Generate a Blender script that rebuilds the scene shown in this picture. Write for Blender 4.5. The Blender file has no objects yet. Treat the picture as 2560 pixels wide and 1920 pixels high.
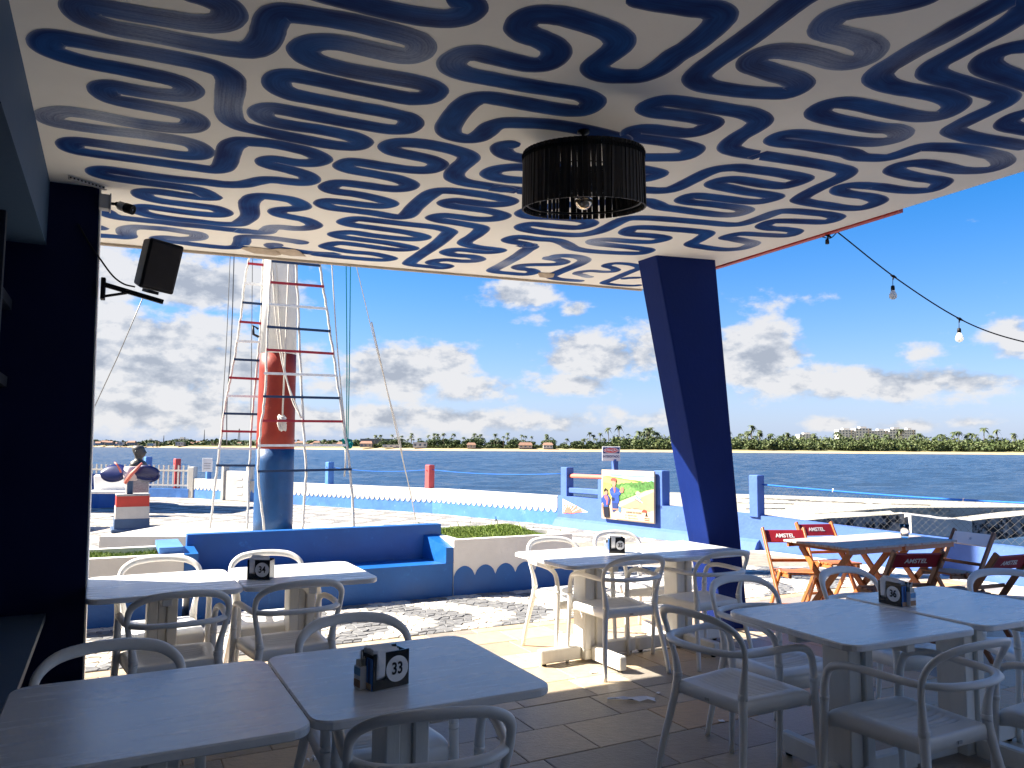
import bpy, bmesh, math, random
import numpy as np
from mathutils import Vector, Matrix, Euler
C = bpy.context.scene.collection
SC = bpy.context.scene
R = math.radians
rnd = random.Random(7)

# ------------------------------------------------------------------ camera
CAM_H = 1.55
cam_d = bpy.data.cameras.new('camera'); cam = bpy.data.objects.new('camera', cam_d); C.objects.link(cam)
cam_d.sensor_width = 36.0; cam_d.lens = 36.0 * 1923 / 2560
cam_d.clip_start = 0.05; cam_d.clip_end = 12000
_p, _r = math.atan((1120 - 960) / 1923), R(0.4)
_fw = Vector((0, math.cos(_p), math.sin(_p))); _rt = Vector((1, 0, 0)); _up = _rt.cross(_fw)
_x = math.cos(_r) * _rt + math.sin(_r) * _up; _y = math.cos(_r) * _up - math.sin(_r) * _rt
cam.matrix_world = Matrix(((_x.x, _y.x, -_fw.x, 0), (_x.y, _y.y, -_fw.y, 0), (_x.z, _y.z, -_fw.z, CAM_H), (0, 0, 0, 1)))
SC.camera = cam

# ------------------------------------------------------------------ sun, view
SUN_EL, SUN_AZ = 40.0, -83.0            # degrees; azimuth clockwise from +Y
sun_d = bpy.data.lights.new('sun', 'SUN'); sun = bpy.data.objects.new('sun', sun_d); C.objects.link(sun)
sun_d.energy = 4.6; sun_d.angle = R(0.53); sun_d.color = (1.0, 0.91, 0.78)
_s = Vector((math.sin(R(SUN_AZ)) * math.cos(R(SUN_EL)), math.cos(R(SUN_AZ)) * math.cos(R(SUN_EL)), math.sin(R(SUN_EL))))
sun.rotation_euler = (-_s).to_track_quat('-Z', 'Y').to_euler()
sun.location = (-30, 0, 30)
vs = SC.view_settings
SC.display_settings.display_device = 'sRGB'
vs.view_transform = 'Standard'; vs.look = 'None'; vs.gamma = 1.0; vs.use_curve_mapping = False
vs.exposure = 2.25
cy = SC.cycles
cy.max_bounces = 9; cy.diffuse_bounces = 5; cy.glossy_bounces = 4; cy.transmission_bounces = 6; cy.transparent_max_bounces = 12
cy.use_denoising = True; cy.sample_clamp_indirect = 6.0
cy.caustics_reflective = False; cy.caustics_refractive = False

# ------------------------------------------------------------------ sky with cumulus
STROKES={"s1":[[-4.674,-3.696],[-4.586,-3.694],[-4.517,-3.666],[-4.491,-3.623],[-4.5,-3.561],[-4.542,-3.52],[-4.605,-3.499],[-4.661,-3.493],[-4.752,-3.483],[-4.841,-3.476],[-4.894,-3.473],[-4.935,-3.463],[-4.95,-3.429],[-4.934,-3.38],[-4.895,-3.357],[-4.84,-3.344],[-4.728,-3.351],[-4.612,-3.35],[-4.492,-3.357],[-4.438,-3.367],[-4.394,-3.384],[-4.363,-3.429],[-4.35,-3.51],[-4.353,-3.597],[-4.35,-3.657],[-4.33,-3.695],[-4.29,-3.712],[-4.24,-3.722],[-4.162,-3.734],[-4.081,-3.743],[-3.995,-3.743],[-3.905,-3.738],[-3.846,-3.725],[-3.812,-3.689],[-3.807,-3.632],[-3.836,-3.594],[-3.898,-3.585],[-3.99,-3.586],[-4.08,-3.586],[-4.138,-3.573],[-4.182,-3.543],[-4.203,-3.504],[-4.204,-3.466],[-4.172,-3.421],[-4.121,-3.399],[-4.026,-3.388],[-3.931,-3.391],[-3.836,-3.399],[-3.737,-3.404],[-3.673,-3.398],[-3.628,-3.365],[-3.63,-3.289],[-3.69,-3.247],[-3.73,-3.241],[-3.835,-3.242],[-3.937,-3.243],[-4.037,-3.249],[-4.133,-3.252],[-4.202,-3.246],[-4.238,-3.22],[-4.25,-3.175],[-4.227,-3.111],[-4.171,-3.074],[-4.091,-3.066],[-3.989,-3.066],[-3.885,-3.065],[-3.779,-3.067],[-3.694,-3.06],[-3.64,-3.05],[-3.601,-3.002],[-3.606,-2.922],[-3.664,-2.887],[-3.777,-2.882],[-3.889,-2.885],[-3.998,-2.89],[-4.104,-2.897],[-4.206,-2.897],[-4.24,-2.877],[-4.255,-2.83],[-4.236,-2.776],[-4.189,-2.745],[-4.097,-2.738],[-3.99,-2.745],[-3.877,-2.74],[-3.798,-2.723],[-3.747,-2.678],[-3.76,-2.61],[-3.836,-2.583],[-3.923,-2.582],[-4.04,-2.594],[-4.153,-2.606],[-4.262,-2.622],[-4.317,-2.638],[-4.363,-2.697],[-4.389,-2.795],[-4.402,-2.919],[-4.412,-3.048],[-4.426,-3.122],[-4.455,-3.163],[-4.502,-3.189],[-4.558,-3.199],[-4.641,-3.201],[-4.762,-3.199],[-4.878,-3.194],[-4.972,-3.192],[-5.038,-3.181],[-5.068,-3.13],[-5.062,-3.076],[-5.026,-3.048],[-4.938,-3.023],[-4.839,-3.021],[-4.735,-3.016],[-4.65,-3.009],[-4.596,-2.988],[-4.563,-2.937],[-4.587,-2.869],[-4.653,-2.844],[-4.729,-2.836],[-4.794,-2.837],[-4.846,-2.837],[-4.878,-2.806],[-4.88,-2.759],[-4.863,-2.718],[-4.828,-2.7],[-4.769,-2.695],[-4.677,-2.689],[-4.592,-2.678],[-4.537,-2.659],[-4.507,-2.602],[-4.525,-2.52],[-4.593,-2.482],[-4.691,-2.47],[-4.788,-2.473],[-4.882,-2.487],[-4.973,-2.493],[-5.037,-2.481],[-5.088,-2.433],[-5.104,-2.382],[-5.089,-2.335],[-5.048,-2.322],[-4.955,-2.32],[-4.834,-2.326],[-4.711,-2.34],[-4.634,-2.335],[-4.557,-2.332],[-4.486,-2.305],[-4.443,-2.227],[-4.461,-2.151],[-4.525,-2.124],[-4.623,-2.123],[-4.781,-2.122],[-4.909,-2.126],[-4.984,-2.121],[-5.025,-2.09],[-5.034,-2.04],[-5.018,-1.987],[-4.968,-1.972],[-4.889,-1.967],[-4.756,-1.967],[-4.619,-1.964],[-4.477,-1.962],[-4.361,-1.965],[-4.322,-2.012],[-4.314,-2.122],[-4.319,-2.247],[-4.318,-2.361],[-4.289,-2.432],[-4.254,-2.451],[-4.146,-2.472],[-4.03,-2.46],[-3.943,-2.435],[-3.87,-2.368],[-3.892,-2.292],[-3.958,-2.259],[-4.03,-2.255],[-4.089,-2.254],[-4.119,-2.224],[-4.111,-2.178],[-4.077,-2.157],[-4.026,-2.145],[-3.959,-2.121],[-3.88,-2.078],[-3.849,-2.011],[-3.872,-1.952],[-3.953,-1.934],[-4.017,-1.932],[-4.077,-1.909],[-4.13,-1.843],[-4.183,-1.775],[-4.273,-1.735],[-4.366,-1.733],[-4.517,-1.72],[-4.665,-1.724],[-4.808,-1.736],[-4.88,-1.733],[-4.913,-1.698],[-4.908,-1.64],[-4.852,-1.607],[-4.748,-1.596],[-4.599,-1.591],[-4.476,-1.584],[-4.393,-1.564],[-4.33,-1.484],[-4.312,-1.455],[-4.37,-1.43],[-4.471,-1.431],[-4.551,-1.441],[-4.629,-1.44],[-4.682,-1.408],[-4.688,-1.358],[-4.662,-1.302],[-4.581,-1.26],[-4.457,-1.25],[-4.353,-1.246],[-4.266,-1.234],[-4.208,-1.165],[-4.228,-1.094],[-4.313,-1.07],[-4.444,-1.071],[-4.572,-1.089],[-4.655,-1.098],[-4.694,-1.064],[-4.701,-1.003],[-4.67,-0.947],[-4.605,-0.905],[-4.473,-0.88],[-4.34,-0.881],[-4.202,-0.873],[-4.09,-0.912],[-4.067,-0.972],[-4.044,-1.145],[-4.084,-1.377],[-4.092,-1.477],[-4.062,-1.589],[-3.957,-1.611],[-3.849,-1.588],[-3.776,-1.484],[-3.813,-1.419],[-3.877,-1.372],[-3.9,-1.321],[-3.869,-1.255],[-3.772,-1.219],[-3.69,-1.194],[-3.608,-1.091],[-3.638,-0.998],[-3.717,-0.957],[-3.796,-0.953],[-3.853,-0.928],[-3.871,-0.85],[-3.876,-0.788],[-3.925,-0.753],[-3.975,-0.752],[-4.046,-0.737],[-3.997,-0.761],[-4.14,-0.751],[-4.282,-0.761],[-4.419,-0.757],[-4.554,-0.77],[-4.685,-0.77],[-4.813,-0.779],[-4.864,-0.828],[-4.896,-0.901],[-4.96,-0.941]],"s2":[[-4.315,-3.889],[-4.199,-3.879],[-4.119,-3.875],[-4.037,-3.872],[-3.954,-3.875],[-3.872,-3.886],[-3.794,-3.912],[-3.755,-3.956],[-3.753,-4.01],[-3.793,-4.041],[-3.853,-4.051]],"s3":[[-2.53,-3.206],[-2.582,-3.249],[-2.676,-3.263],[-2.784,-3.27],[-2.884,-3.271],[-3.005,-3.258],[-3.113,-3.223],[-3.203,-3.182],[-3.236,-3.125],[-3.235,-3.033],[-3.247,-2.963],[-3.295,-2.93],[-3.371,-2.947],[-3.417,-3.012],[-3.438,-3.106],[-3.45,-3.214],[-3.451,-3.308],[-3.434,-3.367],[-3.392,-3.397],[-3.327,-3.404],[-3.214,-3.411],[-3.098,-3.417],[-2.985,-3.433],[-2.935,-3.463],[-2.934,-3.533],[-2.963,-3.573],[-3.033,-3.597],[-3.14,-3.588],[-3.247,-3.575],[-3.354,-3.567],[-3.46,-3.561],[-3.563,-3.557],[-3.626,-3.577],[-3.656,-3.617],[-3.658,-3.662],[-3.64,-3.706],[-3.594,-3.735],[-3.534,-3.735],[-3.441,-3.733],[-3.365,-3.737],[-3.315,-3.771],[-3.31,-3.836],[-3.334,-3.885],[-3.376,-3.913],[-3.431,-3.929],[-3.485,-3.937],[-3.525,-3.958],[-3.542,-3.985],[-3.547,-4.025],[-3.53,-4.063],[-3.488,-4.087],[-3.425,-4.102],[-3.351,-4.101],[-3.272,-4.095],[-3.207,-4.081],[-3.151,-4.048],[-3.129,-4.001],[-3.127,-3.937],[-3.129,-3.858],[-3.112,-3.823],[-3.072,-3.798],[-3.009,-3.799],[-2.945,-3.824],[-2.904,-3.848],[-2.882,-3.898],[-2.877,-3.966],[-2.884,-4.046],[-2.876,-4.13],[-2.884,-4.23],[-2.899,-4.302],[-2.923,-4.346],[-2.976,-4.363],[-3.038,-4.349],[-3.104,-4.336],[-3.192,-4.32],[-3.304,-4.305]],"s4":[[-2.688,-2.315],[-2.842,-2.311],[-2.663,-2.326],[-2.939,-2.321],[-3.024,-2.328],[-3.101,-2.371],[-3.142,-2.449],[-3.155,-2.545],[-3.16,-2.678],[-3.189,-2.73],[-3.278,-2.767],[-3.413,-2.783],[-3.502,-2.773],[-3.581,-2.737],[-3.598,-2.669],[-3.548,-2.622],[-3.441,-2.607],[-3.336,-2.589],[-3.276,-2.54],[-3.286,-2.446],[-3.366,-2.404],[-3.529,-2.393],[-3.659,-2.397],[-3.718,-2.38],[-3.73,-2.297],[-3.672,-2.263],[-3.549,-2.25],[-3.406,-2.229],[-3.308,-2.169],[-3.308,-2.089],[-3.379,-2.046],[-3.554,-2.042],[-3.686,-2.024],[-3.721,-1.929],[-3.673,-1.869],[-3.537,-1.864],[-3.38,-1.826],[-3.295,-1.773],[-3.317,-1.702],[-3.409,-1.679],[-3.593,-1.677],[-3.662,-1.66],[-3.671,-1.596],[-3.609,-1.538],[-3.479,-1.531],[-3.324,-1.528],[-3.157,-1.505],[-3.107,-1.549],[-3.123,-1.768],[-3.128,-2.024],[-3.106,-2.119],[-3.017,-2.158],[-2.866,-2.164],[-2.743,-2.156],[-2.623,-2.119],[-2.63,-2.045],[-2.709,-2.002],[-2.866,-1.992],[-2.94,-1.98],[-2.974,-1.921],[-2.913,-1.879],[-2.772,-1.874],[-2.645,-1.871],[-2.52,-1.818],[-2.53,-1.724],[-2.635,-1.669],[-2.807,-1.67],[-2.886,-1.659],[-2.919,-1.586],[-2.856,-1.544],[-2.747,-1.532],[-2.607,-1.512],[-2.514,-1.477],[-2.476,-1.288],[-2.468,-1.092],[-2.428,-1.014],[-2.307,-0.966],[-2.182,-0.958],[-2.103,-0.942],[-2.12,-0.872],[-2.196,-0.837],[-2.353,-0.846],[-2.442,-0.821],[-2.468,-0.724],[-2.394,-0.661],[-2.32,-0.657],[-2.221,-0.667],[-2.128,-0.603],[-2.143,-0.52],[-2.242,-0.479],[-2.348,-0.481],[-2.43,-0.425],[-2.443,-0.341],[-2.387,-0.293],[-2.309,-0.286],[-2.269,-0.254],[-2.288,-0.183],[-2.386,-0.183],[-2.548,-0.19],[-2.607,-0.237],[-2.628,-0.543],[-2.639,-0.944],[-2.67,-1.224],[-2.693,-1.311],[-2.81,-1.367],[-3.025,-1.366],[-3.273,-1.365],[-3.39,-1.353],[-3.437,-1.251],[-3.37,-1.199],[-3.217,-1.187],[-2.949,-1.157],[-2.81,-1.094],[-2.825,-1.016],[-2.931,-0.982],[-3.154,-0.984],[-3.332,-1.005],[-3.414,-0.919],[-3.351,-0.859],[-3.198,-0.84],[-2.965,-0.815],[-2.77,-0.741],[-2.803,-0.671],[-2.907,-0.644],[-3.148,-0.674],[-3.328,-0.675],[-3.396,-0.551],[-3.333,-0.491],[-3.174,-0.444],[-2.986,-0.446],[-2.81,-0.359],[-2.835,-0.281],[-2.926,-0.253],[-3.215,-0.249],[-3.407,-0.272],[-3.271,-0.321],[-3.437,-0.292],[-3.553,-0.308],[-3.669,-0.335],[-3.74,-0.367],[-3.769,-0.439],[-3.689,-0.437]],"s4b":[[-3.537,-0.56],[-3.615,-0.597],[-3.725,-0.619],[-3.83,-0.631],[-3.93,-0.622],[-3.999,-0.582],[-3.99,-0.451],[-3.986,-0.313],[-3.982,-0.323],[-4.024,-0.245],[-4.098,-0.214],[-4.278,-0.223],[-4.405,-0.251],[-4.503,-0.266],[-4.549,-0.309],[-4.504,-0.355],[-4.389,-0.359],[-4.297,-0.431],[-4.308,-0.545],[-4.381,-0.566],[-4.5,-0.598],[-4.613,-0.59],[-4.702,-0.572],[-4.753,-0.5],[-4.756,-0.376],[-4.745,-0.296],[-4.772,-0.252],[-4.832,-0.248],[-4.9,-0.241],[-4.973,-0.221]],"s7":[[-4.968,-0.468],[-4.921,-0.468],[-4.97,-0.408]],"s5":[[-2.015,-1.206],[-1.947,-1.176],[-2.005,-1.152],[-1.925,-1.146],[-1.909,-1.031],[-1.876,-0.832],[-1.847,-0.499],[-1.828,-0.257],[-1.758,-0.208],[-1.638,-0.203],[-1.466,-0.218],[-1.45,-0.332],[-1.531,-0.403],[-1.591,-0.404],[-1.667,-0.439],[-1.685,-0.516],[-1.609,-0.586],[-1.43,-0.678],[-1.406,-0.774],[-1.488,-0.834],[-1.603,-0.855],[-1.576,-0.895],[-1.57,-0.956],[-1.507,-0.99],[-1.402,-0.992],[-1.303,-0.939],[-1.262,-0.869],[-1.239,-0.735],[-1.236,-0.586],[-1.234,-0.432],[-1.221,-0.255],[-1.212,-0.226],[-1.122,-0.16],[-1.048,-0.144],[-0.856,-0.149],[-0.819,-0.194]],"s5b":[[-0.814,-0.354],[-0.87,-0.343],[-0.976,-0.394],[-1.039,-0.42],[-1.056,-0.484],[-0.994,-0.568],[-0.861,-0.582],[-0.792,-0.62],[-0.796,-0.687],[-0.882,-0.749],[-0.97,-0.789],[-0.992,-0.853],[-0.952,-0.915],[-0.825,-0.931],[-0.705,-0.896],[-0.639,-0.828],[-0.632,-0.734],[-0.617,-0.579],[-0.585,-0.36],[-0.562,-0.158],[-0.472,-0.124],[-0.337,-0.119],[-0.199,-0.149],[-0.144,-0.218]],"s5c":[[-0.5,-0.361],[-0.485,-0.432],[-0.36,-0.503]],"s6":[[-1.925,-1.146],[-2.023,-1.203],[-2.135,-1.224],[-2.186,-1.266],[-2.158,-1.362],[-1.992,-1.367],[-1.852,-1.388],[-1.723,-1.328],[-1.604,-1.239],[-1.47,-1.201],[-1.256,-1.217],[-1.059,-1.265],[-0.977,-1.312],[-0.994,-1.411],[-1.1,-1.429],[-1.238,-1.432],[-1.346,-1.427],[-1.515,-1.435],[-1.563,-1.491],[-1.492,-1.559],[-1.346,-1.582],[-1.199,-1.606],[-1.121,-1.65],[-1.102,-1.76],[-1.208,-1.789],[-1.327,-1.775],[-1.424,-1.762],[-1.485,-1.796],[-1.509,-1.906],[-1.417,-1.962],[-1.279,-1.987],[-1.038,-2.021],[-0.904,-2.008],[-0.836,-1.854],[-0.789,-1.7],[-0.608,-1.663],[-0.428,-1.667],[-0.336,-1.72],[-0.308,-1.794],[-0.349,-1.918],[-0.493,-1.947],[-0.592,-1.962],[-0.677,-1.971],[-0.683,-2.046],[-0.647,-2.104],[-0.455,-2.149],[-0.275,-2.208],[-0.315,-2.316],[-0.46,-2.324],[-0.553,-2.301],[-0.654,-2.326],[-0.689,-2.41],[-0.669,-2.466],[-0.462,-2.539],[-0.313,-2.594],[-0.338,-2.703],[-0.452,-2.731],[-0.555,-2.722],[-0.745,-2.693],[-0.831,-2.641],[-0.829,-2.46],[-0.846,-2.31],[-0.909,-2.26],[-1.101,-2.233],[-1.336,-2.202],[-1.557,-2.162],[-1.669,-2.114],[-1.703,-2.049],[-1.689,-1.846],[-1.696,-1.707],[-1.771,-1.587],[-1.995,-1.545],[-2.201,-1.567],[-2.268,-1.631],[-2.233,-1.711],[-2.052,-1.724],[-1.882,-1.763],[-1.86,-1.887],[-1.964,-1.936],[-2.164,-1.912],[-2.337,-1.867],[-2.416,-1.921],[-2.392,-2.045],[-2.215,-2.218],[-2.005,-2.368],[-1.831,-2.465],[-1.737,-2.444],[-1.639,-2.404],[-1.505,-2.406],[-1.31,-2.41],[-1.14,-2.427],[-1.058,-2.474],[-1.065,-2.568],[-1.145,-2.597],[-1.272,-2.592],[-1.411,-2.581],[-1.54,-2.562],[-1.616,-2.59],[-1.616,-2.672],[-1.516,-2.698],[-1.382,-2.71],[-1.2,-2.727],[-1.119,-2.767],[-1.105,-2.866],[-1.209,-2.884],[-1.345,-2.874],[-1.495,-2.881],[-1.617,-2.893],[-1.657,-2.927],[-1.643,-2.99],[-1.583,-3.023],[-1.451,-3.029],[-1.313,-3.033],[-1.219,-3.062],[-1.215,-3.191],[-1.315,-3.213],[-1.495,-3.208],[-1.655,-3.189],[-1.732,-3.179],[-1.807,-3.12],[-1.828,-3.048],[-1.819,-2.889],[-1.817,-2.727],[-1.864,-2.675],[-1.964,-2.645],[-2.085,-2.62],[-2.318,-2.514],[-2.472,-2.362],[-2.688,-2.315]],"s8":[[-3.011,-2.992],[-3.075,-2.924],[-3.052,-2.864],[-2.994,-2.818],[-2.913,-2.808],[-2.726,-2.796],[-2.64,-2.775],[-2.65,-2.73],[-2.853,-2.684],[-2.95,-2.606],[-2.953,-2.523],[-2.886,-2.478],[-2.75,-2.49],[-2.467,-2.62],[-2.165,-2.772],[-2.086,-2.826],[-2.075,-2.917],[-2.186,-2.936],[-2.342,-2.942],[-2.418,-3.005],[-2.364,-3.058],[-2.293,-3.096],[-2.197,-3.143],[-2.121,-3.196],[-2.144,-3.295],[-2.226,-3.32],[-2.339,-3.32],[-2.456,-3.309],[-2.542,-3.319],[-2.578,-3.358],[-2.549,-3.403],[-2.426,-3.428],[-2.333,-3.446],[-2.279,-3.495],[-2.29,-3.598],[-2.369,-3.614],[-2.5,-3.604],[-2.62,-3.584],[-2.681,-3.612],[-2.683,-3.664],[-2.646,-3.706],[-2.53,-3.726],[-2.341,-3.746],[-2.209,-3.757],[-2.099,-3.721],[-2.062,-3.647],[-2.044,-3.51],[-1.992,-3.397],[-1.905,-3.365],[-1.745,-3.372],[-1.758,-3.378],[-1.6,-3.392],[-1.438,-3.407],[-1.244,-3.414],[-1.094,-3.397],[-1.03,-3.317],[-0.995,-3.102],[-0.926,-2.905],[-0.841,-2.876],[-0.681,-2.877],[-0.472,-2.889],[-0.368,-2.943],[-0.4,-3.082],[-0.545,-3.124],[-0.692,-3.111],[-0.811,-3.121],[-0.879,-3.189],[-0.837,-3.243],[-0.693,-3.278],[-0.798,-3.257],[-0.669,-3.284],[-0.484,-3.298],[-0.36,-3.334],[-0.304,-3.392],[-0.377,-3.502],[-0.456,-3.517],[-0.57,-3.502],[-0.7,-3.5],[-0.812,-3.511],[-0.863,-3.534],[-0.893,-3.592],[-0.849,-3.65],[-0.785,-3.672],[-0.637,-3.681],[-0.504,-3.682],[-0.412,-3.71],[-0.337,-3.769],[-0.371,-3.858],[-0.518,-3.916],[-0.62,-3.917],[-0.743,-3.914],[-0.89,-3.887],[-1.009,-3.844],[-1.048,-3.81],[-1.055,-3.709],[-1.079,-3.639],[-1.154,-3.605],[-1.235,-3.586],[-1.332,-3.605],[-1.498,-3.594],[-1.658,-3.583],[-1.776,-3.561],[-1.845,-3.576],[-1.857,-3.637],[-1.804,-3.677],[-1.665,-3.7],[-1.481,-3.724],[-1.32,-3.772],[-1.278,-3.842],[-1.321,-3.905],[-1.407,-3.923],[-1.49,-3.9],[-1.64,-3.886],[-1.792,-3.877],[-1.882,-3.886],[-1.93,-3.914],[-1.948,-3.975],[-1.915,-4.024],[-1.805,-4.048],[-1.654,-4.055],[-1.502,-4.065],[-1.402,-4.085],[-1.343,-4.134],[-1.371,-4.214],[-1.428,-4.256],[-1.552,-4.271],[-1.658,-4.26],[-1.785,-4.239],[-1.892,-4.238],[-1.98,-4.268],[-2.02,-4.328],[-2.031,-4.389],[-2.05,-4.503],[-2.055,-4.602],[-2.069,-4.7],[-2.074,-4.787],[-2.078,-4.854],[-2.06,-4.891],[-1.991,-4.884],[-1.942,-4.833],[-1.904,-4.729],[-1.889,-4.633],[-1.873,-4.531],[-1.858,-4.443],[-1.808,-4.394],[-1.746,-4.383],[-1.644,-4.383],[-1.486,-4.387],[-1.332,-4.392],[-1.248,-4.379],[-1.2,-4.321],[-1.182,-4.23],[-1.157,-4.13],[-1.126,-4.051],[-1.052,-4.028],[-0.893,-4.026],[-0.73,-4.048],[-0.468,-4.078]],"s9":[[-2.746,-4.758],[-2.742,-4.655],[-2.75,-4.538],[-2.736,-4.406],[-2.722,-4.278],[-2.714,-4.146],[-2.706,-4.024],[-2.679,-3.936],[-2.6,-3.897],[-2.49,-3.905],[-2.376,-3.927],[-2.274,-3.962],[-2.208,-3.999],[-2.224,-4.072],[-2.299,-4.102],[-2.39,-4.105],[-2.474,-4.111],[-2.548,-4.12],[-2.579,-4.158],[-2.576,-4.211],[-2.54,-4.248],[-2.47,-4.271],[-2.356,-4.284],[-2.255,-4.283],[-2.191,-4.303],[-2.168,-4.351],[-2.207,-4.415],[-2.269,-4.439],[-2.352,-4.443],[-2.431,-4.434],[-2.488,-4.435],[-2.518,-4.452],[-2.54,-4.49],[-2.546,-4.53],[-2.519,-4.576],[-2.463,-4.627],[-2.408,-4.677],[-2.367,-4.736],[-2.34,-4.803]],"s10":[[-1.619,-4.741],[-1.668,-4.703],[-1.708,-4.669],[-1.725,-4.626],[-1.715,-4.574],[-1.663,-4.534],[-1.58,-4.517],[-1.451,-4.515],[-1.275,-4.513],[-1.147,-4.516]],"s11":[[-0.969,-4.399],[-0.989,-4.333],[-1.002,-4.276],[-0.958,-4.214],[-0.884,-4.193],[-0.798,-4.201],[-0.63,-4.221]]}
PALE=[[-4.882,-2.458,0.55],[-5.02,-2.437,0.4],[-4.76,-2.306,0.5],[-4.613,-2.404,0.35],[-4.589,-2.769,0.3],[-4.728,-3.349,0.3],[-4.621,-3.47,0.25],[-4.394,-2.859,0.3],[-3.833,-3.6,0.35],[-3.917,-3.571,0.25],[-3.781,-3.675,0.25],[-2.321,-4.31,0.35],[-2.192,-4.422,0.3],[-2.352,-4.443,0.3],[-2.509,-4.443,0.15],[-2.451,-4.31,0.2],[-1.291,-3.935,0.3],[-3.766,-0.583,0.3],[-4.39,-0.495,0.35],[-4.723,-0.519,0.3],[-3.825,-0.902,0.35],[-1.715,-0.876,0.35],[-1.913,-0.52,0.4],[-1.558,-1.436,0.4],[-0.871,-0.373,0.5],[-1.309,-0.953,0.3],[-1.01,-2.534,0.25],[-0.494,-3.902,0.3],[-0.327,-1.939,0.35]]
BLOBS=[[-0.4543,0.1038,0.1507,0.0512,0.9],[-0.4857,0.0539,0.1326,0.0362,0.85],[-0.3406,0.0927,0.0904,0.0422,0.75],[-0.4077,0.1946,0.1326,0.0289,0.85],[-0.4825,0.1926,0.0723,0.0362,0.7],[-0.4803,0.145,0.0542,0.0362,0.6],[-0.3756,0.0352,0.2532,0.0217,0.7],[-0.1478,0.0987,0.0723,0.0332,0.85],[-0.206,0.0795,0.0542,0.0241,0.55],[-0.0763,0.1059,0.0422,0.0301,0.6],[-0.0578,0.0762,0.0723,0.0211,0.6],[0.1107,0.1189,0.0723,0.0313,0.8],[0.0536,0.134,0.0151,0.0181,0.45],[0.1643,0.1243,0.0542,0.0332,0.6],[0.0747,0.083,0.0723,0.0181,0.6],[0.0077,0.1996,0.0482,0.0205,0.75],[0.0837,0.1799,0.0241,0.0145,0.5],[0.0322,0.1669,0.0301,0.0121,0.4],[0.3127,0.1181,0.0512,0.0452,0.85],[0.3446,0.0859,0.0723,0.0241,0.62],[0.4373,0.0779,0.1025,0.0217,0.72],[0.5319,0.0775,0.0663,0.0181,0.58],[0.3682,0.1862,0.0422,0.0145,0.36],[0.5816,0.1184,0.0422,0.0362,0.5],[0.487,0.1137,0.0362,0.0181,0.28],[-0.123,0.0365,0.3014,0.0181,0.62],[0.1754,0.0382,0.1206,0.0145,0.42],[0.3906,0.0319,0.0362,0.0096,0.6],[0.47,0.0287,0.0542,0.0084,0.5],[0.5392,0.0307,0.0362,0.0084,0.5],[-0.2946,0.0167,0.4219,0.0096,0.35]]

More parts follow.
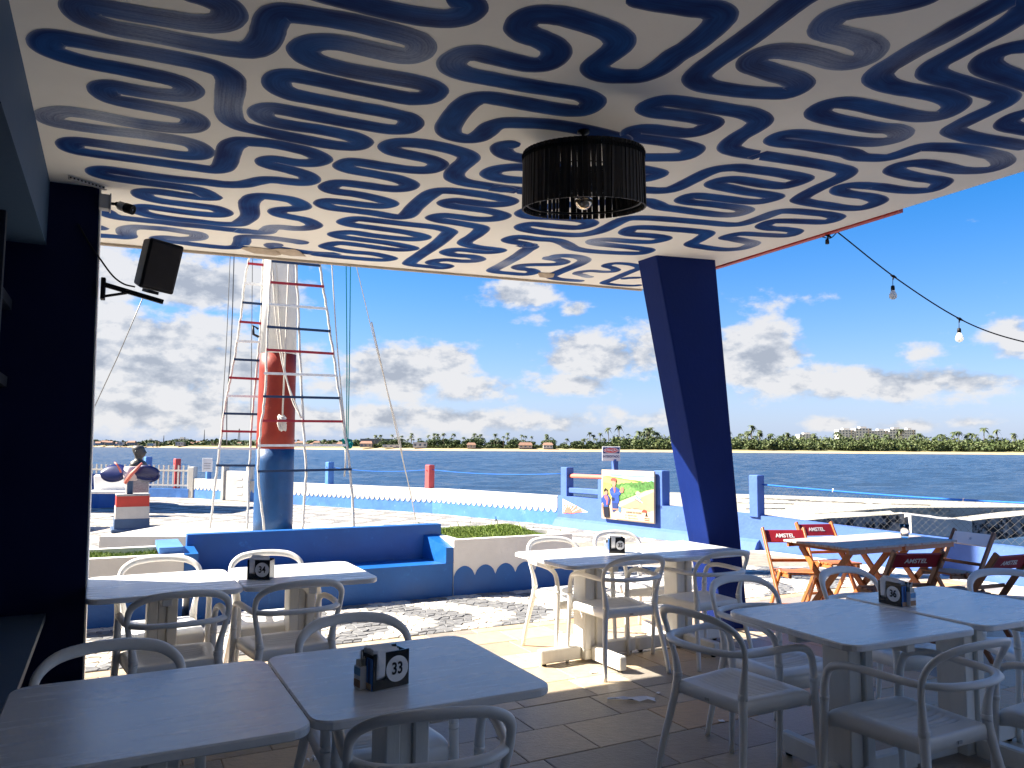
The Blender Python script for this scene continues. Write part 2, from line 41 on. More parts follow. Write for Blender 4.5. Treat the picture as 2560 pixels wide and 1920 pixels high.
world = bpy.data.worlds.new('World'); SC.world = world; world.use_nodes = True
def build_sky():
    nt = world.node_tree; nt.nodes.clear(); N = nt.nodes.new; L = nt.links.new
    def val(x, sock):
        if isinstance(x, (int, float)): sock.default_value = x
        else: L(x, sock)
    def m(op, a, b=None, c=None, clamp=False):
        n = N('ShaderNodeMath'); n.operation = op; n.use_clamp = clamp
        val(a, n.inputs[0])
        if b is not None: val(b, n.inputs[1])
        if c is not None: val(c, n.inputs[2])
        return n.outputs[0]
    tc = N('ShaderNodeTexCoord'); sp = N('ShaderNodeSeparateXYZ'); L(tc.outputs['Generated'], sp.inputs[0])
    x, y, z = sp.outputs
    az = m('ARCTAN2', x, y); el = m('ARCSINE', z)
    def noise(axo, elo, scale, detail, rough, w=0.0, sy=1.7):
        cb = N('ShaderNodeCombineXYZ')
        L(m('ADD', az, axo), cb.inputs[0]); L(m('MULTIPLY', m('ADD', el, elo), sy), cb.inputs[1]); cb.inputs[2].default_value = w
        t = N('ShaderNodeTexNoise'); t.inputs['Scale'].default_value = scale; t.inputs['Detail'].default_value = detail
        t.inputs['Roughness'].default_value = rough; L(cb.outputs[0], t.inputs['Vector']); return t.outputs[0]
    # banks of cloud: broad masses by bearing and height, then broken up by noise
    M = None
    for (a0, e0, sa, se, w) in BLOBS:
        dx = m('DIVIDE', m('SUBTRACT', az, a0), sa * 1.1); dy = m('DIVIDE', m('SUBTRACT', el, e0), se * 1.15)
        g = m('MULTIPLY', m('EXPONENT', m('MULTIPLY', m('ADD', m('MULTIPLY', dx, dx), m('MULTIPLY', dy, dy)), -1.0)), w)
        M = g if M is None else m('MAXIMUM', M, g)
    # scattered cumulus all round, thicker low down, thin overhead
    wide = noise(3.1, 0.7, 2.2, 3, 0.5, 4.0)
    fall = m('SUBTRACT', 1.0, m('MULTIPLY', m('ABSOLUTE', el), 1.1), clamp=True)
    front = m('MULTIPLY', m('LESS_THAN', m('ABSOLUTE', az), 0.62), m('LESS_THAN', m('ABSOLUTE', el), 0.5))
    around = m('MULTIPLY', m('MULTIPLY', wide, fall), m('SUBTRACT', 1.0, front))
    M = m('MAXIMUM', M, m('MULTIPLY', around, 0.95))
    n1 = noise(0, 0, 17, 9, 0.58)
    n1b = noise(0.0, 0.0, 48, 6, 0.6, 2.0)
    d = m('ADD', M, m('MULTIPLY', m('SUBTRACT', n1, 0.5), 1.25))
    d = m('ADD', d, m('MULTIPLY', m('SUBTRACT', n1b, 0.5), 0.26))
    mr = N('ShaderNodeMapRange'); mr.interpolation_type = 'SMOOTHSTEP'; L(d, mr.inputs[0])
    mr.inputs[1].default_value = 0.22; mr.inputs[2].default_value = 0.52
    dens = mr.outputs[0]
    # sun side against the shaded underside
    n2 = noise(0.018, -0.034, 17, 9, 0.58); n3 = noise(0.004, -0.008, 48, 6, 0.6, 2.0)
    lit = m('ADD', m('MULTIPLY', m('SUBTRACT', n1, n2), 3.4), m('MULTIPLY', m('SUBTRACT', n1b, n3), 1.1))
    core = N('ShaderNodeMapRange'); L(d, core.inputs[0]); core.inputs[1].default_value = 0.5; core.inputs[2].default_value = 1.15
    core.inputs[3].default_value = 0.72; core.inputs[4].default_value = 0.34
    lit = m('ADD', lit, core.outputs[0], clamp=True)
    cr = N('ShaderNodeValToRGB'); L(lit, cr.inputs[0]); e = cr.color_ramp.elements
    e[0].position = 0.05; e[0].color = (0.50, 0.55, 0.65, 1); e[1].position = 0.80; e[1].color = (0.97, 0.97, 0.99, 1)
    k = e.new(0.42); k.color = (0.70, 0.74, 0.82, 1)
    cm = N('ShaderNodeMix'); cm.data_type = 'RGBA'; cm.blend_type = 'MULTIPLY'; cm.inputs[0].default_value = 1.0
    L(cr.outputs[0], cm.inputs[6]); cm.inputs[7].default_value = (CLOUD, CLOUD, CLOUD, 1)
    sky = N('ShaderNodeTexSky'); sky.sky_type = 'NISHITA'; sky.sun_disc = False
    sky.sun_elevation = R(SUN_EL); sky.sun_rotation = R(SUN_AZ); sky.air_density = 1.0; sky.dust_density = 0.0; sky.ozone_density = 3.0
    hs = N('ShaderNodeHueSaturation'); hs.inputs['Saturation'].default_value = 1.5; hs.inputs['Value'].default_value = 1.0
    L(sky.outputs[0], hs.inputs['Color'])
    tint = N('ShaderNodeMix'); tint.data_type = 'RGBA'; tint.blend_type = 'MULTIPLY'; tint.inputs[0].default_value = 1.0; L(hs.outputs[0], tint.inputs[6]); tint.inputs[7].default_value = (.95, .74, .88, 1)
    low = m('MULTIPLY', m('EXPONENT', m('MULTIPLY', m('MAXIMUM', el, 0.0), -7.0)), 0.9)
    hz = N('ShaderNodeMix'); hz.data_type = 'RGBA'; L(low, hz.inputs[0]); L(tint.outputs[2], hz.inputs[6]); hz.inputs[7].default_value = HORIZON
    mx = N('ShaderNodeMix'); mx.data_type = 'RGBA'; L(m('MULTIPLY', dens, 0.96), mx.inputs[0]); L(hz.outputs[2], mx.inputs[6]); L(cm.outputs[2], mx.inputs[7])
    bg = N('ShaderNodeBackground'); bg.inputs[1].default_value = SKY
    L(mx.outputs[2], bg.inputs[0]); o = N('ShaderNodeOutputWorld'); L(bg.outputs[0], o.inputs[0])
SKY = 0.05; CLOUD = 3.7; HORIZON = (1.35, 2.25, 3.6, 1)
build_sky()

# ------------------------------------------------------------------ frames and helpers
BX, BY = 1.324, 7.837                       # front right corner of the terrace roof, in plan
TH = R(27.5); CU, SU = math.cos(TH), math.sin(TH)
KZ = 0.032; ZC = 3.19                       # roof soffit: height at that corner and fall to the left
def UV(u, v, z=0.0): return Vector((BX + u * CU - v * SU, BY + u * SU + v * CU, z))
def soffit(u): return ZC + KZ * u
def to_uv(x, y): return ((x - BX) * CU + (y - BY) * SU, -(x - BX) * SU + (y - BY) * CU)

class MB:
    """collects shapes and links them as ONE mesh object"""
    def __init__(s): s.v = []; s.f = []; s.sm = []; s.mi = []
    def add(s, vs_, fs, smooth=False, mi=0):
        b = len(s.v); s.v += [Vector(q) for q in vs_]
        for f in fs: s.f.append([i + b for i in f]); s.sm.append(smooth); s.mi.append(mi)
        return s
    def box(s, c, h, ax=None, mi=0, bev=0.0):
        c = Vector(c); ax = ax or (Vector((1, 0, 0)), Vector((0, 1, 0)), Vector((0, 0, 1)))
        hx, hy, hz = h
        if bev <= 0:
            P = [c + ax[0] * hx * a + ax[1] * hy * b_ + ax[2] * hz * d for d in (-1, 1) for b_ in (-1, 1) for a in (-1, 1)]
            s.add(P, [(0, 2, 3, 1), (4, 5, 7, 6), (0, 1, 5, 4), (2, 6, 7, 3), (0, 4, 6, 2), (1, 3, 7, 5)], mi=mi); return s
        b = min(bev, hx * .45, hy * .45, hz * .45)
        bm = bmesh.new(); bmesh.ops.create_cube(bm, size=2.0)
        for v in bm.verts: v.co = Vector((v.co.x * hx, v.co.y * hy, v.co.z * hz))
        bmesh.ops.bevel(bm, geom=bm.edges[:], offset=b, segments=1, affect='EDGES')
        bm.verts.index_update()
        s.add([c + ax[0] * v.co.x + ax[1] * v.co.y + ax[2] * v.co.z for v in bm.verts], [[v.index for v in f.verts] for f in bm.faces], mi=mi)
        bm.free(); return s
    def hexa(s, bottom, top, mi=0):
        n = len(bottom); P = [Vector(p) for p in bottom] + [Vector(p) for p in top]
        F = [tuple(reversed(range(n))), tuple(range(n, 2 * n))] + [(i, (i + 1) % n, n + (i + 1) % n, n + i) for i in range(n)]
        return s.add(P, F, mi=mi)
    def prism(s, poly, z0, z1, mi=0):
        return s.hexa([(p[0], p[1], z0) for p in poly], [(p[0], p[1], z1) for p in poly], mi)
    def tube(s, pts, rad, n=8, cap=True, sq=1.0, up=None, mi=0):
        """swept tube; rad: number or list; sq: ratio of the second radius; up: first normal"""
        P = [Vector(p) for p in pts]; m_ = len(P)
        rr = rad if isinstance(rad, (list, tuple)) else [rad] * m_
        ss = sq if isinstance(sq, (list, tuple)) else [sq] * m_
        T = []
        for i in range(m_):
            t = P[min(i + 1, m_ - 1)] - P[max(i - 1, 0)]
            T.append(t.normalized() if t.length > 1e-9 else Vector((0, 0, 1)))
        n0 = Vector(up) if up else (Vector((0, 0, 1)) if abs(T[0].z) < .9 else Vector((1, 0, 0)))
        n0 = (n0 - T[0] * n0.dot(T[0])).normalized()
        V = []; F = []
        for i in range(m_):
            if i: n0 = n0 - T[i] * n0.dot(T[i]); n0 = n0.normalized() if n0.length > 1e-6 else Vector((1, 0, 0))
            b = T[i].cross(n0)
            for k in range(n):
                a = 2 * math.pi * k / n
                V.append(P[i] + n0 * math.cos(a) * rr[i] + b * math.sin(a) * rr[i] * ss[i])
        for i in range(m_ - 1):
            for k in range(n): F.append((i * n + k, i * n + (k + 1) % n, (i + 1) * n + (k + 1) % n, (i + 1) * n + k))
        s.add(V, F, smooth=True, mi=mi)
        if cap: b0 = len(s.v) - len(V); s.f += [[b0 + k for k in reversed(range(n))], [b0 + (m_ - 1) * n + k for k in range(n)]]; s.sm += [False, False]; s.mi += [mi, mi]
        return s
    def lathe(s, prof, c=(0, 0, 0), n=16, ax=(0, 0, 1), smooth=True, mi=0):
        """prof: (radius, height) list along axis ax from c"""
        c = Vector(c); a = Vector(ax).normalized(); e1 = a.orthogonal().normalized(); e2 = a.cross(e1)
        V = [c + a * h + (e1 * math.cos(2 * math.pi * k / n) + e2 * math.sin(2 * math.pi * k / n)) * r for r, h in prof for k in range(n)]
        F = [(i * n + k, i * n + (k + 1) % n, (i + 1) * n + (k + 1) % n, (i + 1) * n + k) for i in range(len(prof) - 1) for k in range(n)]
        s.add(V, F, smooth=smooth, mi=mi)
        b0 = len(s.v) - len(V); q = len(prof) - 1
        s.f += [[b0 + k for k in reversed(range(n))], [b0 + q * n + k for k in range(n)]]; s.sm += [False, False]; s.mi += [mi, mi]
        return s
    def ball(s, c, r, nu=14, nv=9, sc=(1, 1, 1), mi=0):
        c = Vector(c); V = []; F = []
        for j in range(nv + 1):
            t = math.pi * j / nv
            for k in range(nu):
                a = 2 * math.pi * k / nu
                V.append(c + Vector((r * sc[0] * math.sin(t) * math.cos(a), r * sc[1] * math.sin(t) * math.sin(a), r * sc[2] * math.cos(t))))
        for j in range(nv):
            for k in range(nu): F.append((j * nu + k, (j + 1) * nu + k, (j + 1) * nu + (k + 1) % nu, j * nu + (k + 1) % nu))
        return s.add(V, F, smooth=True, mi=mi)
    def mesh(s, name, mats, inv=None):
        me = bpy.data.meshes.new(name)
        vv = [inv @ q for q in s.v] if inv else s.v
        me.from_pydata([tuple(q) for q in vv], [], s.f)
        for mt in (mats if isinstance(mats, (list, tuple)) else [mats]): me.materials.append(mt)
        me.polygons.foreach_set('use_smooth', s.sm)
        me.polygons.foreach_set('material_index', s.mi)
        me.update(); return me
    def build(s, name, mats, parent=None, local=False):
        inv = None
        if parent and not local:
            M = Matrix.Identity(4); q = parent
            while q: M = q.matrix_basis @ M; q = q.parent
            inv = M.inverted()
        o = bpy.data.objects.new(name, s.mesh(name, mats, inv)); C.objects.link(o)
        if parent: o.parent = parent
        return o
def tag(o, label=None, cat=None, group=None, kind=None):
    if label: o['label'] = label
    if cat: o['category'] = cat
    if group: o['group'] = group
    if kind: o['kind'] = kind
    return o
def thing(name, label, cat, loc=(0, 0, 0), rz=0.0, group=None):
    o = bpy.data.objects.new(name, None); C.objects.link(o); o.empty_display_size = .2
    o.location = loc; o.rotation_euler = (0, 0, rz)
    return tag(o, label, cat, group)
def kids(o): return [q for q in bpy.data.objects if q.parent is o] if False else list(o.children)
def dup(root, loc, rz, label=None, group=None):
    r = root.copy(); C.objects.link(r); r.location = loc; r.rotation_euler = (0, 0, rz)
    if label: r['label'] = label
    if group: r['group'] = group
    for ch in list(root.children):
        c = ch.copy(); C.objects.link(c); c.parent = r
        for g in list(ch.children):
            d = g.copy(); C.objects.link(d); d.parent = c
    return r
def inst(src, parent, mtx, name=None):
    o = bpy.data.objects.new(name or src.name.split('.')[0], src if isinstance(src, bpy.types.Mesh) else src.data)
    C.objects.link(o); o.parent = parent; o.matrix_basis = mtx; return o
def cat(P, n=6):
    P = [Vector(p) for p in P]; out = []; m_ = len(P)
    for i in range(m_ - 1):
        p0, p1, p2, p3 = P[max(i - 1, 0)], P[i], P[i + 1], P[min(i + 2, m_ - 1)]
        d = (p2 - p1).length + 1e-9; d0 = (p1 - p0).length + 1e-9; d3 = (p3 - p2).length + 1e-9
        a = (p2 - p0) / (d0 + d) * d if i else (p2 - p1); b = (p3 - p1) / (d + d3) * d if i < m_ - 2 else (p2 - p1)
        for q in range(n):
            t = q / n
            out.append((2 * t**3 - 3 * t**2 + 1) * p1 + (t**3 - 2 * t**2 + t) * a + (-2 * t**3 + 3 * t**2) * p2 + (t**3 - t**2) * b)
    out.append(P[-1]); return out
_fonts = {}
def text(name, body, size, mat, parent, mtx, bold=0.0, sx=1.0, depth=0.0006, align='CENTER', world=True):
    cu = bpy.data.curves.new('txt', 'FONT'); cu.body = body; cu.size = size; cu.align_x = align; cu.align_y = 'CENTER'
    cu.offset = bold; cu.extrude = depth; cu.resolution_u = 3
    o = bpy.data.objects.new('txt', cu); C.objects.link(o)
    dg = bpy.context.evaluated_depsgraph_get(); me = bpy.data.meshes.new_from_object(o.evaluated_get(dg))
    C.objects.unlink(o); bpy.data.objects.remove(o); bpy.data.curves.remove(cu)
    me.name = name; me.materials.clear(); me.materials.append(mat)
    M = Matrix(mtx) @ Matrix.Diagonal((sx, 1, 1, 1))
    if parent and world:
        W = Matrix.Identity(4); q = parent
        while q: W = q.matrix_basis @ W; q = q.parent
        M = W.inverted() @ M
    me.transform(M); me.update()
    t = bpy.data.objects.new(name, me); C.objects.link(t)
    if parent: t.parent = parent
    return t
def frame(o, x, z):
    """matrix with local X = x, local Y = z (text up), local Z = out of the face"""
    x = Vector(x).normalized(); z = Vector(z).normalized(); n = x.cross(z)
    return Matrix(((x.x, z.x, n.x, o[0]), (x.y, z.y, n.y, o[1]), (x.z, z.z, n.z, o[2]), (0, 0, 0, 1)))

# ------------------------------------------------------------------ materials
def pm(name, col, rough=0.6, spec=0.35, var=0.12, scale=6.0, bump=0.0, bscale=60.0, stretch=(1, 1, 1), col2=None, mix2=0.5, thr=0.1,
       metal=0.0, rnd_obj=0.0, rvar=0.1, coat=0.0, fine=True):
    mt = bpy.data.materials.new(name); mt.use_nodes = True; nt = mt.node_tree; N = nt.nodes.new; L = nt.links.new
    b = nt.nodes['Principled BSDF']; b.inputs['Roughness'].default_value = rough; b.inputs['Metallic'].default_value = metal
    b.inputs['Specular IOR Level'].default_value = spec
    if coat: b.inputs['Coat Weight'].default_value = coat; b.inputs['Coat Roughness'].default_value = 0.12
    tc = N('ShaderNodeTexCoord'); mp = N('ShaderNodeMapping'); L(tc.outputs['Object'], mp.inputs['Vector']); mp.inputs['Scale'].default_value = stretch
    n = N('ShaderNodeTexNoise'); n.inputs['Scale'].default_value = scale; n.inputs['Detail'].default_value = 7; n.inputs['Roughness'].default_value = 0.62
    L(mp.outputs[0], n.inputs['Vector'])
    r = N('ShaderNodeValToRGB'); e = r.color_ramp.elements
    e[0].position = 0.28; e[1].position = 0.74
    e[0].color = (*[c * (1 - var) for c in col], 1); e[1].color = (*[min(1, c * (1 + var)) for c in col], 1)
    L(n.outputs[0], r.inputs[0]); out = r.outputs[0]
    if col2 is not None:        # worn / stained patches with a shape of their own
        n2 = N('ShaderNodeTexNoise'); n2.inputs['Scale'].default_value = scale * 2.3; n2.inputs['Detail'].default_value = 9; n2.inputs['Roughness'].default_value = 0.7
        L(mp.outputs[0], n2.inputs['Vector'])
        g = N('ShaderNodeMapRange'); L(n2.outputs[0], g.inputs[0]); g.inputs[1].default_value = mix2; g.inputs[2].default_value = mix2 + thr
        mx = N('ShaderNodeMix'); mx.data_type = 'RGBA'; L(g.outputs[0], mx.inputs[0]); L(out, mx.inputs[6]); mx.inputs[7].default_value = (*col2, 1); out = mx.outputs[2]
    if rnd_obj:
        oi = N('ShaderNodeObjectInfo'); h = N('ShaderNodeHueSaturation'); g = N('ShaderNodeMapRange'); L(oi.outputs['Random'], g.inputs[0])
        g.inputs[3].default_value = 1 - rnd_obj; g.inputs[4].default_value = 1 + rnd_obj; L(g.outputs[0], h.inputs['Value']); L(out, h.inputs['Color']); out = h.outputs[0]
    L(out, b.inputs['Base Color'])
    if rvar:
        g = N('ShaderNodeMapRange'); L(n.outputs[0], g.inputs[0]); g.inputs[3].default_value = max(0.02, rough - rvar); g.inputs[4].default_value = min(1, rough + rvar); L(g.outputs[0], b.inputs['Roughness'])
    if bump:
        nb = N('ShaderNodeTexNoise'); nb.inputs['Scale'].default_value = bscale; nb.inputs['Detail'].default_value = 5; L(mp.outputs[0], nb.inputs['Vector'])
        bp = N('ShaderNodeBump'); bp.inputs['Strength'].default_value = bump; bp.inputs['Distance'].default_value = 0.01; L(nb.outputs[0], bp.inputs['Height']); L(bp.outputs[0], b.inputs['Normal'])
    return mt
M = {}
M['soffit'] = pm('soffit_paint', (.90, .875, .80), .75, .2, .05, 1.4, .12, 35)
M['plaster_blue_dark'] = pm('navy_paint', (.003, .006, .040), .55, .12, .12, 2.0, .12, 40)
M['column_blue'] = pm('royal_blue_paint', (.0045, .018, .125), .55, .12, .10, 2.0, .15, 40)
M['wall_blue'] = pm('periwinkle_paint', (.075, .145, .40), .7, .2, .14, 3.0, .35, 25, col2=(.155, .225, .52), mix2=.62)
M['bench_blue'] = pm('bench_blue_paint', (.007, .10, .36), .42, .4, .14, 2.5, .2, 30, col2=(.02, .17, .52), mix2=.6)
M['low_blue'] = pm('faded_blue_paint', (.075, .20, .52), .7, .2, .2, 3.0, .3, 22, col2=(.16, .30, .58), mix2=.58)
M['low_white'] = pm('lime_wash', (.54, .52, .475), .8, .2, .10, 3.0, .3, 25, col2=(.46, .44, .39), mix2=.62)
M['planter_white'] = pm('planter_white', (.74, .73, .70), .75, .2, .08, 3.0, .2, 25, col2=(.55, .53, .50), mix2=.66)
M['beam'] = pm('beam_slate_blue', (.045, .085, .15), .6, .15, .08, 2.0, .1, 30)
M['interior'] = pm('dark_shutter', (.010, .016, .030), .55, .3, .2, 4.0, .1, 40, stretch=(1, 1, 6))
M['sill'] = pm('sill_paint', (.06, .09, .13), .5, .3, .15, 6, .1, 40)
M['skirt_wall'] = pm('lower_wall_paint', (.22, .26, .34), .6, .3, .08, 3, .1, 40)
M['white_return'] = pm('white_paint_return', (.74, .74, .72), .7, .2, .06, 3)
M['plastic'] = pm('white_plastic', (.76, .76, .74), .38, .5, .04, 5.0, .03, 200, rvar=.06)
M['table_paint'] = pm('painted_board', (.76, .76, .75), .26, .5, .05, 4.0, .10, 90, stretch=(.8, 5, 1), col2=(.60, .59, .57), mix2=.60, thr=.25, rvar=.10)
M['table_leg'] = pm('painted_timber', (.70, .69, .65), .5, .4, .07, 7.0, .08, 80, stretch=(3, 3, .6))
M['rubber'] = pm('black_rubber', (.012, .012, .012), .7)
M['black'] = pm('black_acrylic', (.007, .007, .009), .22, .5, .2, 8, rvar=.05)
M['black_matte'] = pm('black_matte', (.010, .010, .012), .6, .3, .2, 20, .1, 120)
M['grille'] = pm('speaker_grille', (.028, .026, .030), .7, .3, .15, 30, .5, 400)
M['paper'] = pm('paper', (.82, .82, .83), .85, .1, .05, 12, .2, 60)
M['print_white'] = pm('print_white', (.80, .80, .80), .5, .3, .03)
M['print_black'] = pm('print_black', (.006, .006, .008), .5, .3, .05)
M['print_navy'] = pm('print_navy', (.02, .03, .16), .6, .2, .1)
M['print_red'] = pm('print_red', (.62, .045, .05), .6, .2, .1)
M['rattan'] = pm('black_rattan', (.026, .018, .013), .5, .4, .3, 20, rnd_obj=.35)
M['lamp_metal'] = pm('lamp_metal', (.03, .03, .03), .35, .5, .1, 10, metal=.7)
M['wood'] = pm('varnished_wood', (.36, .12, .032), .38, .5, .28, 3.0, .12, 50, stretch=(8, 8, 1.2), rnd_obj=.22)
M['wood_dark'] = pm('weathered_wood', (.20, .085, .04), .5, .4, .3, 3.0, .15, 50, stretch=(8, 8, 1.2), rnd_obj=.22)  # darker tone of the varnished wood mix
M['wood_pale'] = pm('sun_bleached_wood', (.46, .40, .36), .55, .3, .2, 4.0, .15, 60, stretch=(1.2, 9, 1), col2=(.36, .13, .10), mix2=.52, thr=.14, rnd_obj=.12)
M['brand_red'] = pm('brand_red_board', (.30, .014, .022), .42, .4, .12, 8)
M['red'] = pm('red_paint', (.46, .040, .028), .5, .4, .14, 4, .12, 50, col2=(.40, .10, .07), mix2=.66)
M['post_red'] = pm('coral_red_paint', (.56, .085, .085), .6, .3, .1, 5, .12, 40)
M['salmon'] = pm('salmon_paint', (.62, .17, .12), .5, .3, .1, 5, .1, 40)
M['mast_white'] = pm('mast_white_paint', (.62, .62, .60), .6, .3, .08, 3.0, .2, 40, col2=(.58, .57, .53), mix2=.66)
M['mast_red'] = pm('mast_red_paint', (.25, .026, .013), .5, .3, .18, 4.0, .2, 40, col2=(.42, .10, .05), mix2=.64)
M['mast_blue'] = pm('mast_blue_paint', (.007, .058, .17), .45, .4, .25, 4.0, .2, 40, col2=(.08, .22, .36), mix2=.64)
M['rope'] = pm('white_rope', (.62, .59, .53), .9, .1, .15, 40, .5, 220)
M['rope_green'] = pm('green_rope', (.02, .30, .26), .8, .1, .15, 40)
M['rope_blue'] = pm('blue_rope', (.03, .15, .55), .8, .1, .2, 30)
M['rung_red'] = pm('rung_red', (.30, .018, .03), .5, .3, .15, 10)
M['rung_navy'] = pm('rung_navy', (.014, .035, .085), .5, .3, .15, 10)
M['rung_white'] = pm('rung_white', (.70, .69, .66), .6, .3, .1, 10)
M['wire'] = pm('galvanised_wire', (.16, .16, .155), .5, .4, .2, 30, metal=.5)
M['steel'] = pm('dark_steel', (.02, .02, .022), .5, .4, .2, 20, metal=.4)
M['cctv'] = pm('grey_plastic', (.42, .42, .42), .5, .4, .08, 8)
M['concrete_pale'] = pm('pale_concrete', (.37, .35, .295), .9, .1, .18, .9, .5, 6, stretch=(.35, 1, 1), col2=(.20, .185, .155), mix2=.54, thr=.09)
M['concrete_dark'] = pm('stained_concrete', (.23, .23, .23), .9, .1, .3, 1.5, .8, 6, col2=(.022, .023, .026), mix2=.47, thr=.08)
M['concrete_face'] = pm('concrete_face', (.44, .43, .41), .9, .1, .15, 2.0, .5, 8, col2=(.40, .39, .37), mix2=.6)
M['granite'] = pm('granite', (.30, .30, .29), .55, .4, .45, 60, .1, 90)
M['bronze'] = pm('weathered_bronze', (.075, .072, .062), .5, .5, .3, 12, .1, 40, metal=.35)
M['prop_blue'] = pm('propeller_blue', (.006, .012, .085), .3, .5, .2, 4, .08, 40)
M['prop_white'] = pm('propeller_white', (.60, .52, .52), .5, .4, .1, 6)
M['slate_blue'] = pm('slate_blue_paint', (.055, .10, .19), .6, .3, .15, 5, .12, 40)
M['terracotta'] = pm('terracotta_floor', (.42, .17, .13), .8, .2, .12, 3)
M['grate'] = pm('pale_grating', (.60, .58, .54), .7, .2, .08, 10)
M['bulb'] = pm('opal_bulb', (.86, .85, .80), .25, .5, .02)
def _translucent(mt, f):
    nt = mt.node_tree; b = nt.nodes['Principled BSDF']; tr = nt.nodes.new('ShaderNodeBsdfTranslucent'); tr.inputs[0].default_value = (.95, .94, .9, 1); mx = nt.nodes.new('ShaderNodeMixShader'); mx.inputs[0].default_value = f
    o = [n for n in nt.nodes if n.type == 'OUTPUT_MATERIAL'][0]; nt.links.new(b.outputs[0], mx.inputs[1]); nt.links.new(tr.outputs[0], mx.inputs[2]); nt.links.new(mx.outputs[0], o.inputs[0])
_translucent(M['bulb'], .6)
M['gold_bulb'] = pm('mirror_bulb', (.72, .58, .40), .12, .5, .05, metal=.85, rvar=.03)
M['sand'] = pm('sand', (.40, .31, .20), .9, .1, .1, .05)
M['shore'] = pm('shore_earth', (.22, .20, .10), .9, .1, .2, .05)
M['town_white'] = pm('town_white', (.50, .485, .455), .8, .2, .06, .2, rnd_obj=.18)
M['town_peach'] = pm('town_peach', (.45, .36, .285), .8, .2, .06, .2, rnd_obj=.2)
M['town_roof'] = pm('town_roof', (.24, .14, .10), .8, .2, .2, .3, rnd_obj=.2)
M['tower_white'] = pm('tower_cream', (.60, .57, .53), .8, .2, .05, .1)
M['win_dark'] = pm('window_dark', (.10, .12, .15), .3, .5, .1)
M['grass'] = pm('grass_blades', (.13, .24, .035), .6, .3, .4, 14, rvar=0)
M['soil'] = pm('soil', (.06, .075, .025), .9, .1, .3, 9, .5, 30)
def leafmat(name, c1, c2):
    mt = pm(name, c1, .6, .25, .45, .22, rvar=0)
    nt = mt.node_tree; b = nt.nodes['Principled BSDF']; at = nt.nodes.new('ShaderNodeVertexColor'); at.layer_name = 'tone'
    src = b.inputs['Base Color'].links[0].from_socket
    mx = nt.nodes.new('ShaderNodeMix'); mx.data_type = 'RGBA'; nt.links.new(at.outputs[0], mx.inputs[0]); nt.links.new(src, mx.inputs[6]); mx.inputs[7].default_value = (*c2, 1)
    nt.links.new(mx.outputs[2], b.inputs['Base Color']); return mt
M['mangrove'] = leafmat('mangrove_leaf', (.052, .082, .024), (.145, .165, .065))
M['broadleaf'] = leafmat('broad_leaf', (.035, .062, .020), (.10, .135, .045))
M['palmleaf'] = leafmat('palm_leaf', (.040, .065, .025), (.11, .13, .06))
M['bark'] = pm('bark', (.15, .12, .09), .9, .1, .2, 2)
def glassmat():
    mt = bpy.data.materials.new('clear_glass'); mt.use_nodes = True; b = mt.node_tree.nodes['Principled BSDF']
    b.inputs['Base Color'].default_value = (.95, .97, .97, 1); b.inputs['Roughness'].default_value = .03; b.inputs['Transmission Weight'].default_value = 1; b.inputs['IOR'].default_value = 1.45
    return mt
M['glass'] = glassmat()
# ================================================================== SETTING
def in_view(p, mx=1.15, my=1.15):
    q = cam.matrix_world.inverted() @ Vector(p)
    if q.z > -0.3: return False
    return abs(q.x / -q.z) < 0.6657 * mx and abs(q.y / -q.z) < 0.4993 * my
def depth_px(p):
    q = cam.matrix_world.inverted() @ Vector(p); return -q.z

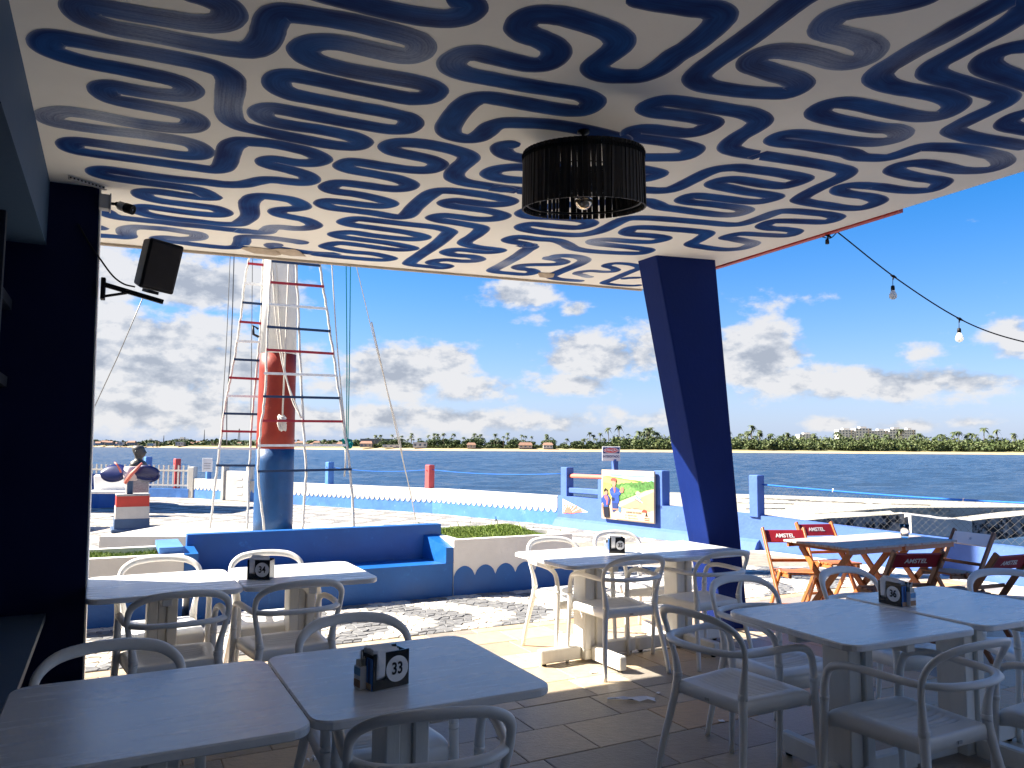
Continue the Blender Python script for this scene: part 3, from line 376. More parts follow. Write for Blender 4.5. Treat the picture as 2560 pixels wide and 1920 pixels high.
# ---- wave pattern of the pavement, shared by the laid stones and by the far surface
def wave_white(u, v):
    ph = (v - .22) / 1.6; ph = ph - math.floor(ph + .5)
    A = .2 if ph > 0 else .375
    s = u + A * (1 - math.cos(2 * math.pi * ph))
    t = (s + 1.36) / .8
    return (t - math.floor(t)) > .5
WALL = [(-17.5, 25.6), (-9.53, 23.18), (-1.87, 18.39), (.94, 15.745), (3.834, 12.008), (4.44, 11.134), (5.71, 9.16), (7.6, 6.0), (9.4, 2.0)]
def pavement_mat():
    mt = bpy.data.materials.new('wave_pavement'); mt.use_nodes = True; nt = mt.node_tree; N = nt.nodes.new; L = nt.links.new; b = nt.nodes['Principled BSDF']
    def m(op, a, c=None, d=None, clamp=False):
        n = N('ShaderNodeMath'); n.operation = op; n.use_clamp = clamp
        for q, s in ((a, 0), (c, 1), (d, 2)):
            if q is None: continue
            if isinstance(q, (int, float)): n.inputs[s].default_value = q
            else: L(q, n.inputs[s])
        return n.outputs[0]
    g = N('ShaderNodeNewGeometry'); sp = N('ShaderNodeSeparateXYZ'); L(g.outputs['Position'], sp.inputs[0]); x, y, _ = sp.outputs
    x = m('SUBTRACT', x, BX); y = m('SUBTRACT', y, BY)
    u = m('ADD', m('MULTIPLY', x, CU), m('MULTIPLY', y, SU)); v = m('SUBTRACT', m('MULTIPLY', y, CU), m('MULTIPLY', x, SU))
    vo = N('ShaderNodeTexVoronoi'); vo.inputs['Scale'].default_value = 13; L(g.outputs['Position'], vo.inputs['Vector'])
    ve = N('ShaderNodeTexVoronoi'); ve.feature = 'DISTANCE_TO_EDGE'; ve.inputs['Scale'].default_value = 13; L(g.outputs['Position'], ve.inputs['Vector'])
    ph = m('DIVIDE', m('SUBTRACT', v, .22), 1.6); ph = m('SUBTRACT', ph, m('FLOOR', m('ADD', ph, .5)))
    A = m('SUBTRACT', .375, m('MULTIPLY', m('GREATER_THAN', ph, 0), .175))
    s = m('ADD', u, m('MULTIPLY', A, m('SUBTRACT', 1, m('COSINE', m('MULTIPLY', ph, 2 * math.pi)))))
    jit = N('ShaderNodeSeparateColor'); L(vo.outputs['Color'], jit.inputs[0])
    s = m('ADD', s, m('MULTIPLY', m('SUBTRACT', jit.outputs[0], .5), .08))
    t = m('FRACT', m('DIVIDE', m('ADD', s, 1.36), .8)); w = m('GREATER_THAN', t, .5)
    mx = N('ShaderNodeMix'); mx.data_type = 'RGBA'; L(w, mx.inputs[0]); mx.inputs[6].default_value = (.19, .185, .175, 1); mx.inputs[7].default_value = (.45, .41, .355, 1)
    h = N('ShaderNodeHueSaturation'); L(mx.outputs[2], h.inputs['Color']); L(m('ADD', m('MULTIPLY', jit.outputs[1], .4), .8), h.inputs['Value'])
    no = N('ShaderNodeTexNoise'); no.inputs['Scale'].default_value = .8; no.inputs['Detail'].default_value = 6; L(g.outputs['Position'], no.inputs['Vector'])
    ed = N('ShaderNodeMapRange'); L(ve.outputs[0], ed.inputs[0]); ed.inputs[2].default_value = .07; ed.inputs[3].default_value = .45; ed.inputs[4].default_value = 1.0
    mm = N('ShaderNodeMix'); mm.data_type = 'RGBA'; mm.blend_type = 'MULTIPLY'; mm.inputs[0].default_value = 1; L(h.outputs[0], mm.inputs[6])
    cc = N('ShaderNodeCombineColor'); k = m('MULTIPLY', ed.outputs[0], m('ADD', m('MULTIPLY', no.outputs[0], .5), .75))
    for i in range(3): L(k, cc.inputs[i])
    L(cc.outputs[0], mm.inputs[7]); L(mm.outputs[2], b.inputs['Base Color']); b.inputs['Roughness'].default_value = .8
    bp = N('ShaderNodeBump'); bp.inputs['Strength'].default_value = .9; bp.inputs['Distance'].default_value = .02; L(ve.outputs[0], bp.inputs['Height']); L(bp.outputs[0], b.inputs['Normal'])
    return mt
M['pavement'] = pavement_mat()
M['cobble_white'] = pm('white_cobble', (.50, .46, .395), .75, .25, .14, 14, .35, 60, rnd_obj=.1)
M['cobble_black'] = pm('basalt_cobble', (.145, .147, .15), .7, .3, .22, 14, .35, 60, rnd_obj=.15)
M['mortar'] = pm('sandy_mortar', (.25, .225, .19), .95, .1, .25, 9, .5, 80)

mb = MB()
outer = [(x + .12, y + .16) for x, y in WALL]
poly = [(-60, 36)] + outer + [(9.4, -14), (-60, -14)]
mb.prism(list(reversed(poly)), -2.4, -.004)
pav = tag(mb.build('pavement', [M['pavement']]), kind='structure')

# stones laid near the terrace: every stone real, the largest three hundred on their own
def lay_cobbles():
    S = .078; rr = random.Random(3); cells = []
    u0, u1, v0, v1 = -5.6, 7.4, -.24, 6.2
    nu, nv = int((u1 - u0) / S), int((v1 - v0) / S)
    J = {}
    def jp(i, j):
        if (i, j) not in J:
            e = .0 if j == 0 else .30
            J[(i, j)] = (u0 + (i + (.5 if j % 2 else 0) + rr.uniform(-.27, .27)) * S, v0 + (j + rr.uniform(-e, e)) * S)
        return J[(i, j)]
    for j in range(nv):
        for i in range(nu):
            q = [jp(i, j), jp(i + 1, j), jp(i + 1, j + 1), jp(i, j + 1)]
            cu_ = sum(a for a, _ in q) / 4; cv_ = sum(b for _, b in q) / 4
            if cu_ < -.06 and cv_ > 1.19: continue
            p = UV(cu_, cv_)
            if not in_view(p, 1.05, 1.05): continue
            if depth_px(p) > 10.2: continue
            # keep inside the sea wall
            if p.x > 0.9 and p.y - 15.745 > (p.x - .94) * (12.008 - 15.745) / (3.834 - .94) - .5: continue
            if p.x > 3.3 and p.y - 12.0 > (p.x - 3.834) * (9.16 - 12.008) / (5.71 - 3.834) - .62: continue
            cells.append((depth_px(p), q, cu_, cv_))
    cells.sort(key=lambda c: c[0])
    def stone(mb_, q, cu_, cv_):
        h = .012 + rr.uniform(-.003, .004); tx, ty = rr.uniform(-.05, .05), rr.uniform(-.05, .05)
        V = []
        for sc, zz in ((.95, -.004), (.93, h - .004), (.80, h)):
            for a, b_ in q:
                uu = cu_ + (a - cu_) * sc; vv = cv_ + (b_ - cv_) * sc
                V.append(UV(uu, vv, zz + (tx * (a - cu_) + ty * (b_ - cv_) if zz > 0 else 0)))
        F = [(8, 9, 10, 11)]
        for k in range(4):
            F += [(k, (k + 1) % 4, 4 + (k + 1) % 4, 4 + k), (4 + k, 4 + (k + 1) % 4, 8 + (k + 1) % 4, 8 + k)]
        mb_.add(V, F, mi=0 if wave_white(cu_, cv_) else 1)
    rest = MB()
    for k, (d, q, cu_, cv_) in enumerate(cells):
        if k < 300:
            o = MB(); stone(o, q, cu_, cv_); w = wave_white(cu_, cv_)
            o.mi = [0] * len(o.mi); o.build('cobble', [M['cobble_white'] if w else M['cobble_black']], pav)
        else: stone(rest, q, cu_, cv_)
    tag(rest.build('cobbles', [M['cobble_white'], M['cobble_black']], pav), kind='stuff')
    return len(cells)
lay_cobbles()
# mortar bed under the laid stones
mb = MB(); mb.hexa([UV(-5.7, -.26, -.003), UV(6.6, -.26, -.003), UV(5.6, 3.2, -.003), UV(-.06, 5.5, -.003), UV(-.06, 1.2, -.003), UV(-5.7, 1.2, -.003)],
                   [UV(-5.7, -.26, .0), UV(6.6, -.26, .0), UV(5.6, 3.2, .0), UV(-.06, 5.5, .0), UV(-.06, 1.2, .0), UV(-5.7, 1.2, .0)])
mb.build('mortar_bed', M['mortar'], pav)

# ---- terrace floor of cleft quartzite tiles
def tile_mat():
    mt = pm('quartzite_tile', (.40, .36, .30), .42, .45, .2, 5.0, .5, 22, stretch=(2.2, 7, 1), rvar=.12)
    nt = mt.node_tree; N = nt.nodes.new; L = nt.links.new; b = nt.nodes['Principled BSDF']; src = b.inputs['Base Color'].links[0].from_socket
    oi = N('ShaderNodeObjectInfo'); r = N('ShaderNodeValToRGB'); r.color_ramp.interpolation = 'LINEAR'
    e = r.color_ramp.elements; e[0].color = (.58, .58, .60, 1); e[0].position = 0; e[1].color = (1.5, .92, .50, 1); e[1].position = 1
    for p, c in ((.25, (.92, .88, .82, 1)), (.45, (1.4, 1.22, .95, 1)), (.62, (.78, .70, .62, 1)), (.78, (1.15, 1.0, .80, 1)), (.9, (1.25, .92, .60, 1))):
        k = e.new(p); k.color = c
    L(oi.outputs['Random'], r.inputs[0])
    mx = N('ShaderNodeMix'); mx.data_type = 'RGBA'; mx.blend_type = 'MULTIPLY'; mx.inputs[0].default_value = 1; L(src, mx.inputs[6]); L(r.outputs[0], mx.inputs[7])
    L(mx.outputs[2], b.inputs['Base Color']); return mt
M['tile'] = tile_mat()
mb = MB(); mb.hexa([UV(-5.2, -9.6, -.003), UV(7.5, -9.6, -.003), UV(7.5, -.25, -.003), UV(-5.2, -.25, -.003)], [UV(-5.2, -9.6, .002), UV(7.5, -9.6, .002), UV(7.5, -.25, .002), UV(-5.2, -.25, .002)])
floor = tag(mb.build('terrace_floor', pm('grout', (.27, .245, .205), .9, .1, .2, 12)), kind='structure')
def lay_tiles():
    rr = random.Random(11); v = -.262; n = 0
    while v > -6.6:
        h = .14 if n == 0 else rr.choice((.345, .36, .37, .30)); u = -5.15 + rr.uniform(-.4, 0); n += 1
        while u < 6:
            w = rr.choice((.42, .5, .52, .58, .36)); c = UV(u + w / 2, v - h / 2)
            if in_view(c, 1.25, 1.3):
                o = MB(); g = .0022; z = .012 + rr.uniform(-.0015, .0015)
                P = [(u + g, v - h + g), (u + w - g, v - h + g), (u + w - g, v - g), (u + g, v - g)]
                bot = [UV(a, b_, .0) - c for a, b_ in P]; mid = [UV(a, b_, z - .003) - c for a, b_ in P]
                i_ = .004; Q = [(u + g + i_, v - h + g + i_), (u + w - g - i_, v - h + g + i_), (u + w - g - i_, v - g - i_), (u + g + i_, v - g - i_)]
                top = [UV(a, b_, z) - c for a, b_ in Q]
                o.add(bot + mid + top, [(8, 9, 10, 11)] + [(k + s, (k + 1) % 4 + s, 4 + (k + 1) % 4 + s, 4 + k + s) for k in range(4) for s in (0, 4)])
                ob = o.build('stone_tile', M['tile'], floor, local=True); ob.location = c
            u += w
        v -= h
lay_tiles()

# ---- roof slab with the painted soffit
RT = lambda v: -.0305 * -v if False else .0305 * v      # the right edge drifts in a little towards the street side
def roof():
    mb = MB(); P = [(-13.0, 0), (0, 0), (RT(-9.4), -9.4), (-13.0, -9.4)]
    mb.hexa([UV(u, v, soffit(u)) for u, v in P], [UV(u, v, soffit(u) + .26) for u, v in P])
    return tag(mb.build('ceiling', M['soffit']), kind='structure')
ceil = roof()
mb = MB(); mb.hexa([UV(-13, -.03, soffit(-13) - .016), UV(0, -.03, soffit(0) - .016), UV(0, .004, soffit(0) - .016), UV(-13, .004, soffit(-13) - .016)],
                   [UV(-13, -.03, soffit(-13) + .05), UV(0, -.03, soffit(0) + .05), UV(0, .004, soffit(0) + .05), UV(-13, .004, soffit(-13) + .05)])
mb.build('drip_edge', pm('drip_edge', (.42, .36, .29), .8, .2, .15, 6), ceil)
def stroke_mat():
    mt = bpy.data.materials.new('ceiling_brush_paint'); mt.use_nodes = True; nt = mt.node_tree; N = nt.nodes.new; L = nt.links.new; b = nt.nodes['Principled BSDF']
    b.inputs['Roughness'].default_value = .8; b.inputs['Specular IOR Level'].default_value = .06
    def m(op, a, c=None, clamp=False):
        n = N('ShaderNodeMath'); n.operation = op; n.use_clamp = clamp
        for q, s in ((a, 0), (c, 1)):
            if q is None: continue
            if isinstance(q, (int, float)): n.inputs[s].default_value = q
            else: L(q, n.inputs[s])
        return n.outputs[0]
    uvn = N('ShaderNodeUVMap'); sp = N('ShaderNodeSeparateXYZ'); L(uvn.outputs[0], sp.inputs[0]); al, ac = sp.outputs[0], sp.outputs[1]
    def nz(sa, sc, detail, w):
        cb = N('ShaderNodeCombineXYZ'); L(m('MULTIPLY', al, sa), cb.inputs[0]); L(m('MULTIPLY', ac, sc), cb.inputs[1]); cb.inputs[2].default_value = w
        t = N('ShaderNodeTexNoise'); t.inputs['Scale'].default_value = 1; t.inputs['Detail'].default_value = detail; t.inputs['Roughness'].default_value = .65; L(cb.outputs[0], t.inputs['Vector']); return t.outputs[0]
    streak = nz(2.2, 7.0, 5, 0); patch = nz(2.0, .35, 3, 5); grit = nz(60, 8, 3, 9)
    at = N('ShaderNodeAttribute'); at.attribute_name = 'fade'
    fade = at.outputs['Fac']
    edge = m('POWER', m('ABSOLUTE', ac), 9.0)
    thin = m('ADD', m('MULTIPLY', fade, m('ADD', m('MULTIPLY', m('SUBTRACT', streak, .5), 1.7), .85)), m('MULTIPLY', edge, m('MULTIPLY', streak, .75)))
    thin = m('ADD', thin, m('MULTIPLY', m('SUBTRACT', grit, .5), m('MULTIPLY', fade, 1.0)), clamp=True)
    r = N('ShaderNodeValToRGB'); L(m('ADD', patch, m('MULTIPLY', m('SUBTRACT', streak, .5), .35)), r.inputs[0]); e = r.color_ramp.elements
    e[0].position = .36; e[0].color = (.005, .022, .12, 1); e[1].position = .68; e[1].color = (.014, .085, .30, 1)
    mx = N('ShaderNodeMix'); mx.data_type = 'RGBA'; L(thin, mx.inputs[0]); L(r.outputs[0], mx.inputs[6]); mx.inputs[7].default_value = (.60, .66, .74, 1)
    L(mx.outputs[2], b.inputs['Base Color']); return mt
M['stroke'] = stroke_mat()
def painted_stroke(P, hw=.0635):
    Q = [(p.x, p.y) for p in cat([(a, b_, 0) for a, b_ in P], 6)]
    Q = np.array(Q); T = np.gradient(Q, axis=0); T /= np.linalg.norm(T, axis=1)[:, None] + 1e-9
    Nn = np.stack([-T[:, 1], T[:, 0]], 1); seg = np.linalg.norm(np.diff(Q, axis=0), axis=1); al = np.concatenate([[0], np.cumsum(seg)])
    dth = np.zeros(len(Q)); dth[1:-1] = np.arctan2(T[:-2, 0] * T[2:, 1] - T[:-2, 1] * T[2:, 0], (T[:-2] * T[2:]).sum(1))
    ds = np.gradient(al) * 2 + 1e-9; kap = dth / ds
    k = np.ones(3) / 3; kap = np.convolve(kap, k, 'same')
    r_ = 1 / np.maximum(np.abs(kap), 1e-6)
    rw = np.random.default_rng(len(P)); wob = 1 + .035 * np.convolve(rw.normal(size=len(Q) + 14), np.ones(15) / 15, 'valid') * 3
    wl = np.where(kap > 0, np.minimum(hw * wob, r_ * .93), hw * wob); wr = np.where(kap < 0, np.minimum(hw * wob, r_ * .93), hw * wob)
    V = []; uvs = []; fd = []
    ext = [Q[0] - T[0] * .0]; n = len(Q); cols = (-1, -.5, 0, .5, 1)
    for i in range(n):
        cap = 1.0
        for e_, d_ in ((0, al[i]), (1, al[-1] - al[i])):
            if d_ < hw: cap = min(cap, math.sqrt(max(.02, 1 - (1 - d_ / hw) ** 2)))
        f = 0
        for pu, pv, w in PALE:
            f = max(f, w * 1.35 * math.exp(-((Q[i, 0] - pu) ** 2 + (Q[i, 1] - pv) ** 2) / .028))
        z = -.0008 - .0006 * abs(((i * .045) % 2) - 1)
        for c in cols:
            w = (wl[i] if c > 0 else wr[i]) * c * cap; q = Q[i] + Nn[i] * w
            V.append(UV(q[0], q[1], soffit(q[0]) + z)); uvs.append((al[i], c)); fd.append(f)
    F = [(i * 5 + j, i * 5 + j + 1, i * 5 + j + 6, i * 5 + j + 5) for i in range(n - 1) for j in range(4)]
    o = MB(); o.add(V, F, smooth=False); ob = o.build('painted_stroke', M['stroke'], ceil)
    me = ob.data; lay = me.uv_layers.new(name='UVMap'); at = me.attributes.new('fade', 'FLOAT', 'POINT'); at.data.foreach_set('value', fd)
    li = np.zeros(len(me.loops), dtype=np.int32); me.loops.foreach_get('vertex_index', li)
    lay.data.foreach_set('uv', np.array(uvs)[li].ravel())
for n_, P in STROKES.items(): painted_stroke(P, .050 if n_ in ('s5b', 's5c') else .0635)
# flaking plaster at the front edge
def flake(u, v, s, seed):
    rr = random.Random(seed); n = 9; o = MB()
    P = []
    for k in range(n):
        a = 2 * math.pi * k / n; q = s * rr.uniform(.55, 1.25); P.append((u + math.cos(a) * q * 1.3, v + math.sin(a) * q * .6))
    lo = rr.uniform(.012, .035)
    V = [UV(a, b_, soffit(a) - .004 - (lo if k < n // 2 else 0)) for k, (a, b_) in enumerate(P)]
    o.hexa([q - Vector((0, 0, .003)) for q in V], V); o.build('peeling_plaster', pm('peeled_plaster', (.50, .42, .33), .9, .1, .15, 20), ceil)
flake(-3.62, -.29, .13, 1); flake(-3.83, -.27, .10, 2); flake(-1.32, -.33, .06, 5)

# ---- columns, beam, side wall of the building
def column_right():
    mb = MB()
    zt = soffit(-.5) + .02
    bot = [(-.045, -1.215), (.190, -1.245), (.195, -.955), (-.04, -.93)]; top = [(-.822, -1.292), (-.216, -1.346), (-.205, -1.07), (-.83, -1.045)]
    mb.hexa([UV(a, b_, .0) for a, b_ in bot], [UV(a, b_, zt) for a, b_ in top])
    o = mb.build('concrete_column', M['column_blue']); bv = o.modifiers.new('b', 'BEVEL'); bv.width = .012; bv.segments = 2
    return tag(o, 'tapering dark blue concrete column standing free between table 35 and the wooden chairs', 'column')
column_right()
def column_left():
    t = thing('concrete_column', 'navy blue column carrying a loudspeaker, left edge of the terrace beside table 34', 'column', UV(-5.0, -1.3))
    mb = MB(); z = soffit(-5.0)
    mb.hexa([UV(-5.40, -1.394, .0), UV(-4.868, -1.394, .0), UV(-4.868, -1.10, .0), UV(-5.40, -1.10, .0)], [UV(-5.40, -1.394, z), UV(-4.912, -1.394, z), UV(-4.912, -1.10, z), UV(-5.40, -1.10, z)])
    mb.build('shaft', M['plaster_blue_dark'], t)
    mb = MB(); mb.hexa([UV(-4.866, -1.385, .0), UV(-4.858, -1.385, .0), UV(-4.858, -1.095, .0), UV(-4.866, -1.095, .0)], [UV(-4.910, -1.385, z), UV(-4.902, -1.385, z), UV(-4.902, -1.095, z), UV(-4.910, -1.095, z)])
    mb.build('white_side', M['white_return'], t)
column_left()
t = thing('side_wall', 'building wall at far left with dark shuttered opening, sill and slate blue beam above', 'wall', UV(-5.3, -3.5))
def uvbox(u0, u1, v0, v1, z0, z1, m_=None):
    m_ = m_ or MB(); return m_.hexa([UV(u0, v0, z0), UV(u1, v0, z0), UV(u1, v1, z0), UV(u0, v1, z0)], [UV(u0, v0, z1), UV(u1, v0, z1), UV(u1, v1, z1), UV(u0, v1, z1)])
uvbox(-5.44, -5.157, -9.4, -1.396, 2.66, soffit(-5.157) + .02).build('beam', M['beam'], t)
uvbox(-5.40, -5.175, -9.4, -1.396, 0, .60).build('lower_wall', M['skirt_wall'], t)
uvbox(-5.40, -5.06, -9.4, -1.40, .603, .64).build('sill', M['sill'], t)
uvbox(-5.42, -5.36, -9.4, -1.40, .642, 2.66).build('shutter', M['interior'], t)
for z in (.66, 1.02, 1.86, 2.28): uvbox(-5.355, -5.30, -9.4, -1.40, z, z + .055).build('shutter_rail', M['interior'], t)
for v in (-2.05, -2.9, -3.8, -4.7): uvbox(-5.35, -5.28, v, v + .06, .643, 2.66).build('shutter_stile', M['interior'], t)
uvbox(-5.172, -5.166, -1.72, -1.66, .25, .36).build('socket_plate', M['cctv'], t)
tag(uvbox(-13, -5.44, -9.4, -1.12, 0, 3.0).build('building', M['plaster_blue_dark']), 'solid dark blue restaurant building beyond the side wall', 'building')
tag(uvbox(-5.16, 2.2, -9.65, -9.42, 0, 3.0).build('back_wall', M['white_return']), 'white painted back wall of the covered terrace', 'wall')

# ---- water
def water_mat():
    mt = bpy.data.materials.new('river_water'); mt.use_nodes = True; nt = mt.node_tree; N = nt.nodes.new; L = nt.links.new; b = nt.nodes['Principled BSDF']
    b.inputs['Base Color'].default_value = (.028, .052, .092, 1); b.inputs['Roughness'].default_value = .22; b.inputs['IOR'].default_value = 1.33; b.inputs['Specular IOR Level'].default_value = .26
    g = N('ShaderNodeNewGeometry'); prev = None; hs = None
    for sc, sx, dist, w in ((1.1, .5, .22, 0), (3.2, .6, .07, 3)):
        mp = N('ShaderNodeMapping'); mp.inputs['Scale'].default_value = (sx, 1, 1); mp.inputs['Rotation'].default_value = (0, 0, R(-8)); L(g.outputs['Position'], mp.inputs[0])
        n = N('ShaderNodeTexNoise'); n.inputs['Scale'].default_value = sc; n.inputs['Detail'].default_value = 4; n.inputs['Roughness'].default_value = .6; n.inputs['Distortion'].default_value = .4; L(mp.outputs[0], n.inputs['Vector'])
        bp = N('ShaderNodeBump'); bp.inputs['Strength'].default_value = 1.0; bp.inputs['Distance'].default_value = dist; L(n.outputs[0], bp.inputs['Height'])
        if prev: L(prev.outputs[0], bp.inputs['Normal'])
        prev = bp
    L(prev.outputs[0], b.inputs['Normal']); return mt
def water():
    rg = np.random.default_rng(4); rows = [9.0]
    while rows[-1] < 860: rows.append(rows[-1] * 1.0048 + .06)
    rows = np.array(rows); nc = 330; t = np.linspace(-.78, .86, nc)
    Y = rows[:, None] + rg.uniform(-.3, .3, (len(rows), nc)) * (np.gradient(rows)[:, None]) * .8; X = rows[:, None] * (t[None, :] + rg.uniform(-.3, .3, (len(rows), nc)) * (t[1] - t[0]))
    Z = np.zeros_like(X)
    for k in range(46):
        wl = math.exp(rg.uniform(math.log(.9), math.log(9))); an = R(62) + rg.normal() * .5; ph = rg.uniform(0, 6.28); am = wl * .0052 * rg.uniform(.5, 1.3)
        Z += am * np.sin(2 * np.pi / wl * (X * math.cos(an) + Y * math.sin(an)) + ph)
    Z *= np.clip(1.15 - Y / 1500, .3, 1)
    V = np.stack([X, Y, Z - 1.8], 2).reshape(-1, 3); n = len(rows)
    i = np.arange(n - 1)[:, None] * nc + np.arange(nc - 1)[None, :]; F = np.stack([i, i + 1, i + nc + 1, i + nc], 2).reshape(-1, 4)
    me = bpy.data.meshes.new('water'); nv = len(V); far = [(-6000, -40, -1.99), (6000, -40, -1.99), (6000, 9000, -1.99), (-6000, 9000, -1.99)]
    V = np.concatenate([V, far]); F = np.concatenate([F, [[nv, nv + 1, nv + 2, nv + 3]]])
    me.vertices.add(len(V)); me.vertices.foreach_set('co', V.ravel()); me.loops.add(F.size); me.polygons.add(len(F)); me.loops.foreach_set('vertex_index', F.ravel().astype(np.int32))
    me.polygons.foreach_set('loop_start', np.arange(0, F.size, 4, dtype=np.int32)); me.polygons.foreach_set('loop_total', np.full(len(F), 4, dtype=np.int32)); me.polygons.foreach_set('use_smooth', np.ones(len(F), dtype=bool))
    me.materials.append(water_mat()); me.update(); o = bpy.data.objects.new('water', me); C.objects.link(o); tag(o, kind='structure')
water()

# ---- far shore: sand strip, land behind it
def shore_y(x):             # distance of the water line across the river
    a = math.atan2(x, 800)
    return 800 if x > -50 else 800 + (-50 - x) * .9
XS = [-1700, -1300, -900, -600, -400, -220, -50, 60, 200, 350, 500, 700, 1000]
mb = MB(); V = []; F = []
for i, x in enumerate(XS):
    y = shore_y(x); s = y / 800
    for dy, z in ((-6, -2.2), (2, -1.3), (14, .0), (24, .7)): V.append((x * (1 + dy / y), y + dy, z))
    if i:
        for k in range(3): a = (i - 1) * 4 + k; F.append((a, a + 4, a + 5, a + 1))
mb.add(V, F); tag(mb.build('sand_beach', M['sand']), kind='structure')
mb = MB(); V = []; F = []
for i, x in enumerate(XS):
    y = shore_y(x)
    for dy, z in ((16, .05), (34, 1.8), (400, 4), (1200, 8)): V.append((x * (1 + dy / y), y + dy, z))
    if i:
        for k in range(3): a = (i - 1) * 4 + k; F.append((a, a + 4, a + 5, a + 1))
mb.add(V, F); tag(mb.build('shore_land', M['shore']), kind='structure')
# ================================================================== FAR SHORE
def leaf_mesh(name, centers, size, rng, mat, flat=.5):
    """many leaf-clump faces; centers: (n,3); each a bent quad"""
    n = len(centers); c = np.asarray(centers)
    a = rng.normal(size=(n, 3)); a[:, 2] *= flat; a /= np.linalg.norm(a, axis=1)[:, None]
    b = np.cross(a, rng.normal(size=(n, 3))); b /= np.linalg.norm(b, axis=1)[:, None] + 1e-9
    s = size * rng.uniform(.55, 1.35, size=(n, 1)); s2 = s * rng.uniform(.45, .9, size=(n, 1))
    V = np.stack([c - a * s - b * s2 * .4, c + a * s * .2 - b * s2, c + a * s, c - a * s * .1 + b * s2], 1).reshape(-1, 3)
    me = bpy.data.meshes.new(name); me.vertices.add(4 * n); me.vertices.foreach_set('co', V.ravel()); me.loops.add(4 * n); me.polygons.add(n)
    me.loops.foreach_set('vertex_index', np.arange(4 * n, dtype=np.int32)); me.polygons.foreach_set('loop_start', np.arange(0, 4 * n, 4, dtype=np.int32)); me.polygons.foreach_set('loop_total', np.full(n, 4, dtype=np.int32))
    ca = me.color_attributes.new('tone', 'BYTE_COLOR', 'POINT'); t = np.repeat(np.clip(rng.beta(1.2, 2.2, size=n), 0, 1), 4)
    ca.data.foreach_set('color', np.stack([t, t, t, np.ones_like(t)], 1).ravel()); me.materials.append(mat); me.update(); me.validate(); return me
def crown_pts(rng, n, lobes, rx, rz, z0):
    P = []
    for k in range(lobes):
        c = np.array([rng.normal() * rx * .45, rng.normal() * rx * .45, z0 + rng.uniform(-.4, .5) * rz]); r = rng.uniform(.35, .6)
        d = rng.normal(size=(n // lobes, 3)); d /= np.linalg.norm(d, axis=1)[:, None]
        d *= rng.uniform(.7, 1.08, size=(len(d), 1)); P.append(c + d * np.array([rx * r, rx * r, rz * r]))
    return np.concatenate(P)
def at_shore(dx, dist):      # dx: bearing slope x/y
    return dx * dist, dist
NPR = np.random.default_rng(5)
# low mangrove belt on the right bank and scrub along the centre: one mass
P = []
for k in range(900):
    y = NPR.uniform(828, 905); x = y * NPR.uniform(.13, .74); w = NPR.uniform(3.5, 9); h = NPR.uniform(3.5, 9.5) + (y - 828) * .085
    d = NPR.normal(size=(105, 3)); d /= np.linalg.norm(d, axis=1)[:, None]; d[:, 2] = np.abs(d[:, 2]); d *= NPR.uniform(.6, 1.1, size=(105, 1)); P.append(np.array([x, y, 1.5 + h * .12]) + d * np.array([w, w * .7, h]))
for k in range(240):
    y = NPR.uniform(826, 850); x = y * NPR.uniform(-.20, .20); y = max(y, shore_y(x) + 26); w = NPR.uniform(2.5, 5); h = NPR.uniform(2.0, 4.0)
    d = NPR.normal(size=(60, 3)); d /= np.linalg.norm(d, axis=1)[:, None]; d[:, 2] = np.abs(d[:, 2]); P.append(np.array([x, y, 1.4]) + d * np.array([w, w * .6, h]))
o = bpy.data.objects.new('mangrove', leaf_mesh('mangrove', np.concatenate(P), 1.25, NPR, M['mangrove'])); C.objects.link(o); tag(o, 'green mangrove thicket along the far river bank', kind='stuff')
# palms
def palm_proto(seed, h):
    rng = np.random.default_rng(seed); t = thing('palm_tree', 'tall coconut palm rising over the far bank', 'palm tree', (0, -500, -50), 0, 'coconut palms along the far shore')
    lean = rng.normal() * .06
    MB().tube(cat([(0, 0, -.5), (lean * h * .4, 0, h * .5), (lean * h, 0, h)], 3), [.34, .30, .28, .26, .24, .22, .2], 6).build('trunk', M['bark'], t, local=True)
    V = []; F = []; tn = []
    for k in range(17):
        a = 2 * math.pi * k / 17 + rng.uniform(-.2, .2); el = rng.uniform(-.5, 1.1); L_ = rng.uniform(2.6, 3.8); c = np.array([lean * h, 0, h])
        dv = np.array([math.cos(a), math.sin(a), 0]); sd = np.array([-math.sin(a), math.cos(a), 0]); tt = rng.uniform(0, .9)
        for q in range(5):
            s0 = q / 5; s1 = (q + 1) / 5
            def pt(s): return c + dv * L_ * s * math.cos(el * (1 - s)) + np.array([0, 0, L_ * (s * math.sin(el) - 1.0 * s * s)])
            w0 = .75 * math.sin(math.pi * min(1, s0 + .12)); w1 = .75 * math.sin(math.pi * min(.97, s1 + .12)); b = len(V)
            p0, p1 = pt(s0), pt(s1)
            V += [p0 - sd * w0 - [0, 0, .3 * w0], p0, p1, p1 - sd * w1 - [0, 0, .3 * w1], p0 + sd * w0 - [0, 0, .3 * w0], p1 + sd * w1 - [0, 0, .3 * w1]]
            F += [(b, b + 1, b + 2, b + 3), (b + 1, b + 4, b + 5, b + 2)]; tn += [tt] * 6
    o = MB(); o.add(V, F); ob = o.build('crown', M['palmleaf'], t, local=True)
    ca = ob.data.color_attributes.new('tone', 'BYTE_COLOR', 'POINT'); ca.data.foreach_set('color', np.array([[q, q, q, 1] for q in tn]).ravel())
    return t
protos = [palm_proto(s, h) for s, h in ((1, 10.5), (2, 12.5), (3, 8.5), (4, 14))]
spots = []
for k in range(88):          # right bank
    y = NPR.uniform(880, 940); spots.append((y * (.14 + .60 * NPR.beta(1.0, 1.05)), y, NPR.uniform(1, 3)))
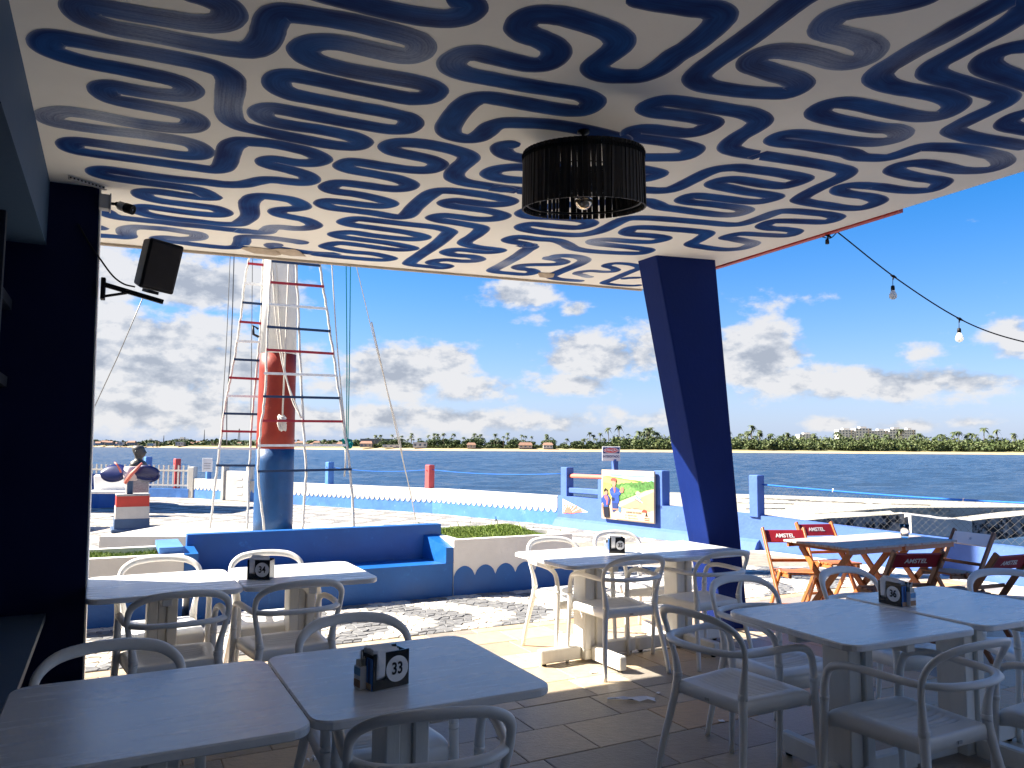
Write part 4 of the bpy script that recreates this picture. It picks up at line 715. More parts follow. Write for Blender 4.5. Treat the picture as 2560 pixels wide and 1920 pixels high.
for k in range(74):          # centre, denser towards the middle
    sx = NPR.uniform(-.195, .185); y = max(850, shore_y(sx * 850) + 40) + NPR.uniform(0, 70); spots.append((sx * y, y, NPR.uniform(1, 3)))
for i, (x, y, z) in enumerate(spots):
    lab = ('coconut palm standing above the mangrove on the right bank' if x > 110 else 'coconut palm among the broad trees on the middle of the far bank')
    p = protos[i] if i < 4 else dup(protos[int(NPR.integers(0, 4))], (0, 0, 0), 0)
    p.location = (x, y, z); p.rotation_euler = (0, 0, NPR.uniform(0, 6.28)); s = NPR.uniform(1.05, 1.6) * (1.18 if x > 110 else .78); p.scale = (s, s, s); p['label'] = lab; p['group'] = 'palms on the right bank' if x > 110 else 'palms on the middle bank'
# broad trees of the centre
def tree_proto(seed, r, h):
    rng = np.random.default_rng(seed); t = thing('broadleaf_tree', 'dark broad-leaved tree on the far bank', 'tree', (0, -500, -50), 0, 'broad trees on the far bank')
    MB().tube([(0, 0, -.5), (.2, 0, h * .3), (.1, .2, h * .55)], [.6, .45, .3], 6).tube([(0.2, 0, h * .3), (r * .4, .3, h * .6)], [.3, .15], 5).tube([(0.2, 0, h * .3), (-r * .4, -.3, h * .6)], [.3, .15], 5).build('trunk', M['bark'], t, local=True)
    ob = bpy.data.objects.new('crown', leaf_mesh('crown', crown_pts(rng, 1100, 9, r, h * .5, h * .6), .85, rng, M['broadleaf'])); C.objects.link(ob); ob.parent = t; return t
tp = [tree_proto(21, 6.5, 11), tree_proto(22, 5.5, 8.5), tree_proto(23, 8, 13)]
for i in range(64):
    sx = NPR.uniform(-.20, .19); y = max(838, shore_y(sx * 840) + 30) + NPR.uniform(0, 50)
    if i < 12: sx = NPR.uniform(.085, .18)
    p = tp[i] if i < 3 else dup(tp[int(NPR.integers(0, 3))], (0, 0, 0), 0)
    p.location = (sx * y, y, 1); p.rotation_euler = (0, 0, NPR.uniform(0, 6.28)); s = NPR.uniform(.5, .95); p.scale = (s, s, s)
# houses of the middle bank and the town on the left
def house(x, y, w, d, h, lab, wall='town_white', roof='town_roof', flat=False, z=1.2, nwin=3, group=None):
    t = thing('house', lab, 'house', (x, y, z), 0, group)
    MB().box((0, 0, h / 2), (w / 2, d / 2, h / 2)).build('wall', M[wall], t, local=True)
    if flat: MB().box((0, 0, h + .3), (w / 2 + .2, d / 2 + .2, .3)).build('roof', M[wall], t, local=True)
    else:
        e = .7; rh = w * .12 + 1.2; o = MB(); o.add([(-w / 2 - e, -d / 2 - e, h), (w / 2 + e, -d / 2 - e, h), (w / 2 + e, d / 2 + e, h), (-w / 2 - e, d / 2 + e, h), (-w / 2 + 1, 0, h + rh), (w / 2 - 1, 0, h + rh)],
              [(0, 1, 5, 4), (2, 3, 4, 5), (1, 2, 5), (3, 0, 4), (3, 2, 1, 0)]); o.build('roof', M[roof], t, local=True)
    o = MB()
    for k in range(nwin): o.box(((k + .5) / nwin * w - w / 2, -d / 2 - .03, h * .55), (w / nwin * .22, .05, h * .2))
    o.build('windows', M['win_dark'], t, local=True); return t
hh = [(-.188, 14, 4.5, 'pale beach house with low roof below the palms, left end of the middle bank', 'town_peach', 0), (-.118, 16, 5.5, 'long white house with arched front half hidden by palms', 'town_white', 1), (-.052, 9, 3.5, 'small house with red roof beside dark trees, centre of the bank', 'town_peach', 0),
      (.018, 14, 3.6, 'wide low house with orange tiled roof near the middle of the bank', 'town_peach', 0), (.047, 10, 4, 'cream house with tiled roof at the water edge', 'town_white', 0), (-.155, 20, 2.6, 'long low beach pavilion on the sand left of the palms', 'town_white', 1)]
for sx, w, h, lab, wl, fl in hh:
    y = max(824, shore_y(sx * 830) + 24); house(sx * y, y, w, 9, h, lab, wl, flat=bool(fl))
tw = np.random.default_rng(9)
for k in range(46):
    sx = -.56 + .355 * (k + tw.uniform(-.3, .3)) / 46; x0 = sx * 1150; y = shore_y(x0) + tw.uniform(30, 150); x = sx * y
    w = tw.uniform(6, 15); h = tw.uniform(3, 6.5); fl = tw.random() < .35
    house(x, y, w, 10, h, 'small flat-roofed town house on the left shore' if fl else 'small tile-roofed town house on the left shore', tw.choice(['town_white', 'town_peach', 'town_white']), flat=bool(fl), group='flat-roofed houses of the far town' if fl else 'tile-roofed houses of the far town')
# green hills and town trees behind the left shore
mb = MB(); V = []; F = []; xs = np.linspace(-1500, -150, 46)
for i, x in enumerate(xs):
    y = shore_y(x) + 420; hgt = 9 + 4 * math.sin(x * .011) + 3 * math.sin(x * .031 + 1)
    V += [(x * 1.3, y, 0), (x * 1.33, y + 60, hgt), (x * 1.4, y + 400, hgt * .6)]
    if i: a = (i - 1) * 3; F += [(a, a + 3, a + 4, a + 1), (a + 1, a + 4, a + 5, a + 2)]
mb.add(V, F, smooth=True); tag(mb.build('hills', pm('hill_green', (.06, .085, .075), .9, .1, .4, .03)), kind='structure')
P = []
for k in range(230):
    sx = NPR.uniform(-.58, -.19); x0 = sx * 1150; y = shore_y(x0) + NPR.uniform(60, 260); w = NPR.uniform(5, 15); h = NPR.uniform(5, 11)
    d = NPR.normal(size=(70, 3)); d /= np.linalg.norm(d, axis=1)[:, None]; d[:, 2] = np.abs(d[:, 2]); P.append(np.array([sx * y, y, 1]) + d * np.array([w, w, h]))
o = bpy.data.objects.new('town_trees', leaf_mesh('town_trees', np.concatenate(P), 2.2, NPR, M['broadleaf'])); C.objects.link(o); tag(o, 'dark tree masses between the houses of the far town', kind='stuff')
def tower(x, y, w, d, h, lab, floors=8, cols=5, mat='tower_white'):
    t = thing('apartment_block', lab, 'apartment block', (x, y, 2))
    MB().box((0, 0, h / 2), (w / 2, d / 2, h / 2)).build('wall', M[mat], t, local=True)
    MB().box((w * .05, 0, h + 1.6), (w * .2, d * .25, 1.6)).build('roof_tank', M[mat], t, local=True)
    o = MB()
    for f in range(floors):
        for c in range(cols): o.box(((c + .5) / cols * w - w / 2, -d / 2 - .05, (f + .55) / floors * h), (w / cols * .24, .12, h / floors * .26))
    o.build('windows', M['win_dark'], t, local=True)
    MB().box((w * .3, -d / 2 - .25, h / 2), (w * .03, .25, h / 2)).build('stair_tower', M['town_peach'], t, local=True); return t
for sx, w, ht, lab in ((.381, 27, 27, 'low cream apartment block standing alone, leftmost above the palms'), (.432, 28, 35, 'cream apartment block behind the tallest palm clump'), (.454, 28, 38, 'tallest cream apartment block with roof tank'),
                       (.477, 24, 34, 'cream apartment block in the middle of the row of three'), (.497, 26, 37, 'cream apartment block second from the right end of the row'), (.514, 19, 36, 'narrow cream apartment block at the right end of the row')):
    tower(sx * 1350, 1350, w, 18, ht, lab)
tower(-.427 * 1600, 1600, 21, 14, 14, 'pale blue-shaded block over the roofs of the far town', 4, 4, 'town_white')
tower(-.468 * 1560, 1560, 9, 9, 10, 'small white tower block at the left of the far town', 3, 2, 'town_white')
house(-.19 * 880, 960, 40, 12, 10, 'grey warehouse with a flat roof behind the first palms', 'win_dark', flat=True)
def lattice(x, y, h, lab, w=3.0):
    t = thing('radio_mast', lab, 'radio mast', (x, y, 4)); o = MB()
    for a, b in ((-1, -1), (1, -1), (1, 1), (-1, 1)): o.tube([(a * w / 2, b * w / 2, 0), (a * w * .12, b * w * .12, h)], .22, 4)
    o.build('leg', M['steel'], t, local=True); o = MB(); n = int(h / 4)
    for k in range(n):
        s0 = w / 2 * (1 - .76 * k / n); s1 = w / 2 * (1 - .76 * (k + 1) / n); o.tube([(-s0, -s0, h * k / n), (s1, -s1, h * (k + 1) / n)], .14, 4).tube([(s0, -s0, h * k / n), (-s1, -s1, h * (k + 1) / n)], .14, 4)
    o.build('bracing', M['steel'], t, local=True)
lattice(-.451 * 1560, 1560, 18, 'short lattice radio mast over the left half of the far town', 1.6); lattice(-.3986 * 1400, 1400, 27, 'tall thin lattice mast left of the painted ship mast', 1.2); lattice(-.3535 * 1350, 1350, 28, 'lattice mast on the wooded rise beside the painted ship mast', 4)
# ================================================================== PLAZA
def seg_frame(P0, P1):
    a = Vector((P0[0], P0[1], 0)); b = Vector((P1[0], P1[1], 0)); d = (b - a); L_ = d.length; d.normalize()
    n = Vector((-d.y, d.x, 0))
    if n.dot(-a) < 0: n = -n            # towards the camera side
    return a, d, n, L_
def sea_wall(P0, P1, h, label, th=.2, left_gap=0.0):
    a, d, n, L_ = seg_frame(P0, P1); t = thing('low_wall', label, 'wall', a + d * L_ / 2)
    X = (d, n, Vector((0, 0, 1)))
    MB().box(a + d * L_ / 2 - n * th / 2 + Vector((0, 0, h / 2 - .02)), (L_ / 2, th / 2, h / 2 + .02), X).build('wall_body', M['low_blue'], t)
    MB().box(a + d * L_ / 2 - n * th / 2 + Vector((0, 0, h + .012)), (L_ / 2, th / 2 + .012, .012), X, bev=.006).build('coping', M['low_white'], t)
    mb = MB(); p = .163; nb = int(L_ / p); p = L_ / nb; top = h; mid = h - .20; dep = .105
    for k in range(nb):
        s0 = k * p; pts = []
        for q in range(9):
            x = q / 8; pts.append((s0 + x * p, mid - dep * math.sin(math.pi * x) ** .62))
        V = []
        for s_, z in pts: V += [a + d * s_ + n * .008 + Vector((0, 0, z)), a + d * s_ + n * .008 + Vector((0, 0, top))]
        m_ = len(V)
        for s_, z in pts: V += [a + d * s_ - n * .002 + Vector((0, 0, z)), a + d * s_ - n * .002 + Vector((0, 0, top))]
        F = []
        for q in range(8): F += [(2 * q, 2 * q + 2, 2 * q + 3, 2 * q + 1), (m_ + 2 * q, 2 * q, 2 * q + 2, m_ + 2 * q + 2)]
        mb.add(V, F)
    mb.build('scalloped_band', M['low_white'], t); return t
sea_wall(WALL[3], WALL[2], .56, 'low sea wall with scalloped white band over blue, between the red post and the red-ray pennant')
a_, d_, n_, L_ = seg_frame(WALL[2], WALL[1])
q1 = WALL[2][0] + d_.x * 6.55, WALL[2][1] + d_.y * 6.55; q2 = WALL[2][0] + d_.x * 7.5, WALL[2][1] + d_.y * 7.5
sea_wall(WALL[2], q1, .55, 'low sea wall with scalloped white band over blue, passing behind the painted mast')
sea_wall(q2, WALL[1], .55, 'short scalloped white and blue wall between the grey panel and the railing')
t = thing('gap_panel', 'grey cement panel with faint marks closing the gap in the scalloped wall', 'panel', (q1[0], q1[1], 0))
a, d, n, L2 = seg_frame(q1, q2); X = (d, n, Vector((0, 0, 1)))
MB().box(a + d * L2 / 2 + Vector((0, 0, .42)), (L2 / 2 - .02, .06, .42), X, bev=.01).build('panel', M['concrete_face'], t)
o = MB()
for z, w in ((.62, .22), (.42, .26), (.2, .24)): o.box(a + d * (L2 * .30) + n * .064 + Vector((0, 0, z)), (w / 2, .004, .028), X)
o.build('dark_mark', M['cctv'], t)
for s_, w, h in ((-.06, .09, .98), (L2 + .05, .10, .98)): MB().box(a + d * s_ + Vector((0, 0, h / 2)), (w / 2, .10, h / 2), X, bev=.01).build('white_jamb', M['low_white'], t)
def post(x, y, h, w, mat, label, z0=0.0, d=None):
    d = d or Vector((.70, -.714, 0)); n = Vector((-d.y, d.x, 0)); t = thing('post', label, 'post', (x, y, z0))
    MB().box((x, y, z0 + h / 2), (w / 2, w / 2, h / 2), (d, n, Vector((0, 0, 1))), bev=.012).build('shaft', M[mat], t)
    MB().tube([Vector((x, y, z0 + h - .13)) - n * (w / 2 + .02), Vector((x, y, z0 + h - .13)) + n * (w / 2 + .02)], .012, 6).build('eye_bolt', M['steel'], t); return t
def on_wall(px, i0, off=.1):           # point of the wall line on a given bearing (x/y)
    (x0, y0), (x1, y1) = WALL[i0], WALL[i0 + 1]; tt = (px * y0 - x0) / ((x1 - x0) - px * (y1 - y0)); x, y = x0 + tt * (x1 - x0), y0 + tt * (y1 - y0)
    a, d, n, L_ = seg_frame(WALL[i0], WALL[i0 + 1]); q = Vector((x, y, 0)) - n * off; return q.x, q.y
for px, i0, h, mt, lab in ((-.1095, 2, 1.13, 'post_red', 'coral red post standing on the scalloped wall in mid picture'), (-.2385, 1, 1.15, 'low_blue', 'bright blue post on the scalloped wall, just right of the painted mast'),
                           (-.436, 1, 1.15, 'post_red', 'red post behind the right blade of the blue propeller'), ):
    x, y = on_wall(px, i0); post(x, y, h, .17, mt, lab)
x, y = on_wall(-.395, 1); t = post(x, y, 1.0, .13, 'low_blue', 'blue post carrying a small white notice at the grey panel')
t = thing('notice', 'small white notice board on a blue post beside the grey gap panel', 'notice', (x, y, 1.0))
MB().box((x, y - .10, .99), (.15, .012, .20), bev=.004).build('board', M['print_white'], t)
for k in range(3): MB().box((x, y - .1135, 1.03 - k * .07), (.10, .0012, .012)).build('print_line', M['cctv'], t)
# ---- the blue wall on the right, with the pennant
t = thing('blue_wall', 'periwinkle blue parapet wall running to the right behind the wooden chairs', 'wall', (3.8, 12.0, 0))
mb = MB(); hs = [.60, .54, .50, .45, .42, .42]; pts = WALL[3:]
for i in range(len(pts) - 1):
    a, d, n, L_ = seg_frame(pts[i], pts[i + 1]); e = .0 if i == 0 else .004
    b = a + d * (L_ + .01)
    mb.hexa([a - n * .2 + Vector((0, 0, -.03)), a + Vector((0, 0, -.03)), b + Vector((0, 0, -.03)), b - n * .2 + Vector((0, 0, -.03))],
            [a - n * .2 + Vector((0, 0, hs[i] - e)), a + Vector((0, 0, hs[i] - e)), b + Vector((0, 0, hs[i + 1] - e)), b - n * .2 + Vector((0, 0, hs[i + 1] - e))])
mb.build('wall_body', M['wall_blue'], t)
a, d, n, L_ = seg_frame(WALL[3], WALL[4])
mb = MB(); b = a + d * L_
mb.hexa([a + Vector((0, 0, -.01)), a + n * .16 + Vector((0, 0, -.01)), b + n * .16 + Vector((0, 0, -.01)), b + Vector((0, 0, -.01))], [a + Vector((0, 0, .17)), a + n * .07 + Vector((0, 0, .13)), b + n * .07 + Vector((0, 0, .13)), b + Vector((0, 0, .17))])
mb.build('sloped_skirt', M['wall_blue'], t)
XW = (d, n, Vector((0, 0, 1)))
def W(s_, z, o=0.0): return a + d * s_ + n * o + Vector((0, 0, z))
MB().add([W(.16, .54, .004), W(.16, .25, .004), W(.90, .325, .004)], [(0, 1, 2)]).build('pennant_ground', M['print_white'], t)
mb = MB(); c0 = W(.33, .245, .007)
for k, an in enumerate((168, 146, 122, 97, 74, 53, 34, 17)):
    L1 = {168: .17, 146: .20, 122: .24, 97: .22, 74: .235, 53: .26, 34: .33, 17: .42}[an]; hw = 6.2
    P = [c0 + d * (math.cos(R(an + q)) * l) + Vector((0, 0, math.sin(R(an + q)) * l * .92)) for q, l in ((-hw, .07), (-hw, L1), (hw, L1 * .97), (hw, .07))]
    mb.add(P, [(0, 1, 2, 3)])
mb.build('pennant_ray', M['salmon'], t)
mb = MB(); mb.add([c0 + d * (math.cos(R(q * 18)) * .105) + n * .003 + Vector((0, 0, math.sin(R(q * 18)) * .125 + .02)) for q in range(11)], [tuple(range(11))]); mb.build('pennant_sun', M['salmon'], t)
# posts, rails, sign and picture board on that wall
def along(s_, w, z0, z1, name, mat, par, th=None): 
    th = th or w; MB().box(W(s_, (z0 + z1) / 2, -.1), (w / 2, th / 2, (z1 - z0) / 2), XW, bev=.01).build(name, M[mat], par)
p = thing('post', 'tall periwinkle post at the start of the blue wall, left of the picture board', 'post', W(.16, .6, -.1)); along(.18, .19, .55, 1.17, 'shaft', 'wall_blue', p)
p = thing('post', 'tall periwinkle post right beside the picture board', 'post', W(2.62, .6, -.1)); along(2.68, .2, .5, 1.17, 'shaft', 'wall_blue', p)
p = thing('railing', 'salmon pink tube rail with low blue beam and stub post left of the picture board', 'railing', W(.9, .6, -.1))
MB().tube([W(.25, 1.0, -.1), W(1.45, 1.005, -.1), W(2.58, 1.01, -.1)], .042, 12).build('tube_rail', M['salmon'], p)
MB().box(W(.86, .715, -.09), (.60, .05, .05), XW, bev=.008).build('beam', M['wall_blue'], p)
along(1.22, .16, .55, .96, 'stub_post', 'wall_blue', p)
x, y = on_wall(.1232, 3, .22); s0 = (Vector((x, y, 0)) - a).dot(d)
p = thing('warning_sign', 'white and red ATENÇÃO INTERDITADO sign on a blue pole above the picture board', 'sign', W(s0, .55, -.22))
MB().box(W(s0, .93, -.22), (.048, .048, .42), XW, bev=.008).build('pole', M['wall_blue'], p)
sc = W(s0 - .02, 1.455, -.14); MB().box(sc, (.172, .008, .138), (Vector((1, 0, 0)), Vector((0, 1, 0)), Vector((0, 0, 1))), bev=.003).build('board', M['print_white'], p)
y0 = -.0095
MB().box(sc + Vector((0, y0, .062)), (.155, .0012, .056)).build('blue_field', M['print_navy'], p)
def oval(c, rx, rz, y, mat, name, par):
    MB().add([c + Vector((math.cos(2 * math.pi * k / 28) * rx, y, math.sin(2 * math.pi * k / 28) * rz)) for k in range(28)], [tuple(range(28))]).build(name, M[mat], par)
oval(sc + Vector((0, 0, .062)), .148, .052, y0 - .002, 'print_white', 'white_oval', p); oval(sc + Vector((0, 0, .062)), .138, .044, y0 - .004, 'print_red', 'red_oval', p)
text('lettering', 'ATENÇÃO', .052, M['print_white'], p, frame(sc + Vector((0, y0 - .006, .062)), (1, 0, 0), (0, 0, 1)), .0015)
text('lettering', 'INTERDITADO', .062, M['print_navy'], p, frame(sc + Vector((0, y0 - .003, -.055)), (1, 0, 0), (0, 0, 1)), .001, .78)
# picture board, leaning slightly outwards against the wall
def picture_board():
    s_0, s_1 = 1.345, 2.655; z0, z1 = .245, 1.155
    p = thing('picture_board', 'painted boat trip advert board with two people over a river, leaning on the blue wall', 'advert board', W(2.0, 0, .1))
    MB().box(W((s_0 + s_1) / 2, (z0 + z1) / 2, .055), ((s_1 - s_0) / 2, .018, (z1 - z0) / 2), XW, bev=.003).build('board', pm('board_cream', (.54, .40, .27), .6, .2, .06, 3), p)
    def flat(name, col, pts, lay, var=.15, sc_=6):
        MB().add([W(s_0 + x * (s_1 - s_0), z0 + y * (z1 - z0), .073 + lay * .0012) for x, y in pts], [tuple(range(len(pts)))]).build(name, pm('print_' + name, tuple(q * .72 for q in col), .6, .2, var, sc_), p)
    rr = random.Random(4)
    def wavy(y, x0, x1, n, amp, rev=False):
        P = [(x0 + (x1 - x0) * k / n, y(k / n) + rr.uniform(-amp, amp)) for k in range(n + 1)]; return P[::-1] if rev else P
    flat('sky', (.38, .62, .72), [(.13, .90), (.30, .985), (.998, .985), (.998, .91)] , 1)
    flat('cloud', (.70, .78, .80), wavy(lambda t_: .915 + .05 * math.sin(t_ * 9) ** 2, .3, .97, 14, .008) + [(.97, .905), (.3, .905)], 2)
    flat('far_bank', (.20, .36, .44), wavy(lambda t_: .905, .2, .998, 16, .008) + [(.998, .885), (.12, .89)], 3)
    flat('river', (.36, .66, .76), [(.10, .89), (.998, .895), (.998, .80), (.5, .83)], 2)
    flat('green_strip', (.22, .42, .12), [(.05, .865), (.12, .875), (.8, .80), (.74, .77), (.3, .83)], 3)
    flat('field', (.62, .52, .18), wavy(lambda t_: .855 - .06 * t_, .03, .75, 10, .006) + [(.70, .70), (.4, .66), (.03, .72)], 3)
    flat('meadow', (.52, .50, .14), [(.03, .74), (.25, .72), (.30, .45), (.10, .38), (.03, .45)], 4, .3, 14)
    flat('forest', (.09, .23, .06), wavy(lambda t_: .72 + .09 * t_, .18, .998, 22, .02) + wavy(lambda t_: .34 + .30 * t_, .36, .998, 14, .015, True), 5, .6, 22)
    flat('grove', (.17, .36, .10), wavy(lambda t_: .66 + .05 * math.sin(5 * t_), .36, .80, 14, .02) + wavy(lambda t_: .42 + .18 * t_, .40, .80, 10, .015, True), 6, .7, 26)
    flat('sand', (.68, .52, .36), [(.33, .28), (.36, .37), (.62, .50), (.85, .62), (.998, .66), (.998, .61), (.80, .50), (.55, .36), (.40, .27)], 6)
    flat('brown_river', (.52, .36, .22), [(.40, .27), (.55, .36), (.80, .50), (.998, .61), (.998, .22), (.70, .265), (.55, .25)], 7, .12)
    flat('torn_edge', (.74, .55, .37), wavy(lambda t_: .235 + .02 * math.sin(t_ * 20), .33, .998, 20, .012) + [(.998, .02), (.30, .02), (.22, .10)], 8, .05)
    # boat on the brown river
    flat('boat_hull', (.62, .60, .58), [(.64, .47), (.655, .44), (.78, .365), (.80, .375), (.795, .40), (.70, .455)], 9); flat('boat_stripe', (.42, .08, .06), [(.652, .445), (.775, .37), (.785, .378), (.665, .453)], 10)
    flat('boat_roof', (.16, .30, .50), [(.66, .50), (.68, .515), (.77, .455), (.775, .43), (.69, .475)], 10); flat('village', (.56, .40, .34), [(.66, .56), (.70, .61), (.76, .58), (.74, .535), (.68, .53)], 8)
    # standing man, arms folded
    flat('trousers', (.03, .06, .22), [(.215, .35), (.34, .35), (.325, .20), (.27, .17), (.225, .15)], 11); flat('shirt', (.03, .08, .36), [(.175, .60), (.225, .66), (.30, .655), (.36, .62), (.395, .56), (.385, .52), (.35, .49), (.36, .40), (.345, .335), (.215, .335), (.22, .45), (.185, .51)], 12)
    flat('crossed_arm', (.05, .12, .44), [(.19, .555), (.25, .49), (.36, .53), (.395, .60), (.35, .575), (.27, .535), (.21, .585)], 13); flat('hand', (.50, .24, .15), [(.365, .575), (.40, .66), (.435, .67), (.455, .63), (.44, .56), (.40, .545)], 14)
    flat('neck', (.48, .23, .15), [(.235, .63), (.285, .64), (.29, .70), (.235, .70)], 13); flat('face', (.55, .28, .19), [(.212, .76), (.218, .70), (.245, .665), (.28, .675), (.295, .72), (.295, .78), (.25, .80)], 14)
    flat('hat', (.42, .10, .08), [(.195, .775), (.20, .82), (.235, .845), (.29, .84), (.31, .80), (.30, .76), (.25, .785)], 15); flat('scarf', (.60, .16, .14), [(.25, .64), (.29, .645), (.285, .56), (.265, .535), (.26, .58)], 15)
    flat('belt', (.50, .24, .16), [(.215, .225), (.345, .225), (.345, .20), (.215, .195)], 15); flat('pouch', (.02, .03, .08), [(.21, .45), (.265, .44), (.27, .39), (.22, .375)], 15); flat('blue_bag', (.10, .22, .46), [(.345, .28), (.39, .27), (.40, .20), (.37, .14), (.345, .17)], 13)
    # woman beside him
    flat('blouse', (.03, .08, .34), [(.01, .40), (.05, .48), (.10, .505), (.15, .48), (.175, .42), (.165, .32), (.14, .30), (.15, .24), (.06, .24), (.05, .33), (.012, .31)], 16); flat('skirt', (.012, .015, .03), [(.045, .24), (.15, .25), (.165, .04), (.07, .03)], 17)
    flat('woman_face', (.52, .27, .19), [(.072, .56), (.08, .50), (.10, .475), (.13, .50), (.135, .55), (.11, .59)], 17); flat('woman_hair', (.02, .015, .015), [(.062, .58), (.068, .53), (.08, .56), (.11, .575), (.13, .58), (.115, .62), (.085, .625)], 18); flat('woman_scarf', (.62, .16, .18), [(.06, .48), (.10, .47), (.135, .47), (.15, .42), (.13, .28), (.115, .29), (.11, .38), (.07, .43)], 18)
    flat('woman_arm', (.50, .25, .17), [(.012, .30), (.045, .31), (.06, .12), (.085, .05), (.06, .04), (.035, .12)], 16)
    def tx(name, body, size, col, x, y, sx=1.0): text(name, body, size, pm('ink_' + name, col, .6, .2, .05), p, frame(W(s_0 + x * (s_1 - s_0), z0 + y * (z1 - z0), .073 + .012), d, (0, 0, 1)), .0006, sx)
    tx('lettering', 'AGENDE SEU PASSEIO', .042, (.12, .06, .05), .635, .175, .92)
    tx('small_print', '(79) 99141-6060', .032, (.30, .20, .15), .60, .115); tx('small_print', '@passeiodobarco', .032, (.34, .24, .18), .62, .065)
    for y in (.115, .065): flat('dot_icon', (.40, .26, .20), [(.475, y - .014), (.495, y - .014), (.495, y + .014), (.475, y + .014)], 9)
    flat('logo_arch', (.52, .08, .05), [(.83 + .05 * math.cos(q * .3927), .195 + .06 * math.sin(q * .3927)) for q in range(9)], 10); flat('logo_boat', (.03, .03, .03), [(.845, .14), (.862, .20), (.872, .20), (.885, .14), (.90, .125), (.84, .125)], 11)
    tx('logo_lettering', 'BARCO DO', .026, (.52, .06, .04), .875, .085, .9); tx('logo_lettering', 'CANGAÇO', .028, (.52, .06, .04), .875, .050, .9)
picture_board()
x, y = on_wall(.3168, 5, .1)
pp = thing('post', 'periwinkle fence post with a blue rope tied on, right of the big column', 'post', (3.85, 12.08, .5))
a2, d2, n2, L2_ = seg_frame(WALL[4], WALL[5]); MB().box((3.83, 12.10, .83), (.085, .085, .325), (d2, n2, Vector((0, 0, 1))), bev=.01).build('shaft', M['wall_blue'], pp)
post(8.0, 5.2, .65, .17, 'wall_blue', 'periwinkle fence post beyond the right edge', .44)
# chain link fence and its rope
def chain_link():
    t = thing('chain_link_fence', 'sagging chain link fence on the blue wall with a blue rope along its top', 'fence', (5.0, 10.2, .5))
    line = [Vector((x, y, 0)) for x, y in WALL[4:8]]; cum = [0]
    for i in range(len(line) - 1): cum.append(cum[-1] + (line[i + 1] - line[i]).length)
    def at(s_, z):
        for i in range(len(line) - 1):
            if s_ <= cum[i + 1] or i == len(line) - 2:
                q = line[i].lerp(line[i + 1], (s_ - cum[i]) / (cum[i + 1] - cum[i])); dd = (line[i + 1] - line[i]).normalized(); n = Vector((-dd.y, dd.x, 0)); return q + n * .09 * (1 if n.dot(q) > 0 else -1) + Vector((0, 0, z))
    Ls = cum[-1]; top = lambda s_: 1.0 - .06 * math.sin(math.pi * min(1, s_ / 5.6)); bot = lambda s_: .48
    mb = MB(); p = .095; rr = random.Random(8); n = int(Ls / p)
    for k in range(-6, n):
        for sg in (1, -1):
            pts = []
            for q in range(8):
                f = q / 7; s_ = k * p + (f if sg > 0 else 1 - f) * p * 5.2
                if 0 <= s_ <= Ls: pts.append(at(s_, bot(s_) + (top(s_) - bot(s_)) * f + .012 * math.sin(s_ * 3)) + Vector((rr.uniform(-.006, .006), rr.uniform(-.006, .006), 0)))
            if len(pts) > 1: mb.tube(pts, .0014, 3, cap=False)
    tag(mb.build('mesh_wire', M['wire'], t), kind='stuff')
    MB().tube([at(Ls * k / 40, top(Ls * k / 40) + .01) for k in range(41)], .012, 6).build('rope', M['rope_blue'], t)
    o = MB()
    for s_ in (1.2, 3.0, 4.1): o.tube([at(s_, top(s_) - .01), at(s_ + .01, top(s_) + .04)], .012, 5)
    o.build('tie', M['paper'], t)
    a, d, n, L_ = seg_frame(WALL[3], WALL[4])
chain_link()
# thin blue ropes between the posts of the scalloped wall
def rope_between(p, q, sag, lab, mat='rope_blue', r=.008):
    P = [Vector(p).lerp(Vector(q), k / 16) - Vector((0, 0, sag * 4 * (k / 16) * (1 - k / 16))) for k in range(17)]
    return tag(MB().tube(P, r, 5).build('rope', M[mat]), lab, 'rope')
xr, yr = on_wall(-.1095, 2); xb, yb = on_wall(-.2385, 1)
rope_between((xr, yr, 1.02), (1.05, 15.75, 1.04), .06, 'thin blue rope from the red post to the post at the blue wall')
rope_between((xb, yb, 1.02), (xr, yr, 1.02), .08, 'thin blue rope between the blue post and the red post on the scalloped wall')
# drain grating along the blue wall
def drain():
    t = thing('drain_channel', 'pale slotted drain grating along the foot of the blue wall', 'drain')
    i_ = 0
    for i in range(4, 7):
        a, d, n, L_ = seg_frame(WALL[i], WALL[i + 1]); N_ = int(L_ / .045)
        o = MB()
        for k in range(N_): o.box(a + d * (k + .5) * L_ / N_ + n * .13 + Vector((0, 0, .010)), (L_ / N_ * .3, .075, .008), (d, n, Vector((0, 0, 1))))
        for f in (.045, .215): o.box(a + d * L_ / 2 + n * f + Vector((0, 0, .009)), (L_ / 2, .011, .009), (d, n, Vector((0, 0, 1))))
        o.build('grating', M['grate'], t)
drain()
